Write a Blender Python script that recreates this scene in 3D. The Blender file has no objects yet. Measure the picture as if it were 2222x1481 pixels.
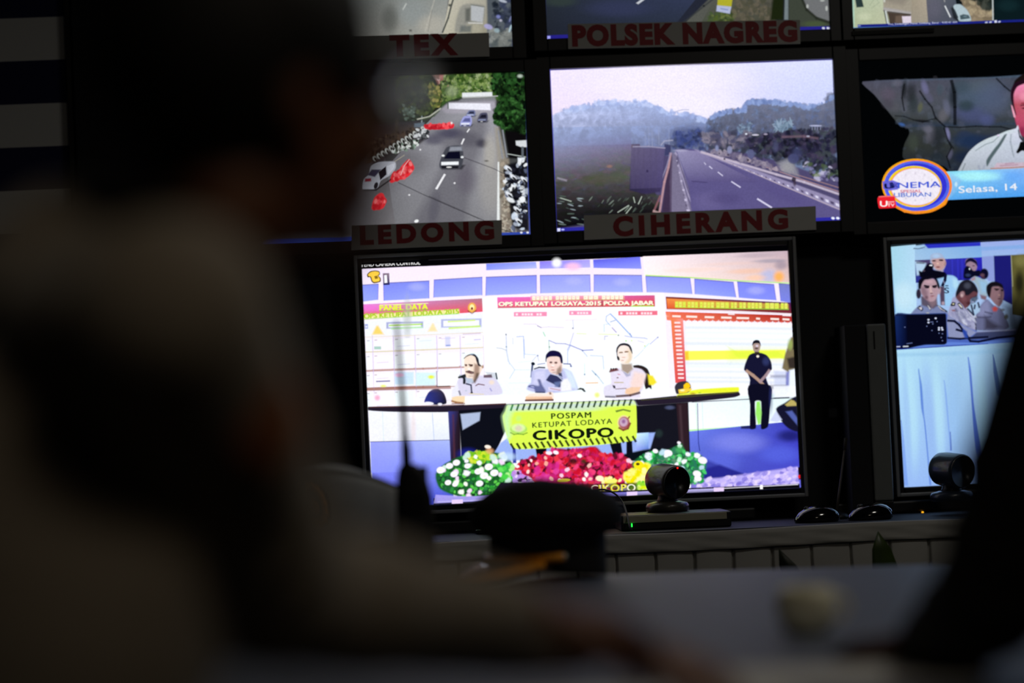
import bpy, bmesh, math, random
from mathutils import Vector, Matrix
from mathutils.geometry import tessellate_polygon

sc = bpy.context.scene
COL = sc.collection
PI = math.pi

# ------------------------------------------------------------------ camera, light, exposure
CAM_Z = 1.0
CAM = Vector((-0.38848, -5.74758, CAM_Z))
FPX = 2222 * 85.0 / 36.0
cam_data = bpy.data.cameras.new('camera')
cam = bpy.data.objects.new('camera', cam_data)
COL.objects.link(cam)
cam.location = CAM
cam.rotation_euler = (1.60738, 0.043494, -0.038048)
cam_data.lens = 85.0
cam_data.sensor_width = 36.0
cam_data.clip_start = 0.05
cam_data.dof.use_dof = True
cam_data.dof.focus_distance = 5.44
cam_data.dof.aperture_fstop = 1.4
sc.camera = cam

world = bpy.data.worlds.new('dark_room')
sc.world = world
world.use_nodes = True
world.node_tree.nodes['Background'].inputs[0].default_value = (0.6, 0.75, 1.0, 1)
world.node_tree.nodes['Background'].inputs[1].default_value = 0.0


def fill_lamp(name, loc, size, power, color):
    l = bpy.data.lights.new(name, 'AREA')
    l.shape = 'SQUARE'
    l.size = size
    l.energy = power
    l.color = color
    o = bpy.data.objects.new(name, l)
    o.location = loc
    COL.objects.link(o)
    return o


fill_lamp('front_fill_light', (1.3, -2.6, 3.02), 0.5, 9.0, (1.0, 0.95, 0.86))  # unseen area lamp, added to light the signs, skirt and table
fill_lamp('rear_fill_light', (0.4, -5.4, 3.02), 0.5, 6.5, (1.0, 0.86, 0.68))  # unseen warm area lamp, added to brighten the near shirt and arms

sc.view_settings.view_transform = 'Standard'
sc.view_settings.look = 'None'
sc.view_settings.exposure = 0.0
sc.view_settings.gamma = 1.0
sc.view_settings.use_curve_mapping = False
sc.cycles.transparent_max_bounces = 48
sc.cycles.max_bounces = 6
sc.cycles.use_denoising = True

CROT = cam.rotation_euler.to_matrix()
FWD = Vector((math.sin(0.038048), math.cos(0.038048), 0))
RGT = Vector((math.cos(0.038048), -math.sin(0.038048), 0))


def hit(px, py, Y):
    """point of the plane y = Y seen at a pixel of the 2222 x 1481 frame"""
    d = CROT @ Vector(((px - 1111) / FPX, -(py - 740.5) / FPX, -1))
    t = (Y - CAM.y) / d.y
    return CAM + d * t


def at(px, py, dist):
    d = CROT @ Vector(((px - 1111) / FPX, -(py - 740.5) / FPX, -1))
    return CAM + d * dist


def plan(lat, dist, z=0.0):
    p = CAM + RGT * lat + FWD * dist
    p.z = z
    return p


# ------------------------------------------------------------------ helpers
def s2l(c):
    c = c / 255.0
    return c / 12.92 if c <= 0.04045 else ((c + 0.055) / 1.055) ** 2.4


def hexc(h):
    if isinstance(h, (tuple, list)):
        return tuple(h)
    return tuple(s2l(int(h[i:i + 2], 16)) for i in (0, 2, 4))


MATS = {}


def mat(name, color, rough=0.6, metal=0.0, var=0.08, scale=40.0, bump=0.0, emit=None, strength=1.0, sheen=0.0, coat=0.0):
    if name in MATS:
        return MATS[name]
    m = bpy.data.materials.new(name)
    m.use_nodes = True
    nt = m.node_tree
    b = nt.nodes['Principled BSDF']
    c = hexc(color)
    tc = nt.nodes.new('ShaderNodeTexCoord')
    nz = nt.nodes.new('ShaderNodeTexNoise')
    nz.inputs['Scale'].default_value = scale
    nz.inputs['Detail'].default_value = 3
    nt.links.new(tc.outputs['Object'], nz.inputs['Vector'])
    mx = nt.nodes.new('ShaderNodeMix')
    mx.data_type = 'RGBA'
    mx.inputs['A'].default_value = tuple(x * (1 - var) for x in c) + (1,)
    mx.inputs['B'].default_value = tuple(min(1, x * (1 + var)) for x in c) + (1,)
    nt.links.new(nz.outputs['Fac'], mx.inputs['Factor'])
    nt.links.new(mx.outputs['Result'], b.inputs['Base Color'])
    b.inputs['Roughness'].default_value = rough
    b.inputs['Metallic'].default_value = metal
    b.inputs['Coat Weight'].default_value = coat
    b.inputs['Sheen Weight'].default_value = sheen
    if bump:
        bp = nt.nodes.new('ShaderNodeBump')
        bp.inputs['Strength'].default_value = bump
        bp.inputs['Distance'].default_value = 0.003
        nt.links.new(nz.outputs['Fac'], bp.inputs['Height'])
        nt.links.new(bp.outputs['Normal'], b.inputs['Normal'])
    if emit:
        b.inputs['Emission Color'].default_value = hexc(emit) + (1,)
        b.inputs['Emission Strength'].default_value = strength
    MATS[name] = m
    return m


def empty(name, loc, label=None, cat=None, group=None):
    o = bpy.data.objects.new(name, None)
    COL.objects.link(o)
    o.location = loc
    o.empty_display_size = 0.05
    if label:
        o['label'] = label
    if cat:
        o['category'] = cat
    if group:
        o['group'] = group
    return o


def tag(o, label, cat, group=None):
    o['label'] = label
    o['category'] = cat
    if group:
        o['group'] = group
    return o


def wloc(o):
    v = Vector((0, 0, 0))
    while o is not None:
        v += Vector(o.location)
        o = o.parent
    return v


def link_mesh(name, me, m, parent, origin, smooth):
    o = bpy.data.objects.new(name, me)
    COL.objects.link(o)
    if m is not None:
        me.materials.append(m)
    if smooth:
        for p in me.polygons:
            p.use_smooth = True
    if parent is not None:
        o.parent = parent
        base = wloc(parent)
        o.location = origin - base
    else:
        o.location = origin
    return o


def build(name, bm, m, parent=None, smooth=False, origin=None):
    """bm holds world coordinates; the object's origin is its bounding box base centre"""
    bm.normal_update()
    me = bpy.data.meshes.new(name)
    if origin is None:
        xs = [v.co.x for v in bm.verts]
        ys = [v.co.y for v in bm.verts]
        zs = [v.co.z for v in bm.verts]
        origin = Vector(((min(xs) + max(xs)) / 2, (min(ys) + max(ys)) / 2, min(zs)))
    for v in bm.verts:
        v.co -= origin
    bm.to_mesh(me)
    bm.free()
    return link_mesh(name, me, m, parent, origin, smooth)


def frame_matrix(loc, right, up):
    r = Vector(right).normalized()
    u = Vector(up).normalized()
    n = r.cross(u)
    M = Matrix((r, u, n)).transposed().to_4x4()
    M.translation = loc
    return M


def box(bm, x0, x1, y0, y1, z0, z1, M=None, bev=0.0, seg=2):
    r = bmesh.ops.create_cube(bm, size=1.0)
    vs = r['verts']
    for v in vs:
        v.co = Vector((x0 + (v.co.x + .5) * (x1 - x0), y0 + (v.co.y + .5) * (y1 - y0), z0 + (v.co.z + .5) * (z1 - z0)))
    if bev:
        es = list({e for v in vs for e in v.link_edges})
        rr = bmesh.ops.bevel(bm, geom=es, offset=bev, segments=seg, affect='EDGES', profile=0.5)
        vs = list({v for f in rr['faces'] for v in f.verts} | {v for v in vs if v.is_valid})
    if M is not None:
        for v in vs:
            v.co = M @ v.co
    return vs


def rings(bm, rs, close=True, cap=True):
    """skin a list of vertex-position rings"""
    rows = [[bm.verts.new(p) for p in r] for r in rs]
    n = len(rows[0])
    for a, b in zip(rows, rows[1:]):
        for i in range(n if close else n - 1):
            j = (i + 1) % n
            bm.faces.new((a[i], a[j], b[j], b[i]))
    if cap and close:
        bm.faces.new(list(reversed(rows[0])))
        bm.faces.new(rows[-1])
    return rows


def tube(bm, pts, rad, n=10):
    pts = [Vector(p) for p in pts]
    if not isinstance(rad, (list, tuple)):
        rad = [rad] * len(pts)
    rs = []
    ref = None
    for i, p in enumerate(pts):
        t = (pts[min(i + 1, len(pts) - 1)] - pts[max(i - 1, 0)]).normalized()
        if ref is None:
            ref = t.orthogonal().normalized()
        ref = (ref - t * ref.dot(t)).normalized()
        b = t.cross(ref)
        rs.append([p + (ref * math.cos(2 * PI * k / n) + b * math.sin(2 * PI * k / n)) * rad[i] for k in range(n)])
    rings(bm, rs)


def capsule(bm, a, b, ra, rb, n=16):
    """tapered capsule with round ends"""
    a, b = Vector(a), Vector(b)
    t = (b - a)
    L = t.length
    t = t / max(L, 1e-6)
    u = t.orthogonal().normalized()
    w = t.cross(u)
    rs = []
    for k in range(1, 6):
        an = -PI / 2 + k * PI / 12
        rs.append((a + t * (ra * math.sin(an)), ra * math.cos(an)))
    for k in range(0, 6):
        an = k * PI / 12
        rs.append((b + t * (rb * math.sin(an)), rb * math.cos(an)))
    rings(bm, [[c + (u * math.cos(2 * PI * i / n) + w * math.sin(2 * PI * i / n)) * r for i in range(n)] for c, r in rs])


def ellipsoid(bm, c, rx, ry, rz, R=None, n=20):
    c = Vector(c)
    rs = []
    for k in range(1, 13):
        an = -PI / 2 + k * PI / 13
        ring = []
        for i in range(n):
            p = Vector((rx * math.cos(an) * math.cos(2 * PI * i / n), ry * math.cos(an) * math.sin(2 * PI * i / n), rz * math.sin(an)))
            if R is not None:
                p = R @ p
            ring.append(c + p)
        rs.append(ring)
    rings(bm, rs)


def remeshed(name, bm, voxel, smooth_it, m, parent):
    """fuse overlapping closed shells into one continuous smooth surface"""
    bm.normal_update()
    bmesh.ops.recalc_face_normals(bm, faces=bm.faces)
    me = bpy.data.meshes.new('tmp')
    bm.to_mesh(me)
    bm.free()
    o = bpy.data.objects.new('tmp', me)
    COL.objects.link(o)
    r = o.modifiers.new('r', 'REMESH')
    r.mode = 'VOXEL'
    r.voxel_size = voxel
    if smooth_it:
        s = o.modifiers.new('s', 'SMOOTH')
        s.factor = 0.6
        s.iterations = smooth_it
    dg = bpy.context.evaluated_depsgraph_get()
    me2 = bpy.data.meshes.new_from_object(o.evaluated_get(dg))
    bpy.data.objects.remove(o)
    bpy.data.meshes.remove(me)
    me2.name = name
    me2.materials.clear()
    vs = me2.vertices
    xs = [v.co.x for v in vs]
    ys = [v.co.y for v in vs]
    zs = [v.co.z for v in vs]
    origin = Vector(((min(xs) + max(xs)) / 2, (min(ys) + max(ys)) / 2, min(zs)))
    me2.transform(Matrix.Translation(-origin))
    return link_mesh(name, me2, m, parent, origin, True)


_TXT = {}


def glyphs(text, bold=0.0, space=1.0):
    """filled outline triangles of a line of text, normalised to its own box"""
    key = (text, bold, space)
    if key in _TXT:
        return _TXT[key]
    cu = bpy.data.curves.new('t', 'FONT')
    cu.body = text
    cu.size = 1.0
    cu.offset = bold
    cu.space_character = space
    cu.resolution_u = 4
    o = bpy.data.objects.new('t', cu)
    COL.objects.link(o)
    dg = bpy.context.evaluated_depsgraph_get()
    me = bpy.data.meshes.new_from_object(o.evaluated_get(dg))
    me.calc_loop_triangles()
    vs = [(v.co.x, v.co.y) for v in me.vertices]
    tr = [tuple(t.vertices) for t in me.loop_triangles]
    bpy.data.objects.remove(o)
    bpy.data.curves.remove(cu)
    bpy.data.meshes.remove(me)
    x0 = min(v[0] for v in vs)
    x1 = max(v[0] for v in vs)
    y0 = min(v[1] for v in vs)
    y1 = max(v[1] for v in vs)
    vs = [((x - x0) / (x1 - x0), (y - y0) / (y1 - y0)) for x, y in vs]
    _TXT[key] = (vs, tr)
    return _TXT[key]


# ------------------------------------------------------------------ screen pictures
def screen_material(name, gain=1.0, grain=0.10, gscale=260.0):
    m = bpy.data.materials.new(name)
    m.use_nodes = True
    nt = m.node_tree
    nt.nodes.clear()
    out = nt.nodes.new('ShaderNodeOutputMaterial')
    at_ = nt.nodes.new('ShaderNodeAttribute')
    at_.attribute_name = 'pixel'
    em = nt.nodes.new('ShaderNodeEmission')
    em.inputs['Strength'].default_value = gain
    tr = nt.nodes.new('ShaderNodeBsdfTransparent')
    mx = nt.nodes.new('ShaderNodeMixShader')
    tc = nt.nodes.new('ShaderNodeTexCoord')
    nz = nt.nodes.new('ShaderNodeTexNoise')
    nz.inputs['Scale'].default_value = gscale
    nz.inputs['Detail'].default_value = 2
    nt.links.new(tc.outputs['Object'], nz.inputs['Vector'])
    mr = nt.nodes.new('ShaderNodeMapRange')
    mr.inputs['From Min'].default_value = 0.3
    mr.inputs['From Max'].default_value = 0.7
    mr.inputs['To Min'].default_value = 1 - grain
    mr.inputs['To Max'].default_value = 1 + grain
    nt.links.new(nz.outputs['Fac'], mr.inputs['Value'])
    mu = nt.nodes.new('ShaderNodeVectorMath')
    mu.operation = 'SCALE'
    nt.links.new(at_.outputs['Color'], mu.inputs[0])
    nt.links.new(mr.outputs['Result'], mu.inputs['Scale'])
    nt.links.new(mu.outputs['Vector'], em.inputs['Color'])
    nt.links.new(at_.outputs['Alpha'], mx.inputs['Fac'])
    nt.links.new(tr.outputs[0], mx.inputs[1])
    nt.links.new(em.outputs[0], mx.inputs[2])
    nt.links.new(mx.outputs[0], out.inputs['Surface'])
    m.cycles.emission_sampling = 'FRONT'
    return m


class Picture:
    """a flat picture of coloured shapes lying on a display, clipped to it"""
    EPS = 0.00002

    def __init__(self, Y, corners):
        # corners: world (x, z) TL TR BR BL
        self.Y = Y
        self.c = [Vector(c) for c in corners]
        self.n = 0
        self.verts = []
        self.cols = []
        self.tris = []
        self.crop(0, 0, 1)
        self.planes = []
        for i in range(4):
            a, b = self.c[i], self.c[(i + 1) % 4]
            d = (b - a).normalized()
            nrm = Vector((d.y, -d.x))
            if nrm.dot(self.c[(i + 2) % 4] - a) < 0:
                nrm = -nrm
            self.planes.append((nrm, nrm.dot(a)))

    def crop(self, ox, oy, s):
        self.ox, self.oy, self.s = ox, oy, s

    def w(self, x, y):
        p = hit(self.ox + x / self.s, self.oy + y / self.s, self.Y)
        return Vector((p.x, p.z))

    def tri(self, pts, cols, layer):
        poly = list(zip(pts, cols))
        for nrm, d in self.planes:
            if all(nrm.dot(p) - d >= -1e-9 for p, _ in poly):
                continue
            new = []
            for i in range(len(poly)):
                (p, cp), (q, cq) = poly[i], poly[(i + 1) % len(poly)]
                sp, sq = nrm.dot(p) - d, nrm.dot(q) - d
                if sp >= 0:
                    new.append((p, cp))
                if (sp >= 0) != (sq >= 0):
                    t = sp / (sp - sq)
                    new.append((p + (q - p) * t, tuple(a + (b - a) * t for a, b in zip(cp, cq))))
            poly = new
            if len(poly) < 3:
                return
        b = len(self.verts)
        yy = self.Y - (layer + 1) * self.EPS
        for p, c in poly:
            self.verts.append((p.x, yy, p.y))
            self.cols.append(c)
        for i in range(1, len(poly) - 1):
            self.tris.append((b, b + i, b + i + 1))

    def _cols(self, col, n, a):
        if isinstance(col, list):
            return [hexc(c) + (a,) for c in col]
        return [hexc(col) + (a,)] * n

    def poly(self, pts, col, a=1.0, f=1.8, layer=None, smooth=None):
        if layer is None:
            layer = self.n
            self.n += 1
        if smooth is None:
            smooth = len(pts) >= 7
        if smooth:
            n0 = len(pts)
            q, qc = [], []
            hc = [hexc(c) for c in col] if isinstance(col, list) else None
            for i in range(n0):
                a0, a1, a2, a3 = (Vector(pts[(i + k) % n0]) for k in (-1, 0, 1, 2))
                L = (a2 - a1).length
                m1 = (a2 - a0) * .5
                m2 = (a3 - a1) * .5
                for m_ in (m1, m2):
                    if m_.length > L:
                        m_ *= L / m_.length
                for t in (0, .25, .5, .75):
                    h = (2 * t ** 3 - 3 * t ** 2 + 1, t ** 3 - 2 * t ** 2 + t, -2 * t ** 3 + 3 * t ** 2, t ** 3 - t ** 2)
                    q.append(tuple(a1 * h[0] + m1 * h[1] * .8 + a2 * h[2] + m2 * h[3] * .8))
                    if hc:
                        c1, c2 = hc[i], hc[(i + 1) % n0]
                        qc.append(tuple(x + (y - x) * t for x, y in zip(c1, c2)))
            pts = q
            if hc:
                col = qc
        f = f * self.s
        n = len(pts)
        area = sum(pts[i][0] * pts[(i + 1) % n][1] - pts[(i + 1) % n][0] * pts[i][1] for i in range(n))
        P = [Vector(p) for p in pts]
        if area < 0:
            P.reverse()
            if isinstance(col, list):
                col = col[::-1]
        cols = self._cols(col, n, a)
        if f > 0:
            inn, outn = [], []
            for i in range(n):
                e0 = (P[i] - P[i - 1])
                e1 = (P[(i + 1) % n] - P[i])
                if e0.length < 1e-6 or e1.length < 1e-6:
                    nn = Vector((0, 0))
                else:
                    n0 = Vector((e0.y, -e0.x)).normalized()
                    n1 = Vector((e1.y, -e1.x)).normalized()
                    nn = n0 + n1
                    if nn.length < 0.3:
                        nn = n0
                    else:
                        nn = nn.normalized() / max(0.5, nn.normalized().dot(n0))
                inn.append(P[i] - nn * f / 2)
                outn.append(P[i] + nn * f / 2)
            W = [self.w(*p) for p in inn]
            O = [self.w(*p) for p in outn]
            z = [c[:3] + (0.0,) for c in cols]
            for i in range(n):
                j = (i + 1) % n
                self.tri([W[i], W[j], O[j]], [cols[i], cols[j], z[j]], layer)
                self.tri([W[i], O[j], O[i]], [cols[i], z[j], z[i]], layer)
        else:
            W = [self.w(*p) for p in P]
        for t in tessellate_polygon([[Vector((p.x, p.y, 0)) for p in W]]):
            self.tri([W[k] for k in t], [cols[k] for k in t], layer)

    def grad(self, pts, cols, n=8, m=8, a=1.0, al=None):
        """bilinear colour patch over a quad TL TR BR BL"""
        layer = self.n
        self.n += 1
        al = al or [a] * 4
        C = [hexc(c) + (k,) for c, k in zip(cols, al)]
        W = [self.w(*p) for p in pts]

        def L(u, v, q):
            return q[0] * ((1 - u) * (1 - v)) + q[1] * (u * (1 - v)) + q[2] * (u * v) + q[3] * ((1 - u) * v)
        CV = C
        for i in range(n):
            for j in range(m):
                q = [(i / n, j / m), ((i + 1) / n, j / m), ((i + 1) / n, (j + 1) / m), (i / n, (j + 1) / m)]
                pw = [L(u, v, W) for u, v in q]
                pc = [tuple(L(u, v, [c[k] for c in CV]) for k in range(4)) for u, v in q]
                self.tri([pw[0], pw[1], pw[2]], [pc[0], pc[1], pc[2]], layer)
                self.tri([pw[0], pw[2], pw[3]], [pc[0], pc[2], pc[3]], layer)

    def ell(self, cx, cy, rx, ry, col, a=1.0, rot=0.0, f=1.2, n=20, layer=None, jit=0.0, rng=None):
        pts = []
        for k in range(n):
            t = 2 * PI * k / n
            r = 1 + (rng.uniform(-jit, jit) if jit else 0)
            x, y = rx * r * math.cos(t), ry * r * math.sin(t)
            pts.append((cx + x * math.cos(rot) - y * math.sin(rot), cy + x * math.sin(rot) + y * math.cos(rot)))
        self.poly(pts, col, a, f, layer, False)

    def glow(self, cx, cy, rx, ry, col, a=1.0, rot=0.0, n=24):
        layer = self.n
        self.n += 1
        c = hexc(col)
        prof = [(0, 1.0), (0.35, 0.94), (0.6, 0.62), (0.82, 0.2), (1.0, 0.0)]
        rows = []
        for r, al in prof:
            rows.append([self.w(cx + r * (rx * math.cos(2 * PI * k / n) * math.cos(rot) - ry * math.sin(2 * PI * k / n) * math.sin(rot)),
                                cy + r * (rx * math.cos(2 * PI * k / n) * math.sin(rot) + ry * math.sin(2 * PI * k / n) * math.cos(rot))) for k in range(n)])
        for i in range(4):
            c0, c1 = c + (a * prof[i][1],), c + (a * prof[i + 1][1],)
            for k in range(n):
                j = (k + 1) % n
                if i:
                    self.tri([rows[i][k], rows[i][j], rows[i + 1][j]], [c0, c0, c1], layer)
                self.tri([rows[i][k], rows[i + 1][j], rows[i + 1][k]], [c0, c1, c1], layer)

    def line(self, pts, wd, col, a=1.0, f=1.0):
        """polyline of width wd (full-frame pixels)"""
        hw = wd * self.s / 2
        P = [Vector(p) for p in pts]
        layer = self.n
        self.n += 2
        for i in range(len(P) - 1):
            t = (P[i + 1] - P[i]).normalized()
            nn = Vector((-t.y, t.x)) * hw
            e = t * hw * .5
            self.poly([tuple(P[i] + nn - e), tuple(P[i + 1] + nn + e), tuple(P[i + 1] - nn + e), tuple(P[i] - nn - e)], col, a, min(f, wd), layer + i % 2, False)

    def text(self, s, x, y, wd, ht, col, slope=0.0, bold=0.0, a=1.0, space=1.0, shear=None):
        """lower-left corner (x, y), size, slope = rise per unit to the right"""
        vs, tr = glyphs(s, 0.0, space)
        c = hexc(col) + (a,)
        if shear is None:
            shear = slope
        o = bold * ht * .8
        for dx, dy in ([(0, 0)] if not bold else [(-o, 0), (o, 0), (0, o * .6), (0, -o * .6)]):
            layer = self.n
            self.n += 1
            W = [self.w(x + dx + u * wd - v * ht * shear, y + dy - u * wd * slope - v * ht) for u, v in vs]
            for t in tr:
                self.tri([W[k] for k in t], [c] * 3, layer)

    def scatter(self, poly, n, r0, r1, cols, seed, asp=1.0, a=1.0, f=0.8, rot=None, jit=0.16, k=10):
        rng = random.Random(seed)
        xs = [p[0] for p in poly]
        ys = [p[1] for p in poly]

        def inside(x, y):
            c = False
            for i in range(len(poly)):
                (x1, y1), (x2, y2) = poly[i], poly[i - 1]
                if (y1 > y) != (y2 > y) and x < (x2 - x1) * (y - y1) / (y2 - y1) + x1:
                    c = not c
            return c
        base = self.n
        self.n += 6
        i = tries = 0
        while i < n and tries < n * 20:
            tries += 1
            x, y = rng.uniform(min(xs), max(xs)), rng.uniform(min(ys), max(ys))
            if not inside(x, y):
                continue
            r = rng.uniform(r0, r1) * self.s
            c = cols(x, y, rng) if callable(cols) else rng.choice(cols)
            self.ell(x, y, r * asp, r, c, a, rng.uniform(0, PI) if rot is None else rot + rng.uniform(-.2, .2), max(min(f, r / self.s), .55 * r / self.s), k, base + i % 6, jit, rng)
            i += 1

    def build(self, name, parent, m):
        me = bpy.data.meshes.new(name)
        base = wloc(parent)
        me.from_pydata([(v[0] - base.x, v[1] - base.y, v[2] - base.z) for v in self.verts], [], self.tris)
        at_ = me.color_attributes.new('pixel', 'FLOAT_COLOR', 'POINT')
        flat = [x for c in self.cols for x in c]
        at_.data.foreach_set('color', flat)
        me.materials.append(m)
        o = bpy.data.objects.new(name, me)
        COL.objects.link(o)
        o.parent = parent
        return o


# ------------------------------------------------------------------ pictures shown on the screens
def rect(x0, y0, x1, y1, sl=0.0, sh=0.0):
    """slightly sloped rectangle (rise to the right sl, lean of the verticals sh)"""
    w, h = x1 - x0, y1 - y0
    return [(x0, y0), (x1, y0 - w * sl), (x1 + h * sh, y1 - w * sl), (x0 + h * sh, y1)]




def picture_conference(p):
    """video conference: three men behind a desk, boards, banner and flowers"""
    rnd = random.Random(5)
    p.crop(0, 0, 1)
    p.poly([(770, 540), (1760, 500), (1790, 1090), (790, 1130)], '020204', f=0)
    # ceiling and wall base
    p.grad([(784, 583), (1709, 544), (1734, 1057), (809, 1099)], ['f6e8ff', 'f0e2f4', 'f4f6ff', 'f6faff'], 10, 8)
    p.grad([(1395, 556), (1709, 544), (1712, 612), (1398, 600)], ['ffeef4', 'c0a8b4', 'e0c0b8', 'fff2f0'], 8, 4)
    for x, y, rx, ry, c, a in [(1640, 554, 60, 7, 'a898a4', .5), (1670, 566, 50, 6, '77809a', .5), (1580, 572, 90, 5, 'f0ccc0', .4), (1622, 588, 60, 8, 'f4c0a0', .6),
                               (1668, 598, 26, 20, 'a8b8e8', .7), (1690, 600, 16, 16, 'ffb050', .95), (1640, 602, 30, 8, 'ffc8a0', .6), (1510, 585, 90, 7, 'ffd8cc', .6),
                               (1695, 575, 20, 14, '6a6a88', .5)]:
        p.glow(x, y, rx, ry, c, a, -.04)
    # upper windows
    for q, c in [([(1055, 572), (1163, 568), (1165, 582), (1055, 586)], ['7a86ee', '8f9cff', 'b9c0ff', '8c98ff']),
                 ([(1171, 567), (1280, 563), (1281, 580), (1171, 583)], ['8a7af0', 'a89cf4', 'b8b4ff', '9a98ff']),
                 ([(1287, 563), (1389, 557), (1392, 583), (1288, 581)], ['5a5ae0', '6a70ee', '8f98ff', '7f86ff'])]:
        p.grad(q, c, 3, 2)
    p.glow(1208, 570, 14, 14, 'ffffff', 1)
    p.glow(1243, 578, 24, 12, 'ffc4e4', .9)
    # window row
    rows = [([(786, 618), (821, 616), (820, 650), (788, 654)], ['6878f4', '5a68ee', '7c8cff', '8898ff']),
            ([(832, 614), (931, 609), (931, 647), (833, 652)], ['4650e0', '5060ea', '8494ff', '7484fb']),
            ([(942, 607), (1046, 601), (1046, 640), (941, 645)], ['5a64ee', '6e78f4', '98a4ff', '8c98ff']),
            ([(1055, 601), (1164, 597), (1164, 636), (1054, 641)], ['5a62ee', '6468ee', '98a4ff', '90a0ff']),
            ([(1172, 597), (1280, 596), (1281, 633), (1173, 636)], ['7478f0', '8f90f4', 'a4acff', 'a8b0ff']),
            ([(1289, 596), (1392, 597), (1394, 634), (1289, 633)], ['6a68ee', '7a80f4', '98a8ff', '9aa4ff']),
            ([(1401, 599), (1497, 603), (1502, 641), (1404, 634)], ['7076f0', '7478f2', '90a0ff', 'a0aaff']),
            ([(1507, 605), (1591, 612), (1597, 646), (1508, 641)], ['4c58ec', '4a52e8', '7080ff', '8898ff']),
            ([(1600, 611), (1679, 617), (1684, 651), (1604, 647)], ['4448e6', '4040e0', '5660f4', '6070fa']),
            ([(1690, 615), (1714, 617), (1716, 657), (1694, 653)], ['202890', '2a2aa0', '3a40d0', '4048d8'])]
    for q, c in rows:
        c = [tuple(a * .62 + b * .38 for a, b in zip(hexc(v), hexc('b0bcff'))) for v in c]
        p.grad(q, c, 4, 3)
        p.line([q[0], q[1]], 1.6, '24248a', .8)
        p.line([q[0], q[3]], 1.6, '3a3ad0', .6)
        p.line([q[1], q[2]], 1.6, '3a3ad0', .6)
    p.line([(1401, 597), (1500, 602), (1600, 609), (1712, 614)], 2.2, '9ce838', .85)
    for x, y in [(905, 622), (1245, 610), (1640, 630), (1350, 612)]:
        p.glow(x, y, 26, 12, 'b8bcff', .5)
    # white band under the windows
    p.poly([(788, 656), (1046, 646), (1060, 641), (1430, 634), (1716, 657), (1718, 676), (790, 690)], 'f4ecff', 1, 2)
    # ---- left board
    p.grad([(788, 660), (1046, 647), (1048, 676), (789, 694)], ['e488d8', 'b07888', 'e8506a', 'e85828'], 8, 3)
    p.glow(800, 668, 40, 10, 'f070e0', .6)
    p.crop(780, 540, 4.629)
    p.text('PANEL DATA', 205, 620, 480, 56, 'e4f03c', .03, .09)
    p.line([(205, 562), (690, 545)], 1.6, 'f4f4c0', .9)
    p.line([(200, 622), (690, 606)], 2.0, '8cb400', .8)
    p.poly([(45, 660), (1000, 604), (1005, 652), (45, 706)], 'f0f4a0', .9, 3)
    p.text('OPS KETUPAT LODAYA 2015', 48, 700, 950, 50, 'a8cc08', .053, .08)
    p.line([(48, 704), (1000, 650)], 1.8, '84e020', .8)
    p.ell(1130, 590, 42, 52, 'f0b050', 1, 0, 2)
    p.ell(1130, 585, 24, 30, 'fff0a8')
    p.ell(1130, 598, 12, 14, '7a2a20')
    p.line([(1090, 620), (1130, 648), (1172, 616)], 2.4, '6a2020', .8)
    p.poly([(45, 712), (1240, 650), (1245, 850), (60, 880)], 'eef4ff', .85, 8)
    for x0, y0, x1, y1, c in [(270, 735, 640, 800, '8890c8'), (820, 705, 1225, 790, '98a0d8'), (55, 755, 85, 800, '6070c8')]:
        p.poly(rect(x0, y0, x1, y1, .02), c, .8, 2)
        p.poly(rect(x0 + 22, y0 + 16, x1 - 22, y1 - 12, .02), 'f4f8ff', 1, 2)
    p.line([(300, 768), (630, 755)], 3.0, 'a8dc20', .9)
    p.line([(320, 800), (630, 785)], 3.6, 'b8f0a8', .8)
    p.line([(890, 730), (1160, 715)], 3.4, 'd4f060', .8)
    p.line([(900, 796), (1210, 775)], 4.4, 'ccf060', .8)
    p.poly([(125, 860), (170, 770), (190, 770), (245, 858)], 'ffd460', .95, 5)
    p.poly([(685, 830), (730, 745), (745, 745), (785, 828)], 'ffe0a0', .9, 5)
    p.glow(480, 700, 60, 330, 'a8b0a8', .55)
    for y, c, w in [(885, 'e8dcc0', 2), (1035, 'd8d0a0', 3), (1222, 'b07868', 5), (1405, 'a06a5a', 6)]:
        p.line([(60, y), (640, y - 22), (1240, y - 48)], w, c, .8)
    for x in [130, 340, 555, 775, 1010, 1245]:
        p.line([(x, 870), (x + 18, 1480)], 1.6, 'c8b8e8', .8)
    cs = ['fdf4ff', 'f4fbff', 'eefcff', 'fff8fe']
    for r, (ya, yb) in enumerate([(900, 1010), (1060, 1200), (1250, 1375), (1430, 1600)]):
        for k, (xa, xb) in enumerate([(70, 125), (145, 330), (355, 545), (570, 765), (790, 1000), (1025, 1235)]):
            if r >= 2 and k == 5:
                continue
            p.poly(rect(xa, ya - k * 7 + 14, xb, yb - k * 7 + 14, .03), rnd.choice(cs), .85, 2)
            p.line([(xa + 8, ya - k * 7 + 22), (xa + 30, ya - k * 7 + 21)], 2, '9c8898', .7)
            if rnd.random() < .7:
                yy = rnd.uniform(ya + 20, yb - 20) - k * 7
                p.line([(xa + 30, yy + 8), (xb - 40, yy)], 1.4, rnd.choice(['b8b0e8', 'a8e0d8', 'c8c8f0']), .6)
    p.poly(rect(148, 978, 218, 1008), '9cc8b8', .9)
    p.poly(rect(860, 880, 912, 978), 'b8c4ec', .6, 3)
    p.line([(870, 970), (912, 968)], 3, '8098d8', .9)
    p.line([(1150, 912), (1215, 908)], 2.2, 'b0b0f0', .8)
    p.line([(1040, 855), (1215, 846)], 2.4, 'c8b0c8', .7)
    p.poly(rect(355, 1235, 545, 1360), 'c0e0fc', .8, 4)
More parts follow.
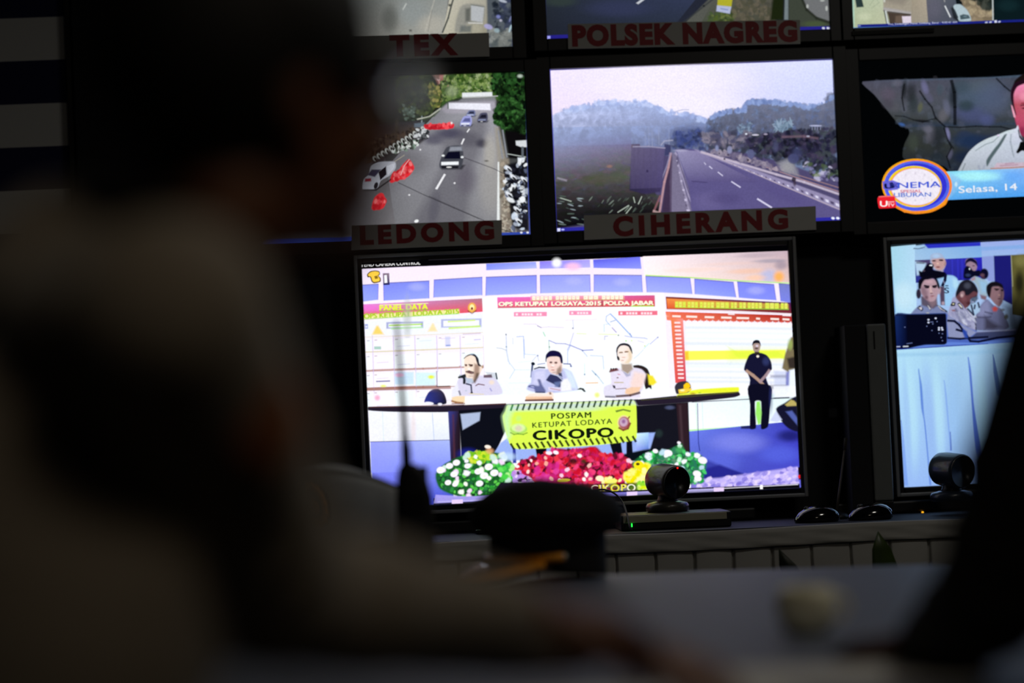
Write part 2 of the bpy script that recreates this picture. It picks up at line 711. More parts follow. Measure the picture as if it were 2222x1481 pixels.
    p.glow(400, 1265, 60, 30, 'ffb0d8', .8)
    p.poly(rect(565, 1240, 765, 1370), 'd0f0f8', .9, 4)
    p.glow(720, 1285, 48, 28, 'e8f030', 1)
    p.glow(240, 1375, 44, 20, 'e8f060', .9)
    p.line([(170, 1330), (305, 1325)], 3, '6868a0', .9)
    p.poly(rect(785, 1235, 1000, 1375), 'fbfcff', 1, 2)
    p.line([(775, 1225), (780, 1380)], 2, '807898', .9)
    p.crop(780, 800, 4.629)
    p.glow(180, 290, 40, 40, 'f898c0', .8)
    p.line([(80, 205), (910, 185)], 7, 'a06a5c', .75)
    p.line([(775, 178), (905, 172)], 1.6, '282018', .9)
    # ---- white column and map board
    p.crop(0, 0, 1)
    p.poly([(1047, 646), (1068, 644), (1085, 870), (1053, 872)], 'fdfdff', 1, 3)
    p.grad([(1070, 642), (1440, 636), (1452, 860), (1072, 866)], ['fdf4ff', 'fdf6ff', 'f2fdff', 'f0fcff'], 6, 6)
    p.crop(1060, 620, 5.29)
    p.grad([(98, 132), (1900, 108), (1906, 236), (106, 254)], ['f070c8', 'd05890', 'e85038', 'e86078'], 12, 3)
    p.grad([(480, 112), (1560, 108), (1560, 168), (480, 180)], ['f8a8d0', 'f0b0b8', 'e88078', 'f090a0'], 8, 2, .8)
    for x0, x1 in [(500, 735), (770, 1050), (1090, 1265), (1300, 1550)]:
        n = int((x1 - x0) / 44)
        for k in range(n):
            xx = x0 + k * (x1 - x0) / n
            yy = 168 - (xx - 500) * .010
            p.poly(rect(xx, yy - 48, xx + (x1 - x0) / n - 9, yy), 'fffce0', .9, 1.4)
            p.line([(xx + 12, yy - 26 - (k % 2) * 8), (xx + 26, yy - 26 - (k % 2) * 8)], 1, 'd88878', .7)
    p.text('OPS KETUPAT LODAYA-2015 POLDA JABAR', 122, 250, 1772, 58, '6c4030', .008, .12, .8)
    p.text('OPS KETUPAT LODAYA-2015 POLDA JABAR', 118, 246, 1772, 58, 'fffbe0', .008, .10, 1)
    p.line([(490, 168), (1040, 160), (1560, 158)], 1.4, 'b8a840', .8)
    p.line([(105, 254), (900, 240), (1900, 234)], 1.2, '8c5848', .8)
    p.line([(1640, 234), (1890, 232)], 2.4, '9cf030', .8)
    p.line([(1302, 165), (1304, 235)], 2, '5a4a3a', .8)
    p.line([(1904, 112), (1906, 236)], 1.2, 'c04068', .8)
    for x0, y0, x1, y1 in [(290, 302, 668, 352), (925, 288, 1180, 336), (1488, 290, 1936, 340)]:
        p.poly(rect(x0, y0, x1, y1, .008), 'f088b0' if x0 < 1400 else 'ec6480', .95, 1)
        for k in range(int((x1 - x0 - 40) / 34)):
            if k % 5 != 1:
                p.poly(rect(x0 + 22 + k * 34, y0 + 14, x0 + 46 + k * 34, y1 - 12, .008), 'fff0f6', .9, 1.2)
    mp = [([(200, 545), (205, 640), (210, 741), (240, 900)], 1.0, '7a98c8', .55), ([(400, 440), (540, 440), (600, 480), (690, 470), (860, 480)], 1.2, 'b09cd0', .6),
          ([(560, 460), (605, 480)], 1.6, '7868a0', .8), ([(965, 395), (975, 490)], 1.2, '88a8d8', .7), ([(975, 540), (930, 680), (900, 740)], 1.6, '98a0e0', .7),
          ([(690, 625), (770, 660), (880, 665), (940, 685), (1080, 740), (1200, 735)], 1.8, '7880c8', .85), ([(690, 630), (697, 741)], 1.6, '70b898', .7),
          ([(625, 530), (650, 580)], 2.2, '88d8a8', .8), ([(320, 585), (400, 580), (405, 741), (408, 830)], 1.6, '88a8f0', .8), ([(278, 600), (280, 670)], 1.6, 'a8c0e8', .6),
          ([(90, 712), (150, 718), (205, 741)], 1.6, '98a8b8', .7), ([(1395, 322), (1450, 375), (1640, 580)], 2.4, '78a8e8', .9), ([(1395, 322), (1350, 350), (1345, 400), (1395, 455)], 1.8, '90b8e8', .8),
          ([(1395, 415), (1455, 395)], 1.8, '70a0d0', .8), ([(1415, 480), (1465, 535)], 2.2, '8878c0', .8), ([(1325, 440), (1325, 530)], 1.4, '80c8e0', .7), ([(1330, 620), (1330, 580), (1370, 578)], 1.4, 'a0a0d0', .6),
          ([(1560, 575), (1640, 590), (1790, 600), (1820, 610)], 1.8, '98a8e0', .8), ([(1710, 630), (1780, 650)], 1.6, 'b8b0e0', .7), ([(1850, 670), (1940, 590)], 1.8, 'a0a8e8', .8),
          ([(1780, 720), (1840, 660)], 2, 'b0e0f0', .7), ([(880, 395), (1240, 385)], .8, 'd0b8d8', .7), ([(1260, 555), (1470, 560)], 2.2, 'e0f4a8', .8), ([(1010, 548), (1120, 552)], 2.4, 'e0f8b0', .8),
          ([(1340, 440), (1380, 440)], 1.6, '90c8e8', .6)]
    for pts, wd, c, a in mp:
        p.line(pts, wd, c, a)
    for x, y, c in [(200, 560, '305058'), (203, 700, '508088'), (965, 488, '506088'), (1488, 568, '4a8048'), (1575, 632, '90e050'), (1640, 630, 'c8f078'), (1790, 690, 'c8e060'), (1940, 592, '8088c0'), (697, 702, '508868')]:
        p.ell(x, y, 9, 9, c, .8, 0, 1)
    p.crop(980, 720, 6.944)
    for pts, wd, c, a in [([(820, 60), (822, 300), (850, 440), (950, 570), (870, 700)], 1.2, '98b0dc', .7), ([(950, 572), (1180, 570)], 1, 'b0c8e0', .7), ([(1090, 110), (1098, 335), (1270, 345)], 1.2, 'a0b8f0', .8),
                          ([(1210, 440), (1290, 350), (1312, 440)], 1.2, 'a8b0e0', .8), ([(1790, 190), (1745, 300), (1745, 470)], 1.6, '98b0e8', .8), ([(1800, 205), (1970, 280), (2120, 268)], 1.6, '8088d0', .85),
                          ([(1970, 285), (2040, 370)], 1.4, '90a8e0', .8), ([(2000, 480), (2000, 650)], 1, 'a8e0d0', .7), ([(2110, 580), (2160, 640), (2222, 690)], 1.6, '88b0c8', .8),
                          ([(2020, 770), (2200, 765)], 2, 'f0b060', .9), ([(860, 770), (1180, 765)], .8, 'c8f0f4', .8), ([(1000, 460), (1190, 440)], .8, 'c8f4e8', .8)]:
        p.line(pts, wd, c, a)
    for x, y in [(1295, 357), (1790, 515), (2000, 640), (2165, 638), (1968, 282)]:
        p.ell(x, y, 11, 13, '5068a0', .8, 0, 1)
    p.crop(1280, 720, 6.944)
    for pts, wd, c, a in [([(0, 355), (190, 365), (205, 560)], 1.6, 'a0b8e0', .7), ([(30, 580), (100, 650), (200, 780)], 1.8, '98b0d0', .7), ([(660, 400), (720, 350), (800, 270)], 1.8, 'c0d0f0', .7),
                          ([(215, 120), (220, 66), (260, 62)], 1.2, 'a8b0d8', .6), ([(600, 20), (620, 70)], 1.6, '7890d0', .8)]:
        p.line(pts, wd, c, a)
    # ---- right board
    p.crop(1260, 540, 4.629)
    p.grad([(850, 480), (2110, 540), (2120, 650), (860, 612)], ['803028', '482058', '782828', 'a03020'], 8, 3)
    p.grad([(858, 498), (2085, 555), (2090, 600), (868, 600)], ['f09048', 'a05048', '8c4838', 'e05830'], 8, 3)
    for x0, x1 in [(945, 1058), (1070, 1180), (1192, 1340), (1356, 1490), (1504, 1570), (1588, 1660), (1672, 1820), (1848, 1990), (2004, 2078)]:
        n = max(2, int((x1 - x0) / 36))
        for k in range(n):
            xx = x0 + k * (x1 - x0) / n
            yy = 588 + (xx - 945) * .014
            p.poly(rect(xx, yy - 58, xx + (x1 - x0) / n - 7, yy, -.01), 'e8ee70' if k % 2 else 'dcec58', .95, 1.4)
            p.line([(xx + 9, yy - 32 + (k % 3) * 6), (xx + 20, yy - 32 + (k % 3) * 6)], 1, 'a89838', .7)
    p.poly([(945, 520), (1100, 522), (2080, 560), (2080, 600), (1100, 580), (945, 575)], 'd8e040', .35, 4)
    p.line([(945, 585), (1580, 600), (2080, 608)], 2.6, '98f040', .5)
    p.line([(860, 612), (1500, 625), (2110, 655)], 3, 'f0e0e8', .9)
    p.grad([(848, 630), (2112, 668), (2118, 742), (862, 715)], ['ec6a50', 'a01818', 'b83830', 'f07858'], 8, 3)
    for i, x in enumerate([855, 920, 1060, 1245, 1410, 1565, 1760, 1905, 2025]):
        ww = [25, 75, 100, 85, 95, 115, 30, 75, 60][i]
        yy = 674 + (x - 850) * .028
        p.line([(x, yy), (x + ww, yy + 3)], 4.2, 'fff0e8', .9)
    p.poly([(1475, 650), (1540, 652), (1540, 664), (1475, 662)], 'f4f0f4', .9)
    p.poly([(2020, 660), (2105, 664), (2105, 678), (2020, 674)], 'f4f0f4', .9)
    p.poly([(1045, 725), (2118, 742), (2140, 1480), (1100, 1480)], 'f5f5fe', 1, 3)
    for k in range(36):
        x = 1050 + k * 30
        p.line([(x, 712 + k * .6), (x, 726 + k * .6)], 2.6, 'f0e8f0' if k % 2 else 'e85a48', .8)
    for y in [745, 790, 840, 900, 950, 1150, 1180, 1230, 1290, 1330]:
        p.line([(1050, y), (1500, y + 3), (2125, y + 14)], 4 + (y % 3), ['e8f8ff', 'fdeef8', 'dce6ff', 'f0ecff'][y % 4], .8, 4)
    p.poly([(1035, 1024), (2050, 1012), (2060, 1100), (1045, 1120)], 'f4f85a', 1, 3)
    p.poly([(1500, 1020), (2040, 1014), (2055, 1098), (1500, 1108)], 'd8f83c', .6, 30)
    p.poly([(1035, 1030), (1075, 1026), (1080, 1115), (1040, 1115)], 'f0b428', .8, 5)
    # red name column
    p.poly([(850, 640), (900, 640), (905, 722), (862, 715)], 'f08060', .9, 3)
    p.grad([(900, 700), (1022, 700), (1055, 1345), (945, 1345)], ['f08048', 'f49088', 'cc3858', 'e05050'], 2, 6)
    for k in range(15):
        y = 742 + k * 39.5
        x = 935 + (y - 742) * .066
        p.line([(x + 5, y), (x + 55, y)], 3.6, 'fff0f4', .85)
        p.line([(x - 5, y + 19), (x + 70, y + 19)], 1.6, 'd04848', .5)
    # ---- lower wall under the boards
    p.crop(0, 0, 1)
    p.grad([(800, 888), (975, 884), (980, 957), (804, 960)], ['f0f2ff', 'fbfcff', 'dfe6ff', 'f0f0f4'], 4, 3)
    p.line([(830, 894), (833, 958)], 1.4, 'd0e4ff', .9)
    p.line([(938, 896), (942, 956)], 1.6, 'b8c8e4', .9)
    p.glow(897, 930, 8, 60, 'e0b0a0', .3)
    p.grad([(804, 958), (976, 955), (985, 1092), (810, 1098)], ['8c94f8', 'a8b4ff', '2838c8', '6068f4'], 6, 6)
    p.grad([(804, 958), (976, 955), (978, 1020), (806, 1025)], ['98a0ff', 'a8b8ff', '7e8cfc', '8a94ff'], 6, 4)
    p.line([(804, 958), (975, 954)], 1.6, '404070', .9)
    # right lower wall
    p.grad([(1487, 868), (1730, 850), (1733, 925), (1493, 935)], ['eef4ff', 'dff8f4', 'e4f0ff', 'fafeff'], 5, 4)
    p.line([(1490, 934), (1600, 927), (1690, 920)], 4, '98f078', .8, 3)
    p.line([(1509, 873), (1511, 932)], 1, '90e8a0', .8)
    p.line([(1522, 872), (1524, 930)], 1.2, 'b8e0d8', .8)
    p.line([(1500, 872), (1620, 866), (1730, 862)], 2, '302c40', .9)
    # blue carpet
    p.grad([(1490, 936), (1732, 912), (1738, 1060), (1500, 1082)], ['6a7ce8', '3434b4', '4c50d0', '2c2c90'], 8, 8)
    p.glow(1600, 960, 80, 30, '8890f0', .6)
    p.glow(1560, 1000, 60, 40, '6270e8', .5)
    p.glow(1690, 985, 60, 26, '5868e4', .6)
    p.glow(1712, 945, 40, 18, '101050', .8)
    p.poly([(1520, 1018), (1560, 1008), (1620, 1030), (1600, 1036), (1530, 1040), (1500, 1035)], '181878', .85, 6)
    p.poly([(1505, 1015), (1535, 998), (1612, 1028), (1540, 1042), (1500, 1040)], '24248c', .7, 8)
    # patterned rug
    p.poly([(1500, 1040), (1560, 1036), (1728, 1012), (1734, 1058), (1500, 1080)], 'b4a8f0', 1, 5)
    p.scatter([(1500, 1040), (1560, 1036), (1728, 1012), (1734, 1058), (1500, 1078)], 150, 2.5, 5, ['d8c8ff', '8c80dc', 'c4b4f8', '7468d0', 'e8d8ff'], 3, 1.6, .8, 1, rot=-.35)
    p.line([(1512, 875), (1514, 960), (1517, 978)], 1.6, '182078', .9)
    # ---- desk
    p.poly([(800, 882), (960, 880), (1100, 874), (1380, 866), (1470, 858), (1600, 850), (1604, 857), (1590, 862), (1500, 872), (1380, 880), (1100, 890), (960, 894), (850, 893), (800, 890)], '241c2c', 1, 1.5)
    p.line([(800, 883), (960, 879), (1100, 876)], 1.6, '6a4038', .9)
    p.line([(1390, 868), (1500, 860), (1595, 851)], 1.4, '50502c', .9)
    p.poly([(972, 892), (998, 892), (1000, 1000), (978, 1004)], ['3a3c88', '241822', '1c1018', '2c2038'], 1, 2)
    p.line([(983, 900), (986, 1000)], 4, '583040', .6, 3)
    p.poly([(995, 890), (1098, 884), (1096, 935), (1078, 975), (1058, 1000), (1002, 1005)], '0c0e18', 1, 2)
    p.poly([(999, 898), (1042, 894), (1040, 912), (1004, 932)], 'b8c8e8', .85, 3)
    p.glow(1015, 985, 30, 18, '2028a0', .7)
    p.poly([(1378, 880), (1492, 872), (1496, 985), (1420, 990), (1380, 960)], '14141e', 1, 2)
    p.poly([(1466, 875), (1490, 874), (1494, 990), (1474, 990)], '2c1c24', 1, 2)
    p.line([(1474, 880), (1480, 980)], 5, '4c3840', .6, 4)
    p.glow(1452, 884, 14, 6, '50587c', .8)
    p.glow(1428, 940, 12, 12, '283838', .7)
    # under desk bright floor / chairs
    p.poly([(1086, 960), (1100, 950), (1420, 938), (1406, 985), (1080, 1000), (1070, 985)], '98b0f0', 1, 3)
    p.poly([(1380, 940), (1406, 938), (1406, 974), (1380, 976)], ['d0f0ff', 'b0d8ff', '6080d8', '90a0f0'], 1, 2)
    p.poly([(1112, 970), (1118, 970), (1120, 1004), (1112, 1004)], '303ca0')
    p.poly([(1160, 965), (1185, 962), (1185, 1000), (1166, 1000)], '080810', 1, 2)
    p.poly([(1320, 955), (1345, 952), (1350, 985), (1330, 988)], '0a0c18', 1, 2)
    p.poly([(1358, 955), (1370, 952), (1372, 985), (1358, 988)], '0a0c18', 1, 2)
    p.poly([(1395, 975), (1430, 970), (1425, 1000), (1340, 1000), (1350, 985)], '081018', 1, 4)
    # ---- papers on the desk
    p.poly([(1008, 862), (1052, 856), (1100, 858), (1100, 874), (1008, 878)], 'ffffff', 1, 2)
    p.poly([(1096, 858), (1300, 850), (1330, 868), (1098, 876)], 'fdfdff', 1, 2)
    p.poly([(1380, 850), (1466, 842), (1470, 856), (1384, 866)], 'f8f6fc', 1, 2)
    # ---- dark cap left
    p.crop(780, 800, 4.629)
    p.poly([(650, 330), (690, 240), (740, 205), (800, 205), (845, 240), (870, 300), (870, 350), (790, 362), (700, 355)], ['303890', '28307c', '584c68', '3c3444', '302c40', '201c28', '141420', '141828', '202858'], 1, 2)
    p.ell(700, 345, 45, 14, 'f0f0ff', 1, .1, 2)
    p.ell(808, 355, 22, 12, 'f0f0ff', 1, 0, 2)
    # ---- man with moustache (left)
    p.crop(980, 720, 6.944)
    p.poly([(500, 600), (660, 615), (690, 720), (600, 730)], 'c8d0dc', .9, 3)
    p.line([(665, 620), (680, 710)], 3.2, '202838', .95)
    p.poly([(95, 720), (200, 640), (330, 740), (430, 660), (600, 680), (690, 740), (760, 930), (440, 960), (200, 960), (80, 965), (0, 960), (60, 830)], 'd8d4ec', 1, 3)
    p.poly([(0, 880), (90, 770), (110, 900), (160, 965), (0, 1000)], 'e8e8f8', 1, 3)
    p.poly([(480, 650), (600, 640), (610, 690), (480, 690)], '604858', .95, 2)
    p.line([(360, 810), (400, 785), (490, 800)], 2.4, '704850', .9)
    p.glow(600, 760, 60, 50, 'f8e0c0', .7)
    p.line([(575, 850), (600, 890)], 3, '9898d0', .8)
    p.line([(110, 890), (130, 950)], 4, '606070', .8)
    p.glow(215, 885, 30, 14, 'b0c0d0', .8)
    p.poly([(0, 985), (80, 965), (200, 965), (195, 1070), (100, 1075), (0, 1060)], 'f4d8b0', 1, 3)
    p.line([(0, 1040), (60, 1060), (170, 1070)], 4, '905828', .85, 2)
    p.line([(0, 1080), (200, 1078)], 2, '704030', .9)
    p.poly([(190, 390), (250, 345), (330, 340), (385, 400), (420, 480), (470, 530), (430, 620), (360, 700), (290, 760), (230, 700), (200, 640), (185, 500)], 'f4e0d0', 1, 2.5)
    p.poly([(340, 480), (420, 490), (415, 640), (350, 770), (310, 765), (330, 640)], '8c6858', .8, 5)
    p.poly([(180, 405), (230, 355), (300, 330), (350, 340), (400, 400), (415, 480), (450, 520), (400, 510), (370, 440), (350, 380), (290, 352), (230, 372)], '1c1c2c', 1, 2)
    p.glow(300, 340, 40, 12, '8098b8', .8)
    p.line([(255, 492), (315, 498)], 2.2, '2c1814', .95)
    p.line([(198, 492), (230, 496)], 2, '3c2420', .95)
    p.line([(215, 600), (260, 590), (330, 612)], 3, '3c2428', .9, 1.5)
    p.glow(465, 530, 22, 30, 'a07850', .9)
    p.glow(290, 510, 40, 22, '482018', 1)
    p.glow(215, 508, 26, 18, '683830', 1)
    p.glow(260, 560, 30, 26, 'fff4f0', 1)
    p.glow(265, 610, 60, 22, '60343c', 1)
    p.glow(300, 625, 50, 20, '6c4c50', .9)
    p.glow(290, 665, 60, 18, 'b8a0a0', .7)
    p.poly([(370, 620), (410, 620), (400, 680), (350, 760), (310, 770), (350, 700)], '483c30', .8, 4)
    # microphone
    p.poly([(95, 675), (200, 635), (215, 660), (205, 780), (170, 780), (165, 700), (100, 700)], '20242c', 1, 2)
    p.glow(125, 655, 28, 14, '90a8b0', .8)
    p.poly([(205, 690), (310, 700), (330, 760), (230, 780)], 'b0c0d8', .9, 3)
    p.line([(215, 780), (290, 800), (300, 915)], 3.4, '303450', .95)
    p.ell(300, 915, 20, 12, '282838')
    p.line([(260, 930), (480, 940)], 2, 'e8d898', .7)
    # ---- man in the middle
    p.line([(1215, 480), (1195, 680)], 4.2, '2c3c70', .95)
    p.ell(1222, 480, 30, 24, '101828', 1, .3)
    p.line([(1290, 490), (1400, 475)], 2, '7078b0', .8)
    p.line([(1240, 560), (1310, 535), (1400, 540)], 3.2, '202038', .95)
    p.line([(1680, 480), (1780, 485), (1800, 525)], 2.6, '5c64a0', .9)
    p.poly([(1200, 600), (1300, 555), (1420, 560), (1650, 540), (1790, 600), (1850, 720), (1900, 860), (1860, 880), (1700, 900), (1540, 920), (1400, 920), (1260, 910), (1130, 870), (1150, 800), (1190, 760)], 'bcc0e8', 1, 4)
    p.poly([(1680, 560), (1790, 600), (1850, 720), (1890, 860), (1800, 850), (1740, 700)], 'd8e8fc', .9, 6)
    p.poly([(1250, 600), (1400, 570), (1410, 740), (1320, 800), (1220, 780)], 'd4d4f4', .8, 6)
    p.poly([(1290, 720), (1330, 720), (1360, 800), (1410, 880), (1400, 910), (1260, 908), (1230, 820), (1150, 820), (1210, 800), (1310, 810)], '50588c', .9, 4)
    p.line([(1150, 825), (1250, 850)], 2.4, '5058a0', .8)
    p.line([(1260, 908), (1400, 910)], 2.4, '282c50', .9)
    p.poly([(1440, 380), (1500, 360), (1600, 370), (1655, 430), (1660, 560), (1620, 640), (1540, 640), (1470, 600), (1430, 500)], 'f0d4cc', 1, 2.5)
    p.poly([(1580, 560), (1640, 500), (1655, 580), (1625, 650), (1570, 640)], '806858', .8, 5)
    p.poly([(1410, 450), (1415, 350), (1470, 290), (1540, 280), (1620, 305), (1660, 370), (1668, 470), (1640, 470), (1620, 390), (1580, 372), (1480, 375), (1432, 400), (1420, 450)], '14103c', 1, 2)
    p.glow(1490, 460, 32, 22, '502828', 1)
    p.glow(1565, 465, 34, 24, '603834', 1)
    p.glow(1520, 510, 30, 24, 'fff0ec', 1)
    p.glow(1510, 530, 36, 12, 'd89890', .8)
    p.glow(1520, 575, 44, 12, 'b86c68', .9)
    p.glow(1540, 610, 50, 18, 'a09090', .6)
    p.poly([(1480, 640), (1540, 645), (1660, 700), (1660, 760), (1620, 840), (1540, 790), (1420, 730), (1440, 690)], '30345c', 1, 2.5)
    p.poly([(1540, 760), (1650, 740), (1600, 840), (1550, 830)], '6878a8', .8, 4)
    p.line([(1500, 635), (1590, 660), (1670, 730)], 2, 'c0c8e0', .9)
    p.poly([(1600, 620), (1650, 620), (1665, 680), (1610, 660)], '283050', .9, 2)
    p.poly([(1640, 900), (1640, 760), (1690, 710), (1740, 700), (1790, 790), (1800, 880)], 'f0f0ff', 1, 4)
    p.poly([(1450, 830), (1640, 840), (1640, 890), (1450, 880)], 'e0d8f0', .9, 3)
    p.line([(1480, 850), (1630, 878)], 2, 'b88088', .8)
    p.poly([(1105, 985), (1180, 925), (1420, 930), (1450, 905), (1520, 915), (1530, 1010), (1200, 1015), (1120, 1010)], 'f8e4d8', 1, 3)
    p.grad([(1110, 970), (1500, 970), (1525, 1025), (1110, 1030)], ['f8d8b8', 'f0c0a0', 'c07848', 'd89858'], 4, 2, .8)
    p.line([(1105, 1032), (1525, 1025)], 4, '5c2c24', .95)
    p.poly([(1460, 910), (1490, 905), (1500, 940), (1470, 945)], '603028', .8, 2)
    p.poly([(1880, 870), (1930, 840), (1980, 850), (2015, 900), (1990, 905), (1950, 870)], '141820', 1, 2)
    # ---- officer right
    p.crop(1280, 720, 6.944)
    p.glow(100, 950, 60, 60, 'e8f070', .9)
    p.poly([(640, 520), (760, 505), (860, 560), (900, 680), (920, 860), (880, 840), (830, 860), (780, 700)], '241c20', 1, 2)
    p.poly([(860, 640), (940, 660), (1000, 760), (940, 810), (880, 790)], 'f0e030', 1, 4)
    p.poly([(300, 600), (420, 540), (460, 560), (560, 640), (640, 545), (760, 560), (830, 640), (800, 760), (790, 860), (740, 930), (750, 990), (230, 985), (200, 930), (210, 830), (310, 780)], 'e4dcf0', 1, 3)
    p.poly([(660, 600), (830, 640), (800, 780), (760, 850), (620, 860), (600, 780)], 'f4d8d0', .9, 8)
    p.poly([(280, 600), (300, 560), (400, 545), (430, 580), (290, 612)], '6c2c30', .95, 2)
    for x in (310, 345, 380):
        p.ell(x, 560, 10, 16, '302428', 1, 0, 1)
    p.poly([(640, 510), (720, 500), (860, 580), (870, 625), (800, 560), (660, 530)], '2c2020', 1, 2)
    p.line([(360, 762), (495, 762)], 2, 'b8a868', .85)
    p.ell(408, 690, 16, 8, '604838')
    p.line([(410, 635), (445, 645)], 1.6, 'c85868', .8)
    p.poly([(330, 800), (370, 810), (380, 860), (345, 850)], '282838', 1, 2)
    p.poly([(210, 830), (310, 790), (350, 850), (560, 860), (640, 830), (760, 850), (720, 920), (560, 960), (260, 975), (205, 930)], 'e0dcf0', 1, 3)
    p.poly([(530, 860), (620, 830), (760, 830), (730, 900), (600, 950), (520, 930)], 'f0c8a8', 1, 3)
    p.line([(380, 860), (540, 850)], 2, '806870', .8)
    p.line([(390, 970), (600, 955), (740, 915)], 5, '4c2c28', .9, 2)
    p.line([(225, 975), (370, 978)], 4, '484860', .8, 2)
    p.poly([(460, 480), (620, 480), (640, 560), (560, 640), (470, 580)], 'a8968a', 1, 5)
    p.poly([(480, 590), (570, 640), (600, 600), (600, 660), (540, 680)], 'a8a8c8', .9, 3)
    p.poly([(400, 280), (440, 210), (520, 200), (590, 230), (620, 300), (630, 380), (600, 450), (560, 480), (480, 480), (430, 430), (405, 370)], 'f8e8e0', 1, 2.5)
    p.poly([(560, 260), (625, 310), (620, 420), (570, 480), (520, 470), (570, 400)], 'e0c8a0', .7, 6)
    p.poly([(388, 300), (395, 240), (440, 185), (510, 170), (580, 190), (620, 250), (630, 330), (600, 280), (570, 225), (510, 205), (450, 215), (415, 260), (405, 310)], '100c20', 1, 2)
    p.line([(395, 290), (405, 380)], 2, '303048', .9)
    p.ell(418, 400, 18, 34, '141018', 1, -.3, 2)
    p.glow(460, 310, 40, 16, 'a88868', 1)
    p.glow(540, 300, 40, 18, 'a07858', 1)
    p.line([(430, 318), (485, 312)], 1.6, '60483c', .8)
    p.line([(515, 308), (570, 300)], 1.6, '60483c', .8)
    p.glow(500, 385, 44, 12, 'd8b0a0', .9)
    p.glow(480, 430, 40, 12, 'c89890', .8)
    # cap right of him
    p.poly([(1265, 830), (1300, 770), (1370, 745), (1450, 745), (1500, 790), (1510, 830), (1480, 900), (1350, 935), (1290, 930)], '34303c', 1, 2)
    p.poly([(1400, 800), (1440, 765), (1480, 770), (1505, 820), (1480, 850), (1400, 850)], 'fcc818', 1, 2)
    p.poly([(1320, 870), (1420, 850), (1530, 850), (1500, 900), (1400, 930), (1330, 925)], 'f8d040', 1, 2)
    p.glow(1380, 880, 50, 20, 'fff8c0', .9)
    p.line([(1330, 935), (1440, 920), (1490, 895)], 1.6, '282010', .95)
    p.poly([(1490, 885), (1640, 860), (2222, 830), (2222, 905), (1640, 935), (1300, 965), (1310, 940), (1480, 910)], 'e8f030', 1, 3)
    p.glow(1540, 930, 60, 24, 'b8a030', .9)
    p.glow(1640, 915, 30, 14, '90c020', .9)
    p.line([(1310, 962), (1640, 942), (2222, 905)], 2, '403c20', .9)
    # ---- standing man in dark shirt
    p.crop(1260, 540, 4.629)
    p.poly([(1640, 1160), (1680, 1070), (1730, 1045), (1800, 1045), (1860, 1070), (1900, 1130), (1910, 1210), (1880, 1230), (1850, 1290), (1900, 1480), (1680, 1480), (1690, 1320), (1660, 1240), (1630, 1215)], '141430', 1, 2)
    p.glow(1850, 1130, 50, 60, '303868', .8)
    p.poly([(1715, 960), (1735, 925), (1780, 925), (1795, 970), (1785, 1020), (1755, 1055), (1725, 1020)], 'a89088', 1, 2)
    p.poly([(1712, 970), (1722, 930), (1752, 915), (1785, 925), (1798, 975), (1780, 950), (1735, 950)], '141420', 1, 1.5)
    p.glow(1760, 975, 20, 16, 'e8d8f0', .8)
    p.glow(1755, 1000, 26, 14, '382020', .9)
    p.poly([(1735, 1035), (1785, 1035), (1780, 1070), (1745, 1060)], '302820', 1, 2)
    p.ell(1768, 1080, 14, 12, 'f0e8d8')
    p.line([(1655, 1225), (1720, 1270), (1790, 1330), (1850, 1395), (1880, 1420)], 6.4, 'b09080', .95, 2)
    p.line([(1885, 1220), (1850, 1270), (1790, 1335)], 6, 'a08890', .95, 2)
    p.ell(1860, 1408, 26, 16, 'd8ecd8', 1, .6, 2)
    p.crop(1260, 800, 4.629)
    p.poly([(1675, 170), (1900, 170), (1890, 400), (1870, 580), (1800, 600), (1800, 330), (1740, 330), (1750, 590), (1690, 600), (1690, 360)], '0c0c20', 1, 2)
    p.poly([(1755, 330), (1790, 325), (1805, 440), (1795, 550), (1770, 560), (1745, 450)], '98e868', 1, 3)
    p.glow(1900, 300, 30, 200, '2c3470', .5)
    p.poly([(1600, 575), (1690, 570), (1750, 600), (1600, 600)], '101030', .9, 3)
    # people at the right edge
    p.crop(1260, 540, 4.629)
    p.poly([(2100, 890), (2140, 880), (2160, 1230), (2070, 1240), (2010, 1200), (2040, 1060)], '786c50', 1, 4)
    p.glow(2090, 960, 40, 80, 'a0b860', .7)
    p.poly([(2125, 900), (2150, 880), (2160, 1000), (2120, 1010)], '141418', 1, 3)
    p.poly([(2060, 1100), (2150, 1080), (2160, 1200), (2080, 1200)], '241c20', .9, 5)
    p.poly([(1930, 1220), (2050, 1230), (2060, 1480), (1930, 1480)], 'c8d0ec', .8, 6)
    p.line([(1900, 1280), (2050, 1280)], 6, '888ca8', .7, 5)
    p.line([(1920, 1385), (2060, 1385)], 7, '38384c', .9, 5)
    p.poly([(2080, 1220), (2160, 1200), (2160, 1480), (2050, 1480)], 'eaf2ff', 1, 4)
    p.poly([(2050, 1240), (2085, 1230), (2080, 1400), (2050, 1450)], '4048b0', .8, 5)
    p.crop(1260, 800, 4.629)
    p.poly([(1920, 170), (2160, 170), (2165, 290), (1940, 290)], 'f0f4ff', .9, 4)
    p.line([(1930, 295), (2080, 290)], 3, '181838', .9)
    p.poly([(1950, 400), (2040, 340), (2100, 300), (2170, 280), (2180, 620), (2080, 600), (2000, 520)], '14142c', 1, 3)
    p.poly([(2040, 360), (2100, 310), (2130, 320), (2160, 350), (2160, 370), (2060, 375)], 'b8a860', 1, 3)
    p.poly([(2050, 430), (2110, 420), (2170, 500), (2160, 560)], '5868b8', .8, 4)
    p.poly([(1890, 520), (1950, 420), (2010, 510), (1960, 535)], 'c8d0f0', .9, 3)
    # ---- banner
    p.crop(1080, 860, 6.944)
    p.poly([(150, 130), (2030, 60), (2075, 130), (2085, 600), (2050, 660), (1500, 730), (900, 770), (300, 790), (190, 740), (150, 640), (100, 480), (70, 300), (110, 220)], 'd8f850', 1, 2)
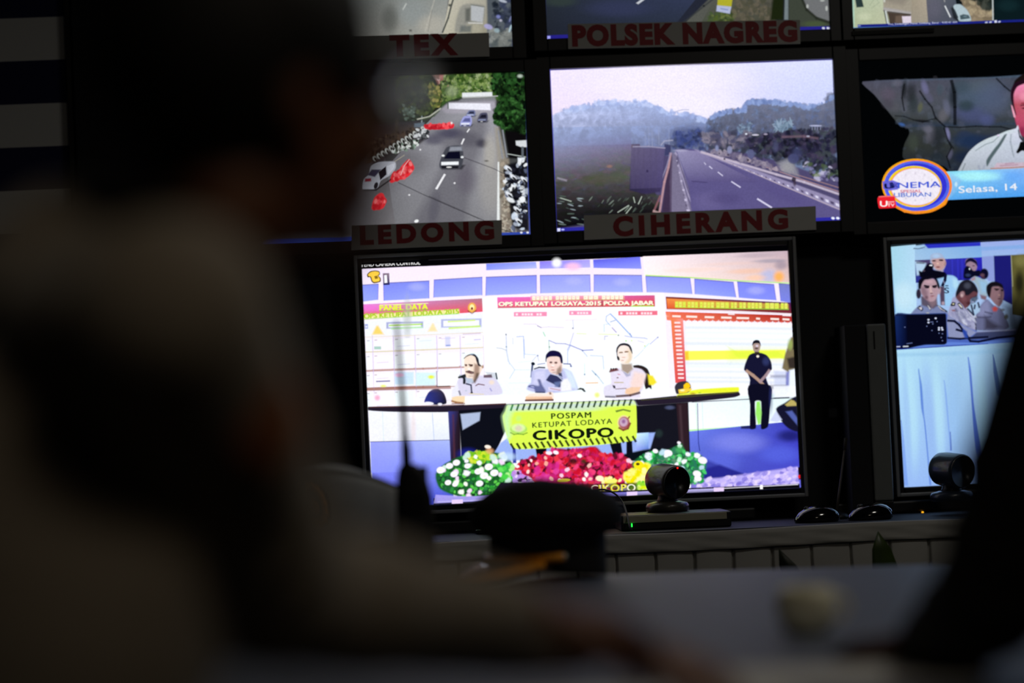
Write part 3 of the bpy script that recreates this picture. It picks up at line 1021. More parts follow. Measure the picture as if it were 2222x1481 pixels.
    p.poly([(150, 130), (2030, 60), (2060, 110), (1500, 150), (900, 190), (140, 215)], 'c8d8e8', .85, 10)
    p.poly([(70, 300), (110, 220), (150, 140), (230, 200), (180, 350), (200, 560), (150, 640), (100, 480)], 'c4f0b8', .8, 12)
    p.glow(1200, 180, 500, 60, 'c8dcd0', .7)
    for k in range(21):
        t = k / 20
        x = 205 + t * 1780
        y = 168 - t * 78
        c = ['2c7c40', '206028', '183818'][min(k, 2)]
        p.line([(x + 16, y - 42), (x - 12, y + 40)], 4.2, c, .95, 1.5)
    for k in range(21):
        t = k / 20
        x = 215 + t * 1830
        y = 748 - t * 112
        p.line([(x - 22, y - 36), (x + 24, y + 40)], 4.8, '14180c', .95, 1.5)
    p.text('POSPAM', 800, 338, 595, 84, '2c3c14', .037, .05, .95, 1.25)
    p.text('POSPAM', 804, 338, 595, 84, '2c3c14', .037, .05, .95, 1.25)
    p.text('KETUPAT LODAYA', 518, 470, 1195, 76, '2c3c18', .052, .05, .95, 1.2)
    p.text('CIKOPO', 535, 655, 1190, 136, '10180c', .043, .13, 1, 1.12)
    # shield emblem left and round crest right
    p.ell(310, 490, 130, 75, 'a8dc60', .9, 0, 3)
    p.ell(305, 470, 105, 62, 'd8f4a0', 1, 0, 4)
    p.ell(310, 480, 55, 45, 'd8c8b8', .8, 0, 5)
    p.glow(310, 330, 60, 60, 'c0f080', .7)
    p.line([(185, 540), (240, 570), (300, 560), (380, 570), (440, 545)], 2.4, '588830', .8, 2)
    p.poly([(1760, 210), (1880, 185), (1995, 210), (1985, 235), (1880, 210), (1775, 240)], '587030', .9, 2)
    p.ell(1890, 390, 96, 108, 'f0d0a8', .9, 0, 3)
    p.ell(1893, 395, 82, 92, 'a05058', 1, 0, 3)
    p.ell(1885, 385, 62, 66, 'c8a8c0', 1, 0, 4)
    p.ell(1885, 375, 28, 30, '8c5890', .9, 0, 4)
    p.line([(1815, 470), (1880, 505), (1950, 480), (1985, 400)], 4.4, '7c2028', .9, 2)
    p.line([(1955, 330), (1975, 300)], 3, '805028', .9)
    # ---- flowers
    p.crop(0, 0, 1)
    L = [(945, 1028), (965, 1005), (1010, 985), (1050, 978), (1090, 985), (1112, 1005), (1118, 1040), (1100, 1060), (1060, 1075), (1000, 1077), (955, 1060)]
    p.poly(L, '1c6028', 1, 4)
    p.scatter(L, 300, 2, 4.6, ['1c5c28', '2c8c3c', '184828', '48b048', '103820', '2c9c34', '5cc84c', '205c38'], 11, 1.4, 1, 1)
    p.scatter([(1015, 985), (1050, 980), (1085, 988), (1060, 1005), (1020, 1005)], 40, 3, 6, ['98d420', 'c8e030', '70b820', 'e8e050'], 12, 1.3)
    p.scatter([(1075, 1000), (1112, 1010), (1116, 1040), (1095, 1060)], 25, 3, 6, ['48d048', '68e060', '38b048', 'b0f090'], 14, 1.3)
    p.scatter(L, 26, 4, 7, ['f4f4ff', 'f8fff0', 'e8f0e0', 'f0d8f4', 'c8e8d8'], 13, 1.15, 1, 1.5)
    for x, y, r in [(1060, 1012, 9), (1037, 1022, 8), (1050, 1031, 9), (1072, 1025, 9), (975, 1010, 8), (990, 1003, 8), (956, 1019, 9), (1014, 1010, 7), (985, 1028, 8), (1040, 1048, 8), (972, 1046, 7), (987, 1050, 6)]:
        p.ell(x, y, r, r * .8, 'f6f4fc', 1, -.2, 2)
        p.glow(x, y + 1, r * .5, r * .4, 'e8ecc0', .6)
    p.ell(1058, 969, 7, 4, 'f8ece0', 1, .2, 2)
    p.glow(1062, 978, 12, 9, 'e8a878', .8)
    p.glow(1100, 990, 26, 12, 'c0dcf8', .8)
    p.poly([(1118, 1022), (1150, 1015), (1160, 1035), (1150, 1046), (1115, 1046)], '30203c', 1, 3)
    p.scatter([(1112, 1022), (1155, 1012), (1160, 1045), (1112, 1048)], 26, 3, 5, ['d8b0f0', 'c088e0', 'f0d8ff', 'b090e0'], 21, 1.3)
    p.poly([(1085, 1046), (1260, 1050), (1300, 1062), (1262, 1076), (1062, 1082)], '1c1428', 1, 3)
    R_ = [(1120, 1012), (1135, 998), (1170, 990), (1205, 972), (1240, 975), (1290, 968), (1310, 985), (1350, 988), (1375, 1005), (1385, 1020), (1372, 1045), (1330, 1062), (1240, 1064), (1180, 1056), (1150, 1036)]
    p.poly(R_, 'a01838', 1, 4)

    def redc(x, y, r):
        if r.random() < .2:
            return r.choice(['480c1c', '5c1024', '301018'])
        return r.choice(['d01830', 'b01448', 'e02848', 'd82c78', 'c01c60', 'e83848', 'f04078', 'c81028'])
    p.scatter(R_, 520, 2.4, 5.6, redc, 31, 1.7, .95, 1.5)
    p.scatter([(1150, 1020), (1200, 1000), (1240, 1030), (1220, 1062), (1170, 1056)], 26, 4, 8, ['d82c90', 'c82078', 'e040a0'], 32, 1.4, .8, 2)
    p.scatter(R_, 22, 2.5, 4.5, ['ffd8d0', 'f8a898', 'fff0f0', 'f4b8b0', 'f8c8e0'], 33, 1.3, 1, 1.2)
    p.glow(1243, 1000, 14, 10, '141010', .9)
    p.glow(1265, 1000, 8, 7, '303018', .9)
    p.ell(1205, 981, 6, 4, 'f8f0ff', 1, .3, 2)
    p.ell(1190, 982, 7, 4, 'f0ecff', 1, .1, 2)
    G = [(1370, 1008), (1395, 985), (1415, 980), (1450, 975), (1475, 965), (1490, 985), (1515, 985), (1530, 1005), (1525, 1030), (1520, 1045), (1490, 1050), (1400, 1040)]
    p.poly(G, '207840', .9, 6)
    p.scatter(G, 240, 2, 4.6, ['28a048', '1c7038', '48c868', '186030', '60d878', '307858', '208048'], 41, 1.5, 1, 1)
    p.scatter(G, 24, 3.5, 6.5, ['e8f0ff', 'c8f0d8', 'f4f8ff', 'b8d8e8'], 42, 1.3, 1, 1.5)
    for x, y, r in [(1448, 982, 9), (1420, 978, 6), (1522, 998, 10), (1490, 985, 5), (1455, 1012, 8), (1510, 1027, 9), (1512, 1037, 8), (1471, 960, 4)]:
        p.ell(x, y, r, r * .75, 'f4f0fc', 1, .3, 2)
    p.glow(1472, 975, 12, 10, '48b060', .8)
    Y_ = [(1355, 1035), (1370, 1018), (1395, 1008), (1430, 1015), (1425, 1035), (1400, 1048), (1362, 1045)]
    p.scatter(Y_, 60, 4, 8, ['f4f020', 'e8e008', 'fcf868', 'f0e000', 'fff8a0'], 51, 1.4, 1, 1.5)
    p.ell(1384, 1008, 11, 9, 'f4e418', 1, 0, 2)
    p.ell(1382, 1006, 4, 3, '504010')
    p.scatter([(1365, 1050), (1400, 1045), (1425, 1062), (1370, 1068)], 24, 3, 6, ['d8f060', '60c830', 'e8f890', '90d830'], 52, 1.5)
    p.glow(1395, 1057, 16, 6, 'd8ec10', 1)
    p.scatter([(1295, 1035), (1312, 1030), (1355, 1045), (1345, 1058), (1300, 1045)], 16, 2.5, 5, ['f0e028', 'fff0a8', 'f8f890', 'f0c020'], 53, 1.6)
    p.ell(1300, 1037, 9, 6, 'fff0c8', 1, .1, 2)
    p.ell(1326, 1043, 12, 5, 'f0f070', 1, -.1, 2)
    p.ell(1222, 1042, 14, 4, 'd8c838', 1, -.1, 2)
    p.poly([(1255, 1050), (1380, 1046), (1382, 1066), (1258, 1070)], '0c0810', .8, 4)
    p.text('CIKOPO', 1281, 1067, 96, 15, 'f4f0d8', .03, .02, 1, 1.1)
    p.text('IKOP', 1298, 1066, 60, 15, 'e8e030', .03, .02, 1, 1.1)
    # ---- menu strip and icons
    p.poly([(940, 1080), (1062, 1074), (1700, 1050), (1734, 1048), (1736, 1070), (940, 1110)], '08080c', 1, 0)
    p.poly([(945, 1072), (1010, 1076), (1062, 1074), (1062, 1085), (940, 1091)], 'a8a0f0', .9, 2)
    p.grad([(1370, 1066), (1560, 1058), (1562, 1066), (1372, 1076)], ['b0a8e8', 'c8c0f8', '60607c', '404050'], 4, 2)
    p.grad([(1270, 1070), (1370, 1066), (1372, 1076), (1272, 1080)], ['6864b8', '8880e0', '303040', '202028'], 4, 2)
    p.line([(950, 1087.5), (1062, 1083)], 1, 'd8d0ff', .9)
    for x, y, w, h in [(980, 1083, 24, 12), (1358, 1066, 23, 9), (1546, 1057, 22, 10)]:
        p.poly(rect(x, y, x + w, y + h, .04), 'e4ccf8', 1, 1)
    p.line([(1568, 1058.5), (1728, 1050)], 1.3, 'f4f0ff', 1)
    p.poly(rect(1646, 1051, 1652, 1060), 'ffffff', 1, 1)
    p.poly([(1728, 1013), (1735, 1012), (1736, 1040), (1730, 1042)], '100408', 1, 1)
    p.ell(1732, 1033, 4, 4, 'd81c28')
    p.poly([(1730, 1040), (1736, 1038), (1737, 1056), (1732, 1057)], '6868e0', 1, 1)
    # phone icon and digit
    p.crop(780, 540, 4.629)
    p.poly([(78, 262), (110, 230), (160, 222), (200, 230), (208, 260), (195, 275), (215, 300), (212, 335), (150, 350), (125, 335), (108, 290), (85, 290)], '3c2410', 1, 1)
    p.poly([(88, 262), (115, 238), (160, 230), (195, 238), (200, 258), (185, 272), (205, 302), (202, 328), (150, 338), (132, 325), (118, 285), (95, 278)], 'fcd048', 1, 1)
    p.poly([(150, 280), (180, 274), (190, 300), (160, 308)], '705010', .9, 1)
    p.poly([(236, 250), (300, 248), (304, 365), (242, 368)], ['806880', '8c7888', '101858', '101050'], 1, 1)
    p.poly([(250, 270), (276, 266), (282, 345), (252, 348)], 'f4f4fc', 1, 1)
    # cut-off line of menu writing above the picture
    p.crop(0, 0, 1)
    p.text('FEND CAMERA CONTROL', 786, 580, 126, 9, 'f0f0f0', .038, .02)
    p.poly([(780, 562), (930, 555), (930, 569.5), (780, 576)], '020204', 1, 0)


def picture_street(p):
    """traffic camera: road with cars, barriers and parked motorcycles"""
    p.crop(780, 130, 3.7025)
    p.poly([(-900, 60), (1450, 60), (1450, 1500), (-900, 1500)], '18181c', f=0)
    p.grad([(-900, 130), (1330, 100), (1370, 1400), (-900, 1500)], ['0c100c', '243018', '5a5860', '48484c'], 8, 8)
    # asphalt
    p.grad([(640, 400), (1090, 400), (1270, 1420), (-300, 1420)], ['909098', 'a0a0a8', '88888c', '68686c'], 10, 10)
    p.grad([(-100, 900), (200, 760), (300, 1400), (-300, 1420)], ['3c3a3c', '605c60', '78767a', '505052'], 5, 5)
    p.poly([(640, 390), (720, 340), (1090, 320), (1100, 420), (700, 430)], 'a8a4b0', 1, 6)
    p.poly([(700, 560), (1000, 470), (1020, 600), (960, 760), (900, 900), (820, 1400), (400, 1420), (640, 900)], '5c5a64', .6, 20)
    p.glow(720, 590, 180, 60, '48465a', .9)
    p.glow(600, 640, 120, 60, '4c4a5c', .8)
    p.glow(880, 640, 140, 90, '55535e', .7)
    p.glow(985, 670, 70, 50, '3c3a48', .9)
    p.glow(1060, 1000, 140, 330, 'a09e9c', .8)
    p.glow(1050, 740, 70, 200, 'b4b0a8', .7)
    p.glow(600, 1200, 60, 200, '4c4a58', .5, .2)
    p.glow(860, 960, 120, 160, '5c5664', .6)
    p.glow(430, 830, 200, 120, '6c6a70', .5)
    # far trees
    p.poly([(560, 110), (1330, 95), (1330, 330), (1100, 320), (820, 300), (700, 340), (640, 390), (590, 250)], '3c5c24', 1, 6)
    p.poly([(575, 112), (730, 110), (720, 190), (640, 210), (600, 180)], 'b8807c', 1, 6)
    p.scatter([(575, 112), (730, 110), (720, 190), (600, 190)], 50, 2, 5, ['f0d8d8', 'a06460', 'c89890', '7c6058'], 60, 2, .9)
    p.scatter([(700, 120), (1080, 105), (1080, 260), (820, 280), (700, 330), (640, 330), (640, 200)], 620, 1.6, 4.5, ['4c6c30', '6c8848', '34501c', '8ca060', '243c18', '748c48', '3c5430', '98a878'], 61, 1.3)
    p.glow(740, 250, 70, 60, 'a0b088', .7)
    p.scatter([(1080, 100), (1330, 95), (1335, 600), (1230, 590), (1090, 520), (1080, 420), (1130, 330), (1060, 220)], 900, 2, 5.5, ['142c10', '20441c', '0c1c0c', '2c5828', '081208', '244c20', '060c08', '3c6c34', '102010'], 62, 1.3)
    p.glow(1150, 250, 70, 60, '060c06', .9)
    p.glow(1270, 560, 80, 60, '060a06', .9)
    p.glow(1290, 130, 30, 20, 'c8d8c8', .8)
    # left trees and verge
    p.poly([(-900, 100), (560, 108), (640, 220), (650, 380), (560, 440), (470, 500), (300, 560), (100, 720), (-100, 900), (-900, 1000)], '0c120c', 1, 6)
    p.scatter([(300, 120), (560, 110), (650, 230), (640, 370), (520, 450), (340, 500), (300, 300)], 560, 1.8, 5, ['1c2c14', '2c3c1c', '101c0c', '445028', '0c140a', '586438', '202c18'], 63, 1.3)
    p.scatter([(560, 180), (650, 230), (655, 370), (580, 400), (560, 300)], 110, 1.6, 3.6, ['8c8440', '586828', 'a8a058', '3c4820', '748038'], 64, 1.3)
    p.scatter([(350, 360), (440, 350), (440, 490), (350, 480)], 30, 1.5, 3.5, ['506458', '405040', '687c70'], 66, 1.3)
    p.grad([(100, 520), (520, 480), (500, 560), (60, 800)], ['181418', '242430', '6c5c54', '2c2420'], 5, 4)
    p.scatter([(60, 650), (500, 520), (300, 700), (60, 830)], 160, 1.2, 3.2, ['3c342c', '241c1c', '544438', '181414'], 67, 1.6)
    p.line([(300, 480), (290, 640)], 5, '403830', .8, 3)
    p.line([(500, 450), (500, 540)], 2.4, 'a8b8c0', .8)
    p.line([(465, 475), (560, 455), (650, 390)], 3.2, 'c8ccbc', .95, 2)
    p.line([(500, 480), (600, 450), (640, 410)], 2.4, '506048', .8, 2)
    p.poly([(440, 510), (520, 500), (520, 545), (440, 540)], '687888', .9, 3)
    # banners over the road
    p.poly([(825, 265), (1065, 258), (1068, 292), (825, 300)], 'e8ecf0', 1, 2)
    p.line([(830, 305), (960, 300), (1110, 290)], 2, 'c8c8c8', .9)
    p.poly([(830, 310), (1090, 295), (1095, 335), (1000, 335), (790, 335)], '8c8c94', .8, 5)
    p.poly([(715, 345), (1050, 350), (1055, 405), (715, 392)], 'f0f0fc', 1, 2)
    p.line([(710, 340), (712, 390)], 2.4, '506050', .9)
    # right verge
    p.poly([(1085, 540), (1120, 540), (1180, 800), (1230, 1400), (1130, 1400), (1110, 820)], '9c968c', .9, 6)
    p.poly([(1130, 800), (1200, 790), (1260, 1380), (1140, 1390)], '8c8478', 1, 5)
    p.scatter([(1130, 820), (1190, 820), (1250, 1370), (1140, 1380)], 120, 1.5, 4, ['a89c8c', '6c6458', 'b8b0a0', '807468'], 68, 1.3)
    p.poly([(1160, 560), (1340, 600), (1345, 800), (1200, 790)], '0c0a0c', 1, 5)
    for a, b in [((1115, 570), (1150, 790)), ((1150, 565), (1185, 780))]:
        p.line([a, b], 3.4, '8c9098', .95, 1.5)
    p.line([(1190, 755), (1335, 780)], 2, 'b8c0bc', .9)
    p.poly([(1255, 650), (1340, 645), (1345, 700), (1300, 700), (1258, 685)], 'd8dce0', 1, 2)
    p.line([(1310, 700), (1310, 790)], 5, '606870', .9)
    p.poly([(1270, 785), (1330, 785), (1325, 835), (1275, 835)], 'e0e8f0', 1, 2)
    # motorcycles right
    M_ = [(1170, 850), (1345, 800), (1360, 1370), (1220, 1360), (1230, 1150), (1160, 1080)]
    p.poly([(1180, 840), (1345, 800), (1360, 1370), (1230, 1350), (1200, 1150), (1170, 1080)], '101018', .95, 5)
    p.scatter(M_, 150, 1.5, 5, ['f0f4f8', 'a8b0c0', '0c0c14', '20202c', 'd0dcec', '303848', '080810', '586078'], 69, 1.8, .95, .8)
    for x, y in [(1195, 870), (1200, 1080), (1235, 940), (1310, 1130), (1265, 1200), (1320, 960), (1275, 1290)]:
        p.ell(x, y, 34, 14, 'e8ecf4', 1, .7, 2)
        p.ell(x + 10, y + 14, 22, 8, '14141c', 1, .7, 1)
    p.ell(1310, 1120, 20, 26, 'f4f8fc', 1, 0, 2)
    # motorcycles left
    p.poly([(100, 800), (260, 690), (520, 540), (560, 600), (460, 690), (260, 750), (140, 860)], '343034', .9, 5)
    for k in range(13):
        t = k / 12
        x, y = 120 + t * 390, 790 - t * 235
        p.ell(x, y, 16, 24, 'c8ccc8', 1, -.5, 1.5)
        p.ell(x + 8, y + 6, 9, 18, '181818', 1, -.5, 1.5)
    for k in range(9):
        t = k / 8
        x, y = 270 + t * 190, 735 - t * 55
        p.ell(x, y, 18, 14, 'e0e8e4', 1, .4, 1.5)
        p.ell(x + 4, y - 18, 12, 10, '202420', 1, 0, 1)
    p.scatter([(260, 690), (470, 640), (460, 700), (270, 750)], 50, 1.5, 3.5, ['f0f4f0', '182018', '88a090', '485048'], 70, 1.6)
    p.scatter([(440, 560), (550, 560), (550, 630), (450, 640)], 40, 1.5, 4, ['141418', 'd8dce0', '606468', '282c30'], 71, 1.6)
    # road lines
    for q in [[(880, 552), (888, 556), (868, 584), (860, 580)], [(834, 632), (846, 634), (824, 682), (814, 676)], [(680, 914), (694, 922), (624, 1042), (608, 1036)]]:
        p.poly(q, 'f0f0f4', 1, 1)
    p.poly([(1110, 820), (1122, 820), (1126, 1290), (1104, 1290)], 'e8ecec', 1, 1)
    p.line([(260, 830), (360, 765)], 1.6, 'c8c0a8', .8)
    for x, y in [(488, 722), (764, 990), (400, 1085)]:
        p.ell(x, y, 8, 7, 'e8e8ec', 1, 0, 1)
    p.ell(458, 1295, 18, 12, 'f0f4f4', 1, -.3, 1.5)
    # shadow wires across the road
    p.line([(310, 985), (520, 1085), (760, 1190), (1000, 1290)], 1.4, '26242c', .9)
    p.line([(840, 785), (960, 830), (1080, 875), (1180, 925)], 1.4, '34303c', .9)
    p.line([(560, 1095), (760, 1185), (960, 1275)], 2.2, '302e34', .5)
    p.line([(1140, 1360), (1240, 1390)], 1.6, '141414', .9)
    p.glow(1020, 812, 26, 10, '4c4840', .8)
    # barriers
    p.poly([(95, 1195), (115, 1110), (160, 1070), (190, 1075), (212, 1140), (190, 1190), (140, 1205)], 'e83038', 1, 2)
    p.scatter([(105, 1190), (120, 1110), (185, 1080), (205, 1140), (180, 1190)], 18, 2, 5, ['f85058', 'c81c28', 'ff7878', 'd82430'], 72, 1.5)
    p.poly([(240, 975), (270, 895), (310, 900), (330, 860), (390, 800), (415, 815), (440, 870), (400, 930), (350, 960), (310, 965), (260, 988)], 'ee3038', 1, 2)
    p.scatter([(250, 970), (280, 900), (330, 900), (400, 815), (430, 870), (350, 950)], 34, 2, 5, ['f85860', 'd01c28', 'ff8080', 'e02c38'], 73, 1.5)
    p.line([(330, 925), (360, 850), (400, 800)], 1.6, 'ffc8c8', .9)
    p.poly([(520, 520), (600, 515), (740, 510), (762, 520), (750, 550), (640, 560), (530, 555)], 'e02434', 1, 2)
    p.scatter([(530, 520), (750, 512), (745, 548), (535, 552)], 26, 2, 4, ['f85058', 'b81424', 'ff6068', 'c01828'], 74, 1.5)
    p.ell(740, 508, 8, 10, 'f0e8e8', 1, 0, 1)

    def car(x0, y0, x1, y1, body, dark, front):
        w, h = x1 - x0, y1 - y0
        p.poly([(x0 + .05 * w, y1 + .05 * h), (x1 - .05 * w, y1 + .05 * h), (x1 + .1 * w, y1 - .15 * h), (x0, y1 - .15 * h)], '181820', .8, 4)
        p.poly([(x0, y1), (x0, y1 - .38 * h), (x0 + .25 * w, y0 + .1 * h), (x0 + .5 * w, y0), (x1 - .12 * w, y0), (x1, y0 + .25 * h), (x1, y1 - .3 * h), (x1 - .15 * w, y1)], body, 1, 2)
        p.poly([(x0 + .15 * w, y1 - .42 * h), (x0 + .38 * w, y0 + .22 * h), (x1 - .15 * w, y0 + .2 * h), (x1 - .12 * w, y1 - .42 * h)], dark, 1, 2)
        p.poly([(x0 + .04 * w, y1 - .28 * h), (x1 - .2 * w, y1 - .3 * h), (x1 - .2 * w, y1 - .16 * h), (x0 + .04 * w, y1 - .14 * h)], front, 1, 1.5)
        p.poly([(x0 + .04 * w, y1 - .1 * h), (x1 - .2 * w, y1 - .1 * h), (x1 - .22 * w, y1), (x0 + .06 * w, y1)], '14141c', 1, 1.5)
        p.ell(x0 + .38 * w, y1 - .05 * h, .12 * w, .03 * h, 'e8e8e8', 1, 0, 1)
    car(950, 425, 1030, 500, '505068', '1c1c2c', '8890b0')
    car(860, 405, 930, 455, '7078a0', '282c44', 'c8d0f0')
    car(812, 452, 902, 532, 'a0a4e0', '5c6098', 'f0f4ff')
    car(650, 690, 832, 872, '44464f', '0c0c20', 'f4f8fc')
    p.poly([(730, 700), (820, 698), (826, 730), (720, 735)], '9ca0ac', .8, 4)
    p.ell(672, 770, 12, 8, 'f0f4f4')
    p.ell(825, 782, 12, 9, 'e8ecf0')
    # white pickup
    p.poly([(20, 1035), (30, 960), (70, 920), (90, 850), (150, 820), (230, 815), (285, 820), (290, 870), (240, 930), (170, 970), (140, 1030), (60, 1045)], 'c8ccd8', 1, 2)
    p.poly([(60, 925), (95, 880), (170, 880), (120, 940)], '3c3c58', 1, 3)
    p.poly([(150, 900), (210, 855), (215, 920), (165, 965)], '141420', 1, 2)
    p.poly([(40, 955), (90, 950), (90, 975), (40, 980)], 'a02840', 1, 3)
    p.poly([(215, 850), (285, 825), (280, 870), (225, 930)], 'e8ecf8', 1, 2)
    p.ell(130, 1010, 16, 28, '202028', 1, .3, 2)
    p.line([(30, 1045), (130, 1045), (250, 960)], 3, '0c0c10', .9, 2)
    # frame line of the viewer window
    p.poly([(-900, 1480), (-900, 1440), (1372, 1382), (1372, 1415)], '3048a8', 1, 1)
    p.line([(-900, 118), (230, 112), (1328, 96)], 1.6, '3c4098', .9)
    p.line([(1328, 96), (1350, 800), (1367, 1400)], 2, '4858b8', .9)
    for x in (1300, 1350):
        p.ell(x, 1387, 10, 8, 'e8ecf8', 1, 0, 1)


def picture_misty_road(p):
    """traffic camera: hazy country road between trees"""
    p.crop(1180, 110, 3.3667)
    p.poly([(-20, 30), (2222, 0), (2222, 1380), (-20, 1400)], '38348c', f=0)
    p.grad([(48, 144), (2106, 68), (2122, 500), (60, 520)], ['efe4fd', 'd6dcff', 'c2ccf6', 'efe0f6'], 10, 8)
    p.poly([(55, 500), (2140, 500), (2165, 1300), (80, 1330)], '4c466c', f=0)
    p.glow(900, 240, 800, 260, 'f6eefc', .8)
    p.glow(1000, 420, 700, 140, 'f2ecfb', .9)
    # hazy far trees, left
    treeL = [(60, 480), (140, 440), (250, 405), (350, 400), (430, 365), (540, 372), (640, 385), (740, 375), (830, 405), (900, 440), (960, 470), (1060, 460), (1150, 480), (1190, 510), (1190, 740), (60, 760)]
    p.poly(treeL, ['c8d0f4', 'bcc8f0', 'b4c4ee', 'acbcea', 'a8b8e8', 'a4b4e6', 'a0b0e0', 'a0b0de', 'a4b4e0', 'a0b0de', '98a8d8', '90a0d0', '8898c8', '8090bc', '505c84', '8890b8'], 1, 4)
    p.grad([(60, 560), (1180, 540), (1190, 760), (70, 780)], ['a0b0dc', '8898c8', '5c6490', '7c84ac'], 8, 6, .9)

    def hazec(x, y, r):
        t = min(1, max(0, (y - 380) / 380))
        u = min(1, max(0, (x - 60) / 1100))
        b = r.uniform(-.02, .03)
        L = (1 - t) * .42 + t * (.17 - .06 * u) + b
        return (L * .78, L * .9, L * 1.45)
    p.scatter(treeL, 700, 2, 6, hazec, 80, 1.8, .28, 1.5)
    p.scatter([(140, 430), (430, 365), (740, 372), (900, 440), (1060, 455), (1190, 505), (1190, 525), (1060, 480), (900, 462), (740, 395), (430, 388), (160, 455)], 120, 2, 5, ['b4c4ee', 'a8b8e6', '9cacdc', 'c0ccf2'], 82, 1.5, .8, 1.5)
    # mid trees
    treeR = [(1195, 510), (1250, 465), (1330, 440), (1460, 430), (1480, 370), (1530, 355), (1640, 368), (1720, 380), (1820, 385), (1920, 410), (1990, 400), (2060, 380), (2070, 330), (2125, 320), (2145, 900), (1700, 800), (1400, 730), (1190, 730)]
    p.poly(treeR, '68789c', 1, 4)
    p.grad([(1200, 520), (2120, 430), (2145, 700), (1190, 720)], ['7c90c0', '58648c', '282c48', '38406c'], 8, 6, .8)

    def tr2(x, y, r):
        t = min(1, max(0, (y - 380) / 330))
        L = (1 - t) * .20 + t * .04 + r.uniform(-.025, .04)
        L = max(.008, L)
        return (L * .78, L * .86, L * 1.3)
    p.scatter(treeR, 1100, 2, 6, tr2, 83, 1.6, .6, 1.2)
    p.scatter([(1200, 510), (1250, 462), (1330, 438), (1460, 425), (1480, 366), (1640, 362), (1820, 380), (1920, 405), (2060, 376), (2120, 318), (2125, 350), (1920, 425), (1820, 400), (1640, 385), (1500, 385), (1480, 440), (1330, 460)], 160, 2, 5, ['7c90c4', '8498cc', '6c80b4', '90a4d4'], 84, 1.4, .8, 1.2)
    p.scatter([(1680, 560), (1700, 520), (1810, 510), (1820, 560), (1740, 590)], 60, 1, 2.2, ['7890a4', '90a4bc', '607890'], 85, 5, .7, 1)
    p.scatter([(1420, 540), (1520, 530), (1520, 600), (1420, 600)], 60, 1, 2.4, ['687c98', '8094ac', '506078'], 86, 2.5, .6, 1)
    p.glow(1080, 610, 240, 90, '2c3868', .6)
    p.glow(1040, 670, 160, 50, '1c2448', .7)
    p.scatter([(930, 600), (1140, 580), (1180, 720), (940, 720)], 90, 2, 5, ['2c3868', '1c2448', '44508c', '38447c'], 187, 1.5, .5, 1.5)
    p.scatter([(1130, 600), (1500, 600), (1560, 700), (1300, 700), (1180, 680)], 120, 2, 5, ['605c70', '4c4c68', '787484', '38384c', '888090'], 87, 2, .7, 1.2)
    p.scatter([(1480, 620), (2130, 560), (2140, 860), (1900, 800), (1500, 720)], 420, 2.5, 6, ['181a2c', '24243c', '34304c', '10101c', '443c54', '3c4448'], 88, 1.7, .75, 1.2)
    p.line([(1740, 630), (1900, 625), (2000, 640)], 4, '786070', .7, 4)
    for x, y, a, b, c in [(1545, 615, 26, 6, 'd0cce0'), (1478, 608, 8, 6, 'e8f0ff'), (1985, 548, 46, 5, 'b8bcdc'), (1930, 625, 12, 5, 'b8b8d0'), (1620, 610, 14, 5, 'b0a8c0')]:
        p.ell(x, y, a, b, c, .9, 0, 1.5)
    for x in (1960, 1980, 2000, 2020):
        p.line([(x, 552), (x, 578)], 1.6, '8c90b0', .8)
    # left slope vegetation
    p.grad([(66, 700), (700, 680), (860, 1180), (95, 1290)], ['787c98', '5c5470', '181420', '0c0c10'], 8, 8)
    p.glow(150, 800, 200, 80, '787c98', .5)

    def veg(x, y, r):
        t = min(1, max(0, (y - 700) / 480))
        L = (1 - t) * .13 + t * .018 + r.uniform(-.01, .03) * (1.2 - t)
        L = max(.004, L)
        k = r.random()
        if k < .4:
            return (L * 1.05, L * 1.0, L * 1.1)
        if k < .7:
            return (L * .85, L * 1.0, L * .75)
        return (L * 1.2, L * .85, L * 1.05)
    p.scatter([(66, 720), (620, 700), (640, 1040), (840, 1060), (820, 1180), (300, 1190), (95, 1290)], 1000, 2, 6, veg, 89, 2.2, .65, 1.2, rot=0)
    p.grad([(60, 600), (640, 560), (640, 690), (66, 730)], ['98a8d4', '8490c0', '78749c', '8c90b4'], 6, 8, 1, [.0, .0, .75, .8])
    p.grad([(66, 730), (640, 690), (640, 860), (70, 960)], ['8c90b4', '78749c', '6c6480', '78749c'], 6, 8, 1, [.8, .75, .0, .0])
    p.grad([(80, 930), (640, 930), (860, 1190), (95, 1300)], ['080808', '080808', '060608', '040404'], 6, 8, 1, [.0, .0, .75, .8])
    p.glow(480, 845, 30, 16, 'a07868', .6)
    p.glow(400, 940, 160, 50, '4c5038', .6)
    p.glow(540, 920, 90, 60, '48543c', .6)
    p.scatter([(95, 1050), (300, 1040), (300, 1270), (100, 1280)], 22, .6, 1.5, ['a8b8c0', '708078', '586860'], 90, 6, .7, 1, rot=.2)
    p.scatter([(300, 1080), (800, 1060), (800, 1170), (500, 1190)], 22, .6, 1.4, ['8c9c90', '68746c', '485850'], 91, 6, .6, 1, rot=-.9)
    for a, b in [((690, 1120), (715, 1065)), ((665, 1110), (655, 1070)), ((540, 1180), (620, 1130)), ((600, 1190), (640, 1140)), ((120, 1075), (200, 1100))]:
        p.line([a, b], 2, 'b8c4b8', .85)
    p.line([(100, 930), (165, 948)], 4, '9c98a8', .7, 3)
    # lamp posts and scaffolding
    p.line([(960, 445), (1010, 432), (1060, 432)], 1.6, '98a0c8', .8)
    for x, y0, y1 in [(765, 560, 700), (790, 580, 700), (838, 560, 690), (912, 560, 700), (740, 600, 690)]:
        p.line([(x, y0), (x + 3, y1)], 1.6, '98a0c0', .55, 1.5)
    p.line([(855, 690), (880, 660), (940, 655)], 2.4, 'a8a8c0', .8, 2)
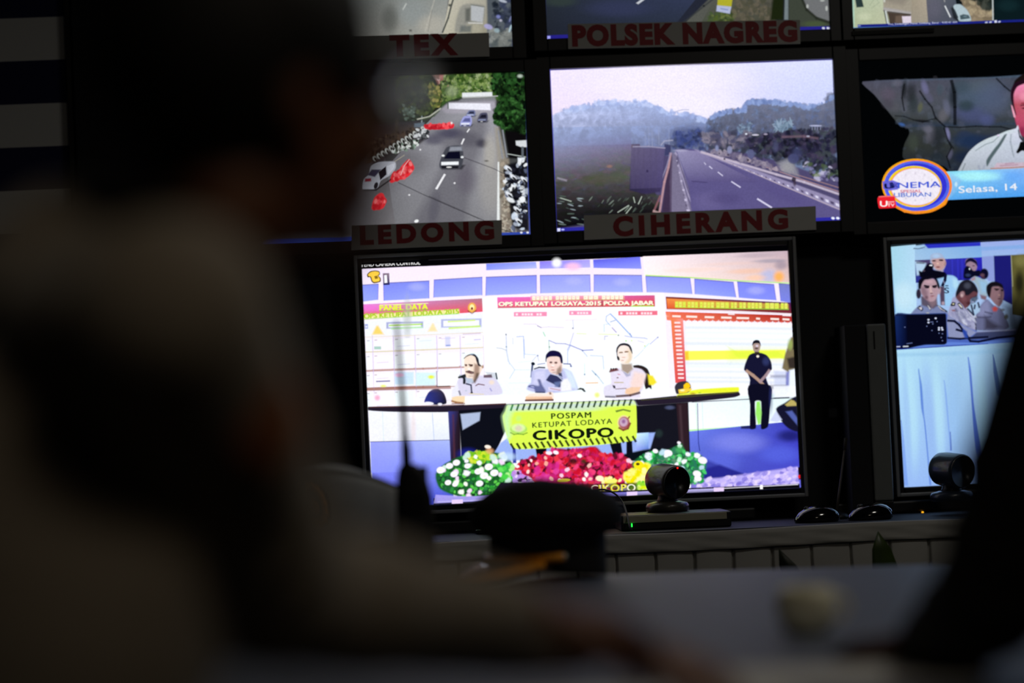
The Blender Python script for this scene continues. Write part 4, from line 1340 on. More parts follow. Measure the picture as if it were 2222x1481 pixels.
    p.poly([(880, 680), (930, 690), (925, 760), (880, 770)], '34345c', .9, 3)
    # footpath and rails left of the road
    p.poly([(935, 740), (965, 760), (1010, 960), (1090, 1180), (930, 1180), (915, 960)], '77708c', 1, 3)
    p.poly([(915, 780), (935, 760), (930, 1180), (860, 1180)], '3c2c44', .9, 4)
    p.line([(935, 780), (925, 960), (925, 1180)], 3, '584c68', .8, 3)
    for k in range(14):
        t = (k / 13) ** 1.4
        x, y = 968 + t * 85, 790 + t * 370
        w = 3 + 9 * t
        p.poly([(x - w, y), (x + w, y), (x + w * 1.3, y + 6 + 12 * t), (x - w * .7, y + 6 + 12 * t)], 'c8c0dc' if k % 2 else '544c68', .9, 1)
    p.line([(985, 830), (1005, 960), (1040, 1080), (1062, 1180)], 4, 'b8b0d0', .45, 2)
    p.line([(960, 745), (985, 775), (1010, 900), (1060, 1060), (1110, 1180)], 5.4, '9c94b4', .95, 2)
    p.line([(975, 765), (1000, 850), (1045, 1000), (1085, 1110)], 1.6, '40385c', .9, 1)
    p.line([(925, 750), (910, 850), (880, 960), (845, 1180)], 4.6, 'b89098', .9, 2)
    p.line([(925, 745), (895, 850), (860, 940)], 2.4, '8c88a8', .9, 1.5)
    p.line([(850, 1060), (800, 1180)], 4, '8c5c64', .8, 2)
    p.line([(800, 1170), (860, 1190)], 4, 'b89c9c', .8, 2)
    # sign board seen from behind
    p.poly([(640, 710), (885, 705), (865, 960), (850, 1030), (740, 1045), (625, 1020)], ['5c5878', '544c74', '443c60', '383054', '342c50', '2c2844'], .97, 3)
    p.grad([(640, 712), (880, 710), (860, 1000), (630, 1010)], ['645c7c', '5c547c', '4c4470', '40385c'], 4, 4, .9)
    p.line([(650, 702), (760, 700), (885, 712)], 2.6, '9894b0', .9, 1.5)
    for x in (660, 690, 730, 780, 820):
        p.line([(x, 720), (x - 5, 1000)], 4, '504868', .3, 4)
    p.glow(755, 880, 12, 14, '2c2448', .9)
    # road
    p.grad([(965, 730), (1150, 735), (2160, 1180), (1120, 1180)], ['8c88ac', '9890b4', '4c4474', '4c4474'], 10, 8)
    p.poly([(965, 722), (1130, 728), (2160, 1160), (2160, 1240), (1120, 1240), (1060, 1000), (985, 770)], '5a5384', 1, 2.5)
    p.grad([(968, 726), (1120, 732), (1560, 960), (1060, 960)], ['9c98bc', '8c84ac', '544c7c', '5c5484'], 8, 6, .85)
    p.glow(1200, 1100, 160, 90, '6c6494', .5)
    p.glow(1330, 1080, 160, 60, '4c4474', .6)
    p.poly([(1075, 950), (1190, 960), (1200, 966), (1080, 958)], '3c3460', .7, 2)
    p.glow(1750, 1050, 260, 60, '544c80', .6, .4)
    p.glow(1000, 730, 70, 12, 'a8a4c4', .9)
    for a, b, w in [((1170, 818), (1182, 832), 1.6), ((1208, 845), (1228, 862), 2), ((1272, 888), (1305, 914), 2.2), ((1370, 957), (1434, 998), 2.6), ((1560, 1083), (1662, 1146), 3.6)]:
        p.line([a, b], w, 'd4d0ec', .95, 1)
    # kerb and parapet right of the road
    p.poly([(1100, 722), (1160, 735), (1500, 855), (1860, 985), (2160, 1100), (2160, 1165), (1860, 1035), (1480, 880), (1140, 748)], '9088ac', 1, 3)
    p.line([(1150, 742), (1400, 815), (1700, 905), (1900, 960), (2160, 1050)], 4.5, 'c4b8cc', .95, 3)
    p.line([(1170, 745), (1400, 838), (1700, 968), (2160, 1160)], 1.6, 'c0b0bc', .9, 1)
    for k in range(26):
        t = (k / 25) ** 1.25
        x, y = 1380 + t * 770, 832 + t * 290
        w = 3 + 20 * t
        p.poly([(x - w, y - w * .5), (x + w * .2, y - w * .05), (x + w * .3, y + w * .9), (x - w * .8, y + w * .4)], 'd8d4ec' if k % 2 else '4c4464', .95, 1)
    for sft in (0, 22):
        p.line([(1480, 795 + sft * .4), (1660, 850 + sft * .6), (1850, 908 + sft), (2150, 1000 + sft * 1.3)], 1.8, 'b08c90' if sft else '9c7c80', .9, 1)
    p.line([(1330, 760), (1500, 800)], 3, '8c8098', .8, 3)
    p.scatter([(1180, 720), (1330, 740), (1700, 850), (1850, 890), (1700, 870), (1330, 770)], 90, 2, 5, ['8c8498', '6c6480', 'a89ca8', '544c68'], 92, 1.8, .7, 1.2)
    p.poly([(1700, 820), (1780, 790), (1850, 870), (1860, 920), (1760, 890)], '8c8c98', .8, 8)
    p.glow(1780, 850, 70, 50, '98989c', .8)
    for x, y, w, h, c in [(1140, 720, 9, 22, '38406c'), (1192, 715, 9, 26, '6878a0'), (1263, 712, 12, 34, '8890b8'), (1355, 725, 18, 46, '8c90b4'), (1510, 755, 26, 56, '5c6088'), (1820, 790, 40, 60, '484c74')]:
        p.ell(x, y, w, h * .6, c, .85, 0, 3)
    for x, y, r in [(1318, 792, 7), (1280, 752, 5), (1824, 942, 16), (1345, 762, 6), (1490, 800, 8)]:
        p.ell(x, y, r, r, '1c1428', .9, 0, 2)
    p.glow(1830, 970, 16, 30, '3c2c3c', .8)
    p.glow(1690, 700, 30, 60, '54587c', .6)
    p.glow(1850, 750, 50, 60, '40446c', .7)
    p.scatter([(1880, 820), (2145, 860), (2145, 960), (1960, 930)], 60, 2, 5, ['78749c', 'b8b4d0', '2c3038', '48583c', '181c28'], 93, 1.7, .8, 1.2)
    p.glow(1990, 910, 40, 18, '6c8038', .7)
    # status strip
    p.poly([(85, 1296), (2165, 1214), (2165, 1246), (90, 1326)], '2c2a9c', 1, 1)
    p.poly([(98, 1298), (120, 1297), (120, 1320), (98, 1321)], 'd8dcff', 1, 1)
    p.ell(138, 1307, 12, 7, 'a8acf0', 1, 0, 1)
    for x in (2110, 2145):
        p.ell(x, 1224, 13, 9, 'e8ecff', 1, .2, 1)
    p.line([(44, 140), (70, 700), (92, 1310)], 2, '3c3cb8', .8, 1)


def picture_pavement(p):
    """upper left camera picture: pale tiled road"""
    p.crop(780, 0, 4.83)
    p.poly([(-1600, -1200), (1650, -1200), (1650, 600), (-1600, 600)], '8c8c88', f=0)
    p.grad([(-400, -300), (960, -300), (880, 380), (-400, 380)], ['606868', '8c9494', 'b4b4ac', '70706c'], 8, 6)
    p.glow(560, 130, 240, 200, '98a0a0', .7)
    p.glow(760, 260, 200, 140, 'c0bcb0', .7)
    p.glow(320, 200, 120, 200, '505450', .6)
    p.line([(490, 40), (455, 100)], 3, 'c8ccc8', .9, 2)
    p.line([(790, -20), (690, 330)], 2, 'd0ccc0', .6, 3)
    p.line([(760, 100), (720, 330)], 1.6, '888880', .6, 3)
    p.grad([(980, -200), (1400, -200), (1330, 360), (870, 360)], ['d0ccbc', 'c0bcb0', 'a09c88', 'd0ccb8'], 6, 6)
    p.line([(1000, -60), (965, 50), (930, 190), (870, 340)], 3.4, '3c4444', .95, 1.5)
    p.glow(945, 55, 20, 20, '202828', .9)
    p.poly([(1085, 50), (1310, 60), (1290, 250), (1150, 240), (1060, 340), (1000, 330), (1020, 180)], '9c9c94', .9, 5)
    p.poly([(1110, 90), (1165, 80), (1160, 220), (1110, 230)], '585c58', .8, 6)
    p.poly([(1170, 55), (1308, 75), (1290, 235), (1170, 215)], 'c4c8cc', 1, 3)
    p.line([(1170, 50), (1310, 72)], 2, '787c78', .9)
    p.line([(1140, 240), (1290, 245)], 2.4, 'e0e0dc', .9)
    p.poly([(1060, 270), (1180, 265), (1170, 340), (1050, 340)], '646c6c', .8, 6)
    p.glow(1230, 300, 70, 60, 'b8b4a0', .8)
    p.poly([(1330, -100), (1600, -100), (1612, 500), (1365, 500), (1340, 250)], '586068', 1, 5)
    p.scatter([(1400, -20), (1600, -20), (1610, 490), (1370, 490), (1420, 250)], 150, 2, 7, ['2c3444', '485060', '1c2430', '606870', '38405c'], 95, 1.3, .8, 1.5)
    p.scatter([(1370, 330), (1600, 330), (1610, 485), (1370, 485)], 60, 3, 8, ['808480', '989c98', '606868', '50585c'], 96, 1.4, .8, 2)
    for x, y, a, b, c in [(1500, 10, 46, 14, 'c8d0e0'), (1455, 175, 22, 18, '8890d0'), (1480, 215, 14, 12, 'd0d0e0'), (1350, 280, 46, 26, 'b8b4e4'), (1440, 320, 30, 22, 'a0b8c0'), (1580, 300, 10, 40, 'c8e4f0'), (1580, 200, 8, 30, '8890c0')]:
        p.ell(x, y, a, b, c, .9, .3, 3)
    p.line([(1596, -60), (1606, 480)], 2, '3434a8', .9)
    p.poly([(520, 310), (545, 310), (550, 330), (525, 330)], '40403c', .8, 3)


def picture_junction(p):
    """upper middle camera picture: dark road and verge"""
    p.crop(1160, 0, 3.268)
    p.poly([(-100, -900), (2200, -900), (2200, 400), (-100, 400)], '262a38', f=0)
    p.grad([(60, -200), (1300, -200), (1000, 170), (80, 290)], ['2c343c', '3c4468', '2c3444', '202430'], 8, 6)
    p.grad([(-60, -900), (2200, -900), (2200, -60), (40, -60)], ['5c6868', '788484', '4c4c44', '343a48'], 6, 6)
    p.poly([(700, -900), (1100, -900), (1400, -60), (60, -100)], '343c50', .9, 30)
    p.line([(800, -60), (860, -300)], 3, 'a8b0b8', .8)
    p.line([(880, -420), (900, -560)], 2.4, 'a8b0b8', .8)
    p.scatter([(1150, -900), (2200, -900), (2200, -120), (1450, -80)], 260, 3, 9, ['34442c', '485838', '28341c', '5c6c48'], 197, 1.5, .9)
    p.glow(180, 10, 160, 50, '34403c', .8)
    p.glow(600, 60, 320, 80, '363c5c', .7)
    p.poly([(720, 22), (765, -10), (780, -2), (735, 30)], 'd0d4dc', 1, 2)
    p.poly([(1070, 160), (1290, -60), (1600, -60), (1560, 150)], '585a54', 1, 4)
    p.grad([(1300, -60), (1700, -60), (1700, 160), (1180, 165)], ['5c5c58', '5c5a50', '4c4c40', '4c5244'], 5, 4)
    p.line([(1060, 155), (1200, 45), (1310, -40)], 3, '34383c', .9, 3)
    p.glow(1200, 42, 12, 8, '101418', .9)
    p.scatter([(1250, 100), (1420, 80), (1420, 150), (1230, 155)], 60, 2, 5, ['50602c', '3c4828', '687440', '485838'], 97, 1.5)
    p.scatter([(1400, -10), (1680, -10), (1700, 150), (1420, 150)], 120, 2, 6, ['5c5848', '4c4c3c', '6c6454', '484840'], 98, 1.5, .7, 1.5)
    p.poly([(1300, -20), (1405, -20), (1395, 50), (1295, 40)], 'b8b430', 1, 2)
    p.poly([(1293, 38), (1395, 48), (1385, 98), (1288, 80)], 'b8c0e0', 1, 2)
    p.line([(1320, 62), (1370, 70)], 3, '8090c8', .8)
    p.poly([(1690, -30), (1770, -30), (1765, 145), (1670, 145)], '1c2410', 1, 6)
    p.poly([(1775, -30), (1800, -30), (1800, 140), (1770, 140)], '788488', 1, 2)
    p.poly([(1800, -30), (2090, -30), (2095, 200), (1880, 190), (1800, 140)], '40463c', 1, 5)
    p.glow(1990, 170, 120, 30, '4c5c3c', .8)
    p.poly([(1895, -30), (2090, -30), (2092, 150), (2000, 120), (1930, 60)], '747678', 1, 3)
    p.line([(1890, -20), (1930, 70), (2000, 130), (2092, 162)], 5, '20241c', .8, 4)
    for x, y, a, b in [(1935, 45, 8, 14), (2070, 60, 8, 18), (2040, 5, 16, 6)]:
        p.ell(x, y, a, b, 'c0c4c0', .9, 0, 2)
    p.poly([(84, 252), (700, 232), (1600, 202), (2095, 186), (2095, 212), (700, 262), (86, 280)], '28248c', 1, 1)
    p.poly([(90, 255), (112, 255), (112, 276), (90, 277)], 'a8a8ff', 1, 1)
    for x in (2048, 2080):
        p.ell(x, 200, 11, 8, 'd8dcf4', 1, .2, 1)
    p.line([(70, -200), (84, 270)], 2, '3c34b0', .8, 1)


def picture_yard(p):
    """upper right camera picture: wall, road and parked van"""
    p.crop(1780, 0, 5.027)
    p.poly([(300, -1500), (4600, -1500), (4600, 600), (300, 600)], '0c1418', f=0)
    p.grad([(352, -400), (700, -400), (760, 300), (358, 310)], ['b8c8b0', 'c8d4bc', 'c4c8a8', 'b8c4a0'], 6, 6)
    p.line([(356, -100), (362, 300)], 4, 'b8e8d8', .7, 4)
    p.poly([(375, -40), (445, -40), (475, 75), (395, 82)], '2c3c3c', 1, 2)
    p.line([(540, 60), (600, -30), (640, 30), (560, 90)], 2, 'a8b498', .7, 2)
    p.glow(480, 180, 100, 60, 'd4dcbc', .7)
    p.poly([(680, -200), (1140, -200), (1180, 260), (1000, 270), (900, 250), (690, 120)], 'a8a090', 1, 3)
    p.poly([(690, 80), (990, 130), (990, 170), (690, 120)], 'b0acac', 1, 4)
    p.poly([(710, 20), (730, -60), (1000, -60), (900, 60)], '948c80', .9, 10)
    p.line([(690, -80), (700, 20)], 3, 'd8dcd4', .9, 2)
    p.poly([(728, 130), (985, 160), (985, 175), (1000, 250), (760, 258)], '4c4038', 1, 3)
    p.poly([(820, 175), (900, 165), (895, 255), (815, 255)], '6c5c50', 1, 4)
    p.poly([(890, 178), (990, 175), (998, 250), (900, 255)], 'e8dcec', 1, 2)
    p.line([(735, 128), (985, 158)], 2, '282420', .9)
    p.poly([(690, 110), (722, 120), (750, 260), (720, 262)], '101c20', 1, 2)
    p.line([(712, 120), (738, 262)], 3.4, 'd8e0dc', 1, 1.5)
    p.grad([(1000, -200), (1150, -200), (1180, 255), (990, 262)], ['a89c88', 'c0b09c', 'a8a090', 'a09888'], 4, 4)
    p.grad([(1140, -200), (1440, -200), (1520, 240), (1175, 250)], ['6c6c74', '58606c', '4c5460', '5c5c6c'], 5, 5)
    p.glow(1250, 80, 100, 140, '646474', .8)
    p.line([(1360, 66), (1418, 186)], 2.8, 'e0e4e8', 1, 1)
    p.line([(1345, -30), (1356, 20)], 2.4, 'a8a8a8', .8)
    p.grad([(1440, -200), (1870, -200), (1880, 225), (1640, 232)], ['5c6468', '807868', '9c8c70', '8c7c64'], 5, 5)
    p.scatter([(1560, 0), (1870, 60), (1880, 220), (1660, 225)], 80, 2, 6, ['a09078', '786c58', 'b8a888', '8c7c64'], 99, 1.8, .7, 2)
    p.scatter([(1640, -60), (1870, -60), (1870, 100), (1740, 70)], 60, 3, 7, ['1c2420', '2c3430', '484c44', '101814'], 100, 1.5, .9, 1.5)
    p.poly([(1425, 90), (1450, 200), (1500, 232), (1520, 225), (1460, 60)], '181c20', .9, 4)
    p.poly([(1450, 70), (1470, 50), (1530, 50), (1600, 110), (1640, 190), (1640, 230), (1520, 232), (1500, 200), (1470, 130)], 'b8ccd4', 1, 2)
    p.poly([(1450, 90), (1470, 110), (1505, 190), (1490, 200), (1455, 140)], '2c343c', 1, 2)
    p.poly([(1520, 170), (1560, 155), (1615, 165), (1635, 200), (1530, 215)], '485c64', 1, 2)
    p.glow(1580, 180, 30, 12, '78909c', .8)
    p.poly([(1868, -200), (1884, -200), (1890, 235), (1876, 236)], 'c0c8c8', 1, 1)
    p.poly([(1886, -200), (2400, -200), (2400, 230), (1892, 232)], '0c1c20', 1, 1)
    p.glow(2050, 60, 160, 90, '142c30', .8)
    p.poly([(405, 268), (1500, 238), (2400, 206), (2400, 252), (1500, 268), (408, 302)], '1c2484', 1, 1)
    p.line([(365, 306), (1500, 272), (2400, 250)], 2.4, '4880c8', .9, 1.5)
    p.text('Pos_Limbangan_Pama_Limbang_Barat - 9:00:41 AM', 745, 280, 745, 26, 'd0d8f4', .03, .01)
    p.poly([(1785, 232), (1885, 228), (1888, 255), (1790, 258)], '30389c', 1, 1)
    for x, y in [(1810, 246), (1855, 243), (1952, 238)]:
        p.ell(x, y, 15, 9, 'c8d0f0', 1, -.3, 1)
    p.poly([(1898, 222), (1924, 221), (1926, 258), (1900, 260)], 'e0e4fc', 1, 1)
    p.line([(412, 282), (435, 280)], 3, '8898d8', .9)


def picture_cinema(p):
    """television film with a clock logo and a caption strip"""
    p.crop(1822, 150, 4.0025)
    p.poly([(100, -200), (4000, -200), (4000, 1500), (100, 1500)], '020304', f=0)
    # rock wall
    wall = [(200, 108), (1300, 70), (3000, 20), (3000, 860), (960, 880), (900, 840), (560, 780), (560, 660), (605, 560), (590, 510), (530, 500), (480, 440), (400, 340), (300, 220)]
    p.poly(wall, ['4c4c5c', '48586c', '404c5c', '2c3444', '202838', '242c38', '282c30', '303430', '343838', '343c44', '303c50', '383c3c', '4c5058', '50505c'], 1, 2)
    p.scatter(wall, 420, 2, 7, ['586474', '30383f', '484850', '202c34', '3c4858', '606478', '40484c'], 110, 1.6, .22, 3)
    for x, y, rx, ry, c, a, ro in [(1150, 240, 260, 170, '48586c', .9, 0), (1150, 390, 230, 110, '485078', .8, .1), (1100, 320, 100, 70, '2c3c40', .8, 0), (1250, 150, 200, 90, '505c68', .8, 0), (900, 400, 60, 90, '606068', .9, .4),
                                   (740, 160, 40, 90, '6c6c90', .9, -.3), (780, 250, 40, 60, '585870', .8, -.5), (790, 560, 60, 100, '5c5c68', .9, 0), (940, 560, 26, 80, '7878a0', .9, -.2), (960, 740, 30, 60, '585870', .8, .3),
                                   (420, 220, 90, 80, '585060', .8, .5), (640, 300, 60, 120, '30383c', .9, 0), (700, 330, 30, 60, '5c6048', .8, .2), (640, 640, 60, 100, '3c443c', .8, 0), (1120, 620, 200, 90, '1c3050', .9, 0),
                                   (1100, 760, 160, 80, '18243c', .9, 0), (870, 180, 40, 70, '44505c', .8, 0), (850, 760, 80, 60, '242c34', .9, 0), (500, 120, 60, 40, '686878', .6, 0), (560, 180, 30, 120, '202428', .9, .1),
                                   (720, 450, 100, 16, '100c10', .8, .1), (540, 480, 40, 18, '3c60a0', .9, .3), (480, 330, 60, 60, '54545c', .6, .6), (1280, 440, 90, 70, '505888', .6, 0)]:
        p.glow(x, y, rx, ry, c, a, ro)
    for x, y, rx, ry, c, a, ro in [(1330, 250, 200, 200, '505c78', .7, 0), (1050, 150, 120, 90, '3c4c58', .7, 0), (850, 600, 90, 160, '20242c', .7, 0), (620, 200, 60, 120, '24282c', .8, .1), (1300, 650, 300, 110, '1c2c4c', .8, 0), (760, 520, 60, 40, '686878', .7, .2), (930, 330, 40, 90, '646880', .7, -.2), (420, 300, 80, 60, '484450', .7, .6), (1080, 560, 80, 40, '283450', .7, 0)]:
        p.glow(x, y, rx, ry, c, a, ro)
    for pts, wd in [([(695, 190), (740, 260), (800, 330), (830, 420), (870, 460), (915, 500)], 3.4), ([(480, 405), (560, 410), (640, 440), (720, 460), (800, 435), (840, 430)], 2), ([(970, 100), (995, 200), (1000, 330), (1000, 480)], 7),
                    ([(920, 500), (1050, 505), (1180, 495), (1300, 500), (1400, 500), (1500, 525)], 2.6), ([(905, 510), (940, 620), (970, 680), (930, 760), (960, 860)], 3), ([(1360, 80), (1430, 150), (1480, 190)], 3.4),
                    ([(950, 630), (990, 690)], 2), ([(560, 130), (540, 250), (560, 360)], 3)]:
        p.line(pts, wd, '0a0c10', .85, 2)
    p.glow(985, 240, 50, 130, '0c1014', .7)
    # presenter
    p.crop(2060, 165, 6.735)
    p.poly([(930, 150), (960, 60), (1100, -40), (1400, -60), (1600, 100), (1600, 300), (1000, 300), (920, 260)], '181010', 1, 3)
    p.poly([(960, 640), (930, 420), (930, 270), (1000, 150), (1200, 90), (1500, 150), (1560, 400), (1500, 700), (1300, 960), (1100, 900), (1020, 820)], ['c04c6c', 'b85060', 'e080a0', 'ee88b4', 'f0a0b8', 'e88098', 'd07080', 'c05068', 'b04858', '902c48', 'a03858'], 1, 3)
    p.poly([(895, 320), (900, 200), (960, 100), (1100, 50), (1100, 100), (990, 150), (940, 260), (945, 420), (975, 560), (960, 570), (920, 430)], '240c1c', 1, 3)
    p.poly([(900, 420), (920, 440), (960, 560), (965, 610), (940, 600), (915, 500)], 'f0a8c0', 1, 2)
    p.glow(1080, 400, 60, 20, '903040', .9)
    p.glow(1090, 470, 50, 16, '401020', 1)
    p.glow(1080, 300, 80, 80, 'f498b4', .6)
    p.glow(1060, 800, 60, 80, '882048', .7)
    p.glow(1330, 400, 60, 20, '903040', .9)
    p.glow(1330, 470, 50, 16, '401020', 1)
    p.poly([(1190, 420), (1240, 420), (1260, 600), (1180, 610)], 'f4a8bc', .8, 8)
    p.glow(1215, 615, 60, 20, 'a04058', .9)
    p.glow(1215, 720, 90, 22, '8c2840', 1)
    p.line([(1040, 430), (1140, 420)], 3, '481828', .8, 2)
    p.line([(1290, 420), (1390, 430)], 3, '481828', .8, 2)
    p.grad([(120, 1390), (400, 1380), (420, 1440), (110, 1440)], ['a0a8c0', 'c0c8e0', 'c0c8e0', 'a0a8c0'], 1, 1)
    p.poly([(120, 1395), (200, 1240), (280, 1110), (400, 1000), (540, 920), (700, 860), (840, 800), (970, 765), (1000, 720), (1040, 860), (1120, 980), (1500, 1000), (1900, 1400), (120, 1400)], ['a8b0b8', 'b8c0cc', 'c4ccd8', 'c8d4dc', 'ccd8dc', 'd0dce4', 'c8d8dc', 'd8dcf0', 'dce0f0', 'd0d4e8', 'c0c8dc', 'c0c8dc', 'b0b8d0', 'b0b8d0'], 1, 2)
    p.poly([(800, 860), (840, 850), (760, 1000), (620, 1200), (550, 1320), (540, 1230), (640, 1080), (720, 980)], '485c60', .95, 3)
    p.line([(900, 850), (890, 960), (920, 1100), (940, 1180)], 2.6, '8c98a4', .8, 3)
    p.line([(380, 1090), (520, 1000), (640, 960), (720, 880)], 1.8, '7c8c90', .8, 1.5)
    p.line([(180, 1390), (230, 1280)], 2, '687478', .8, 2)
    p.ell(712, 868, 16, 14, 'e0d0ec', 1, 0, 1)
    p.poly([(1010, 760), (1030, 860), (1100, 960), (1100, 1000), (1020, 900), (1000, 800)], '181020', .95, 2)
    p.poly([(1040, 960), (1120, 980), (1120, 1100), (1060, 1090), (1000, 1130), (975, 1110), (1010, 1040)], '080a0c', 1, 2)
    p.poly([(690, 1270), (1100, 1260), (1200, 1310), (640, 1350)], 'c8b4c4', 1, 3)
    p.line([(810, 1285), (940, 1270)], 2.4, 'b088a0', .8, 2)
    p.line([(740, 1312), (1000, 1295)], 2.4, 'b08ca0', .8, 2)
    p.line([(600, 1352), (900, 1340), (1100, 1325)], 1.8, 'b06020', .9, 1)
    p.line([(425, 1310), (440, 1370)], 4, '98a0b4', .8, 3)
    p.line([(510, 1310), (490, 1360)], 4, '98a0b4', .8, 3)
    # caption strip
    p.crop(1822, 150, 4.0025)
    p.grad([(900, 890), (1601, 862), (1601, 1105), (900, 1138)], ['88e0f8', '88b8f8', '4ca0f0', '58a8f0'], 8, 4)
    p.grad([(1601, 862), (3000, 810), (3000, 1050), (1601, 1105)], ['88b8f8', '60a0f0', '4080e0', '4ca0f0'], 4, 2)
    p.glow(1180, 930, 300, 60, 'b0f8fc', .9)
    p.glow(1500, 930, 140, 60, '60a8fc', .6)
    p.poly([(960, 900), (1060, 960), (1010, 1060), (940, 1130), (920, 1100)], '90c0f0', .6, 6)
    p.glow(1010, 1000, 16, 30, 'd0f0fc', .9)
    p.text('Selasa, 14', 1037, 1088, 505, 66, '98b8d8', .055, .035)
    p.text('Selasa, 14', 1034, 1084, 505, 66, 'f0f4fc', .055, .012)
    # logo rings

    def ring(cx, cy, rx, ry, rot, c):
        p.ell(cx, cy, rx, ry, c, 1, rot, 1, 40)
    p.poly([(940, 1125), (915, 1180), (800, 1240), (660, 1258), (560, 1240), (480, 1200), (500, 1190), (620, 1225), (760, 1215), (880, 1160), (920, 1120)], 'f89020', 1, 1)
    ring(668, 1010, 304, 232, .04, 'f8a818')
    ring(690, 1000, 285, 210, .1, 'fc8428')
    ring(668, 1015, 285, 218, .04, '5068e8')
    ring(660, 1020, 262, 205, .04, '4c5cf0')
    ring(676, 1010, 252, 192, .04, '3434d4')
    ring(650, 1020, 235, 180, .05, 'f4d81c')
    ring(655, 1022, 222, 168, .04, 'f89058')
    ring(658, 1022, 215, 160, .04, 'f2ecf8')
    p.poly([(480, 1190), (600, 1235), (760, 1225), (700, 1250), (560, 1245)], 'fc9028', 1, 1)
    rr = random.Random(8)
    for k in range(12):
        t = 2 * PI * k / 12
        p.ell(655 + 165 * math.cos(t), 1020 + 118 * math.sin(t), 8, 10, 'dcd4e4', .9, 0, 1)
    p.poly([(370, 975), (460, 965), (510, 985), (505, 1045), (430, 1055), (375, 1040)], '6060dc', .95, 2)
    p.poly([(385, 1000), (405, 995), (410, 1025), (440, 1025), (430, 990), (460, 985), (470, 1030), (395, 1035)], '0c1044', 1, 1)
    p.text('ING', 435, 1028, 80, 40, '28308c', 0, .02)
    p.text('NEMA', 505, 1035, 370, 50, '3c58d8', .03, .05)
    p.text('SPESIAL', 525, 1076, 185, 26, 'd04068', .03, .03)
    p.text('LIBURAN', 470, 1112, 320, 36, '3c6cd0', .02, .04)
    p.poly([(334, 1108), (470, 1100), (478, 1120), (490, 1195), (470, 1204), (345, 1210), (336, 1195)], 'ee2430', 1, 1)
    p.line([(340, 1108), (480, 1102)], 2, 'f89090', .7)
    p.text('U', 350, 1194, 62, 48, 'ffffff', .02, .04)
    p.text('TV', 412, 1194, 62, 26, 'f8e8e8', .02, .02)
    p.line([(415, 1155), (470, 1152)], 2, 'f8c8c8', .9)


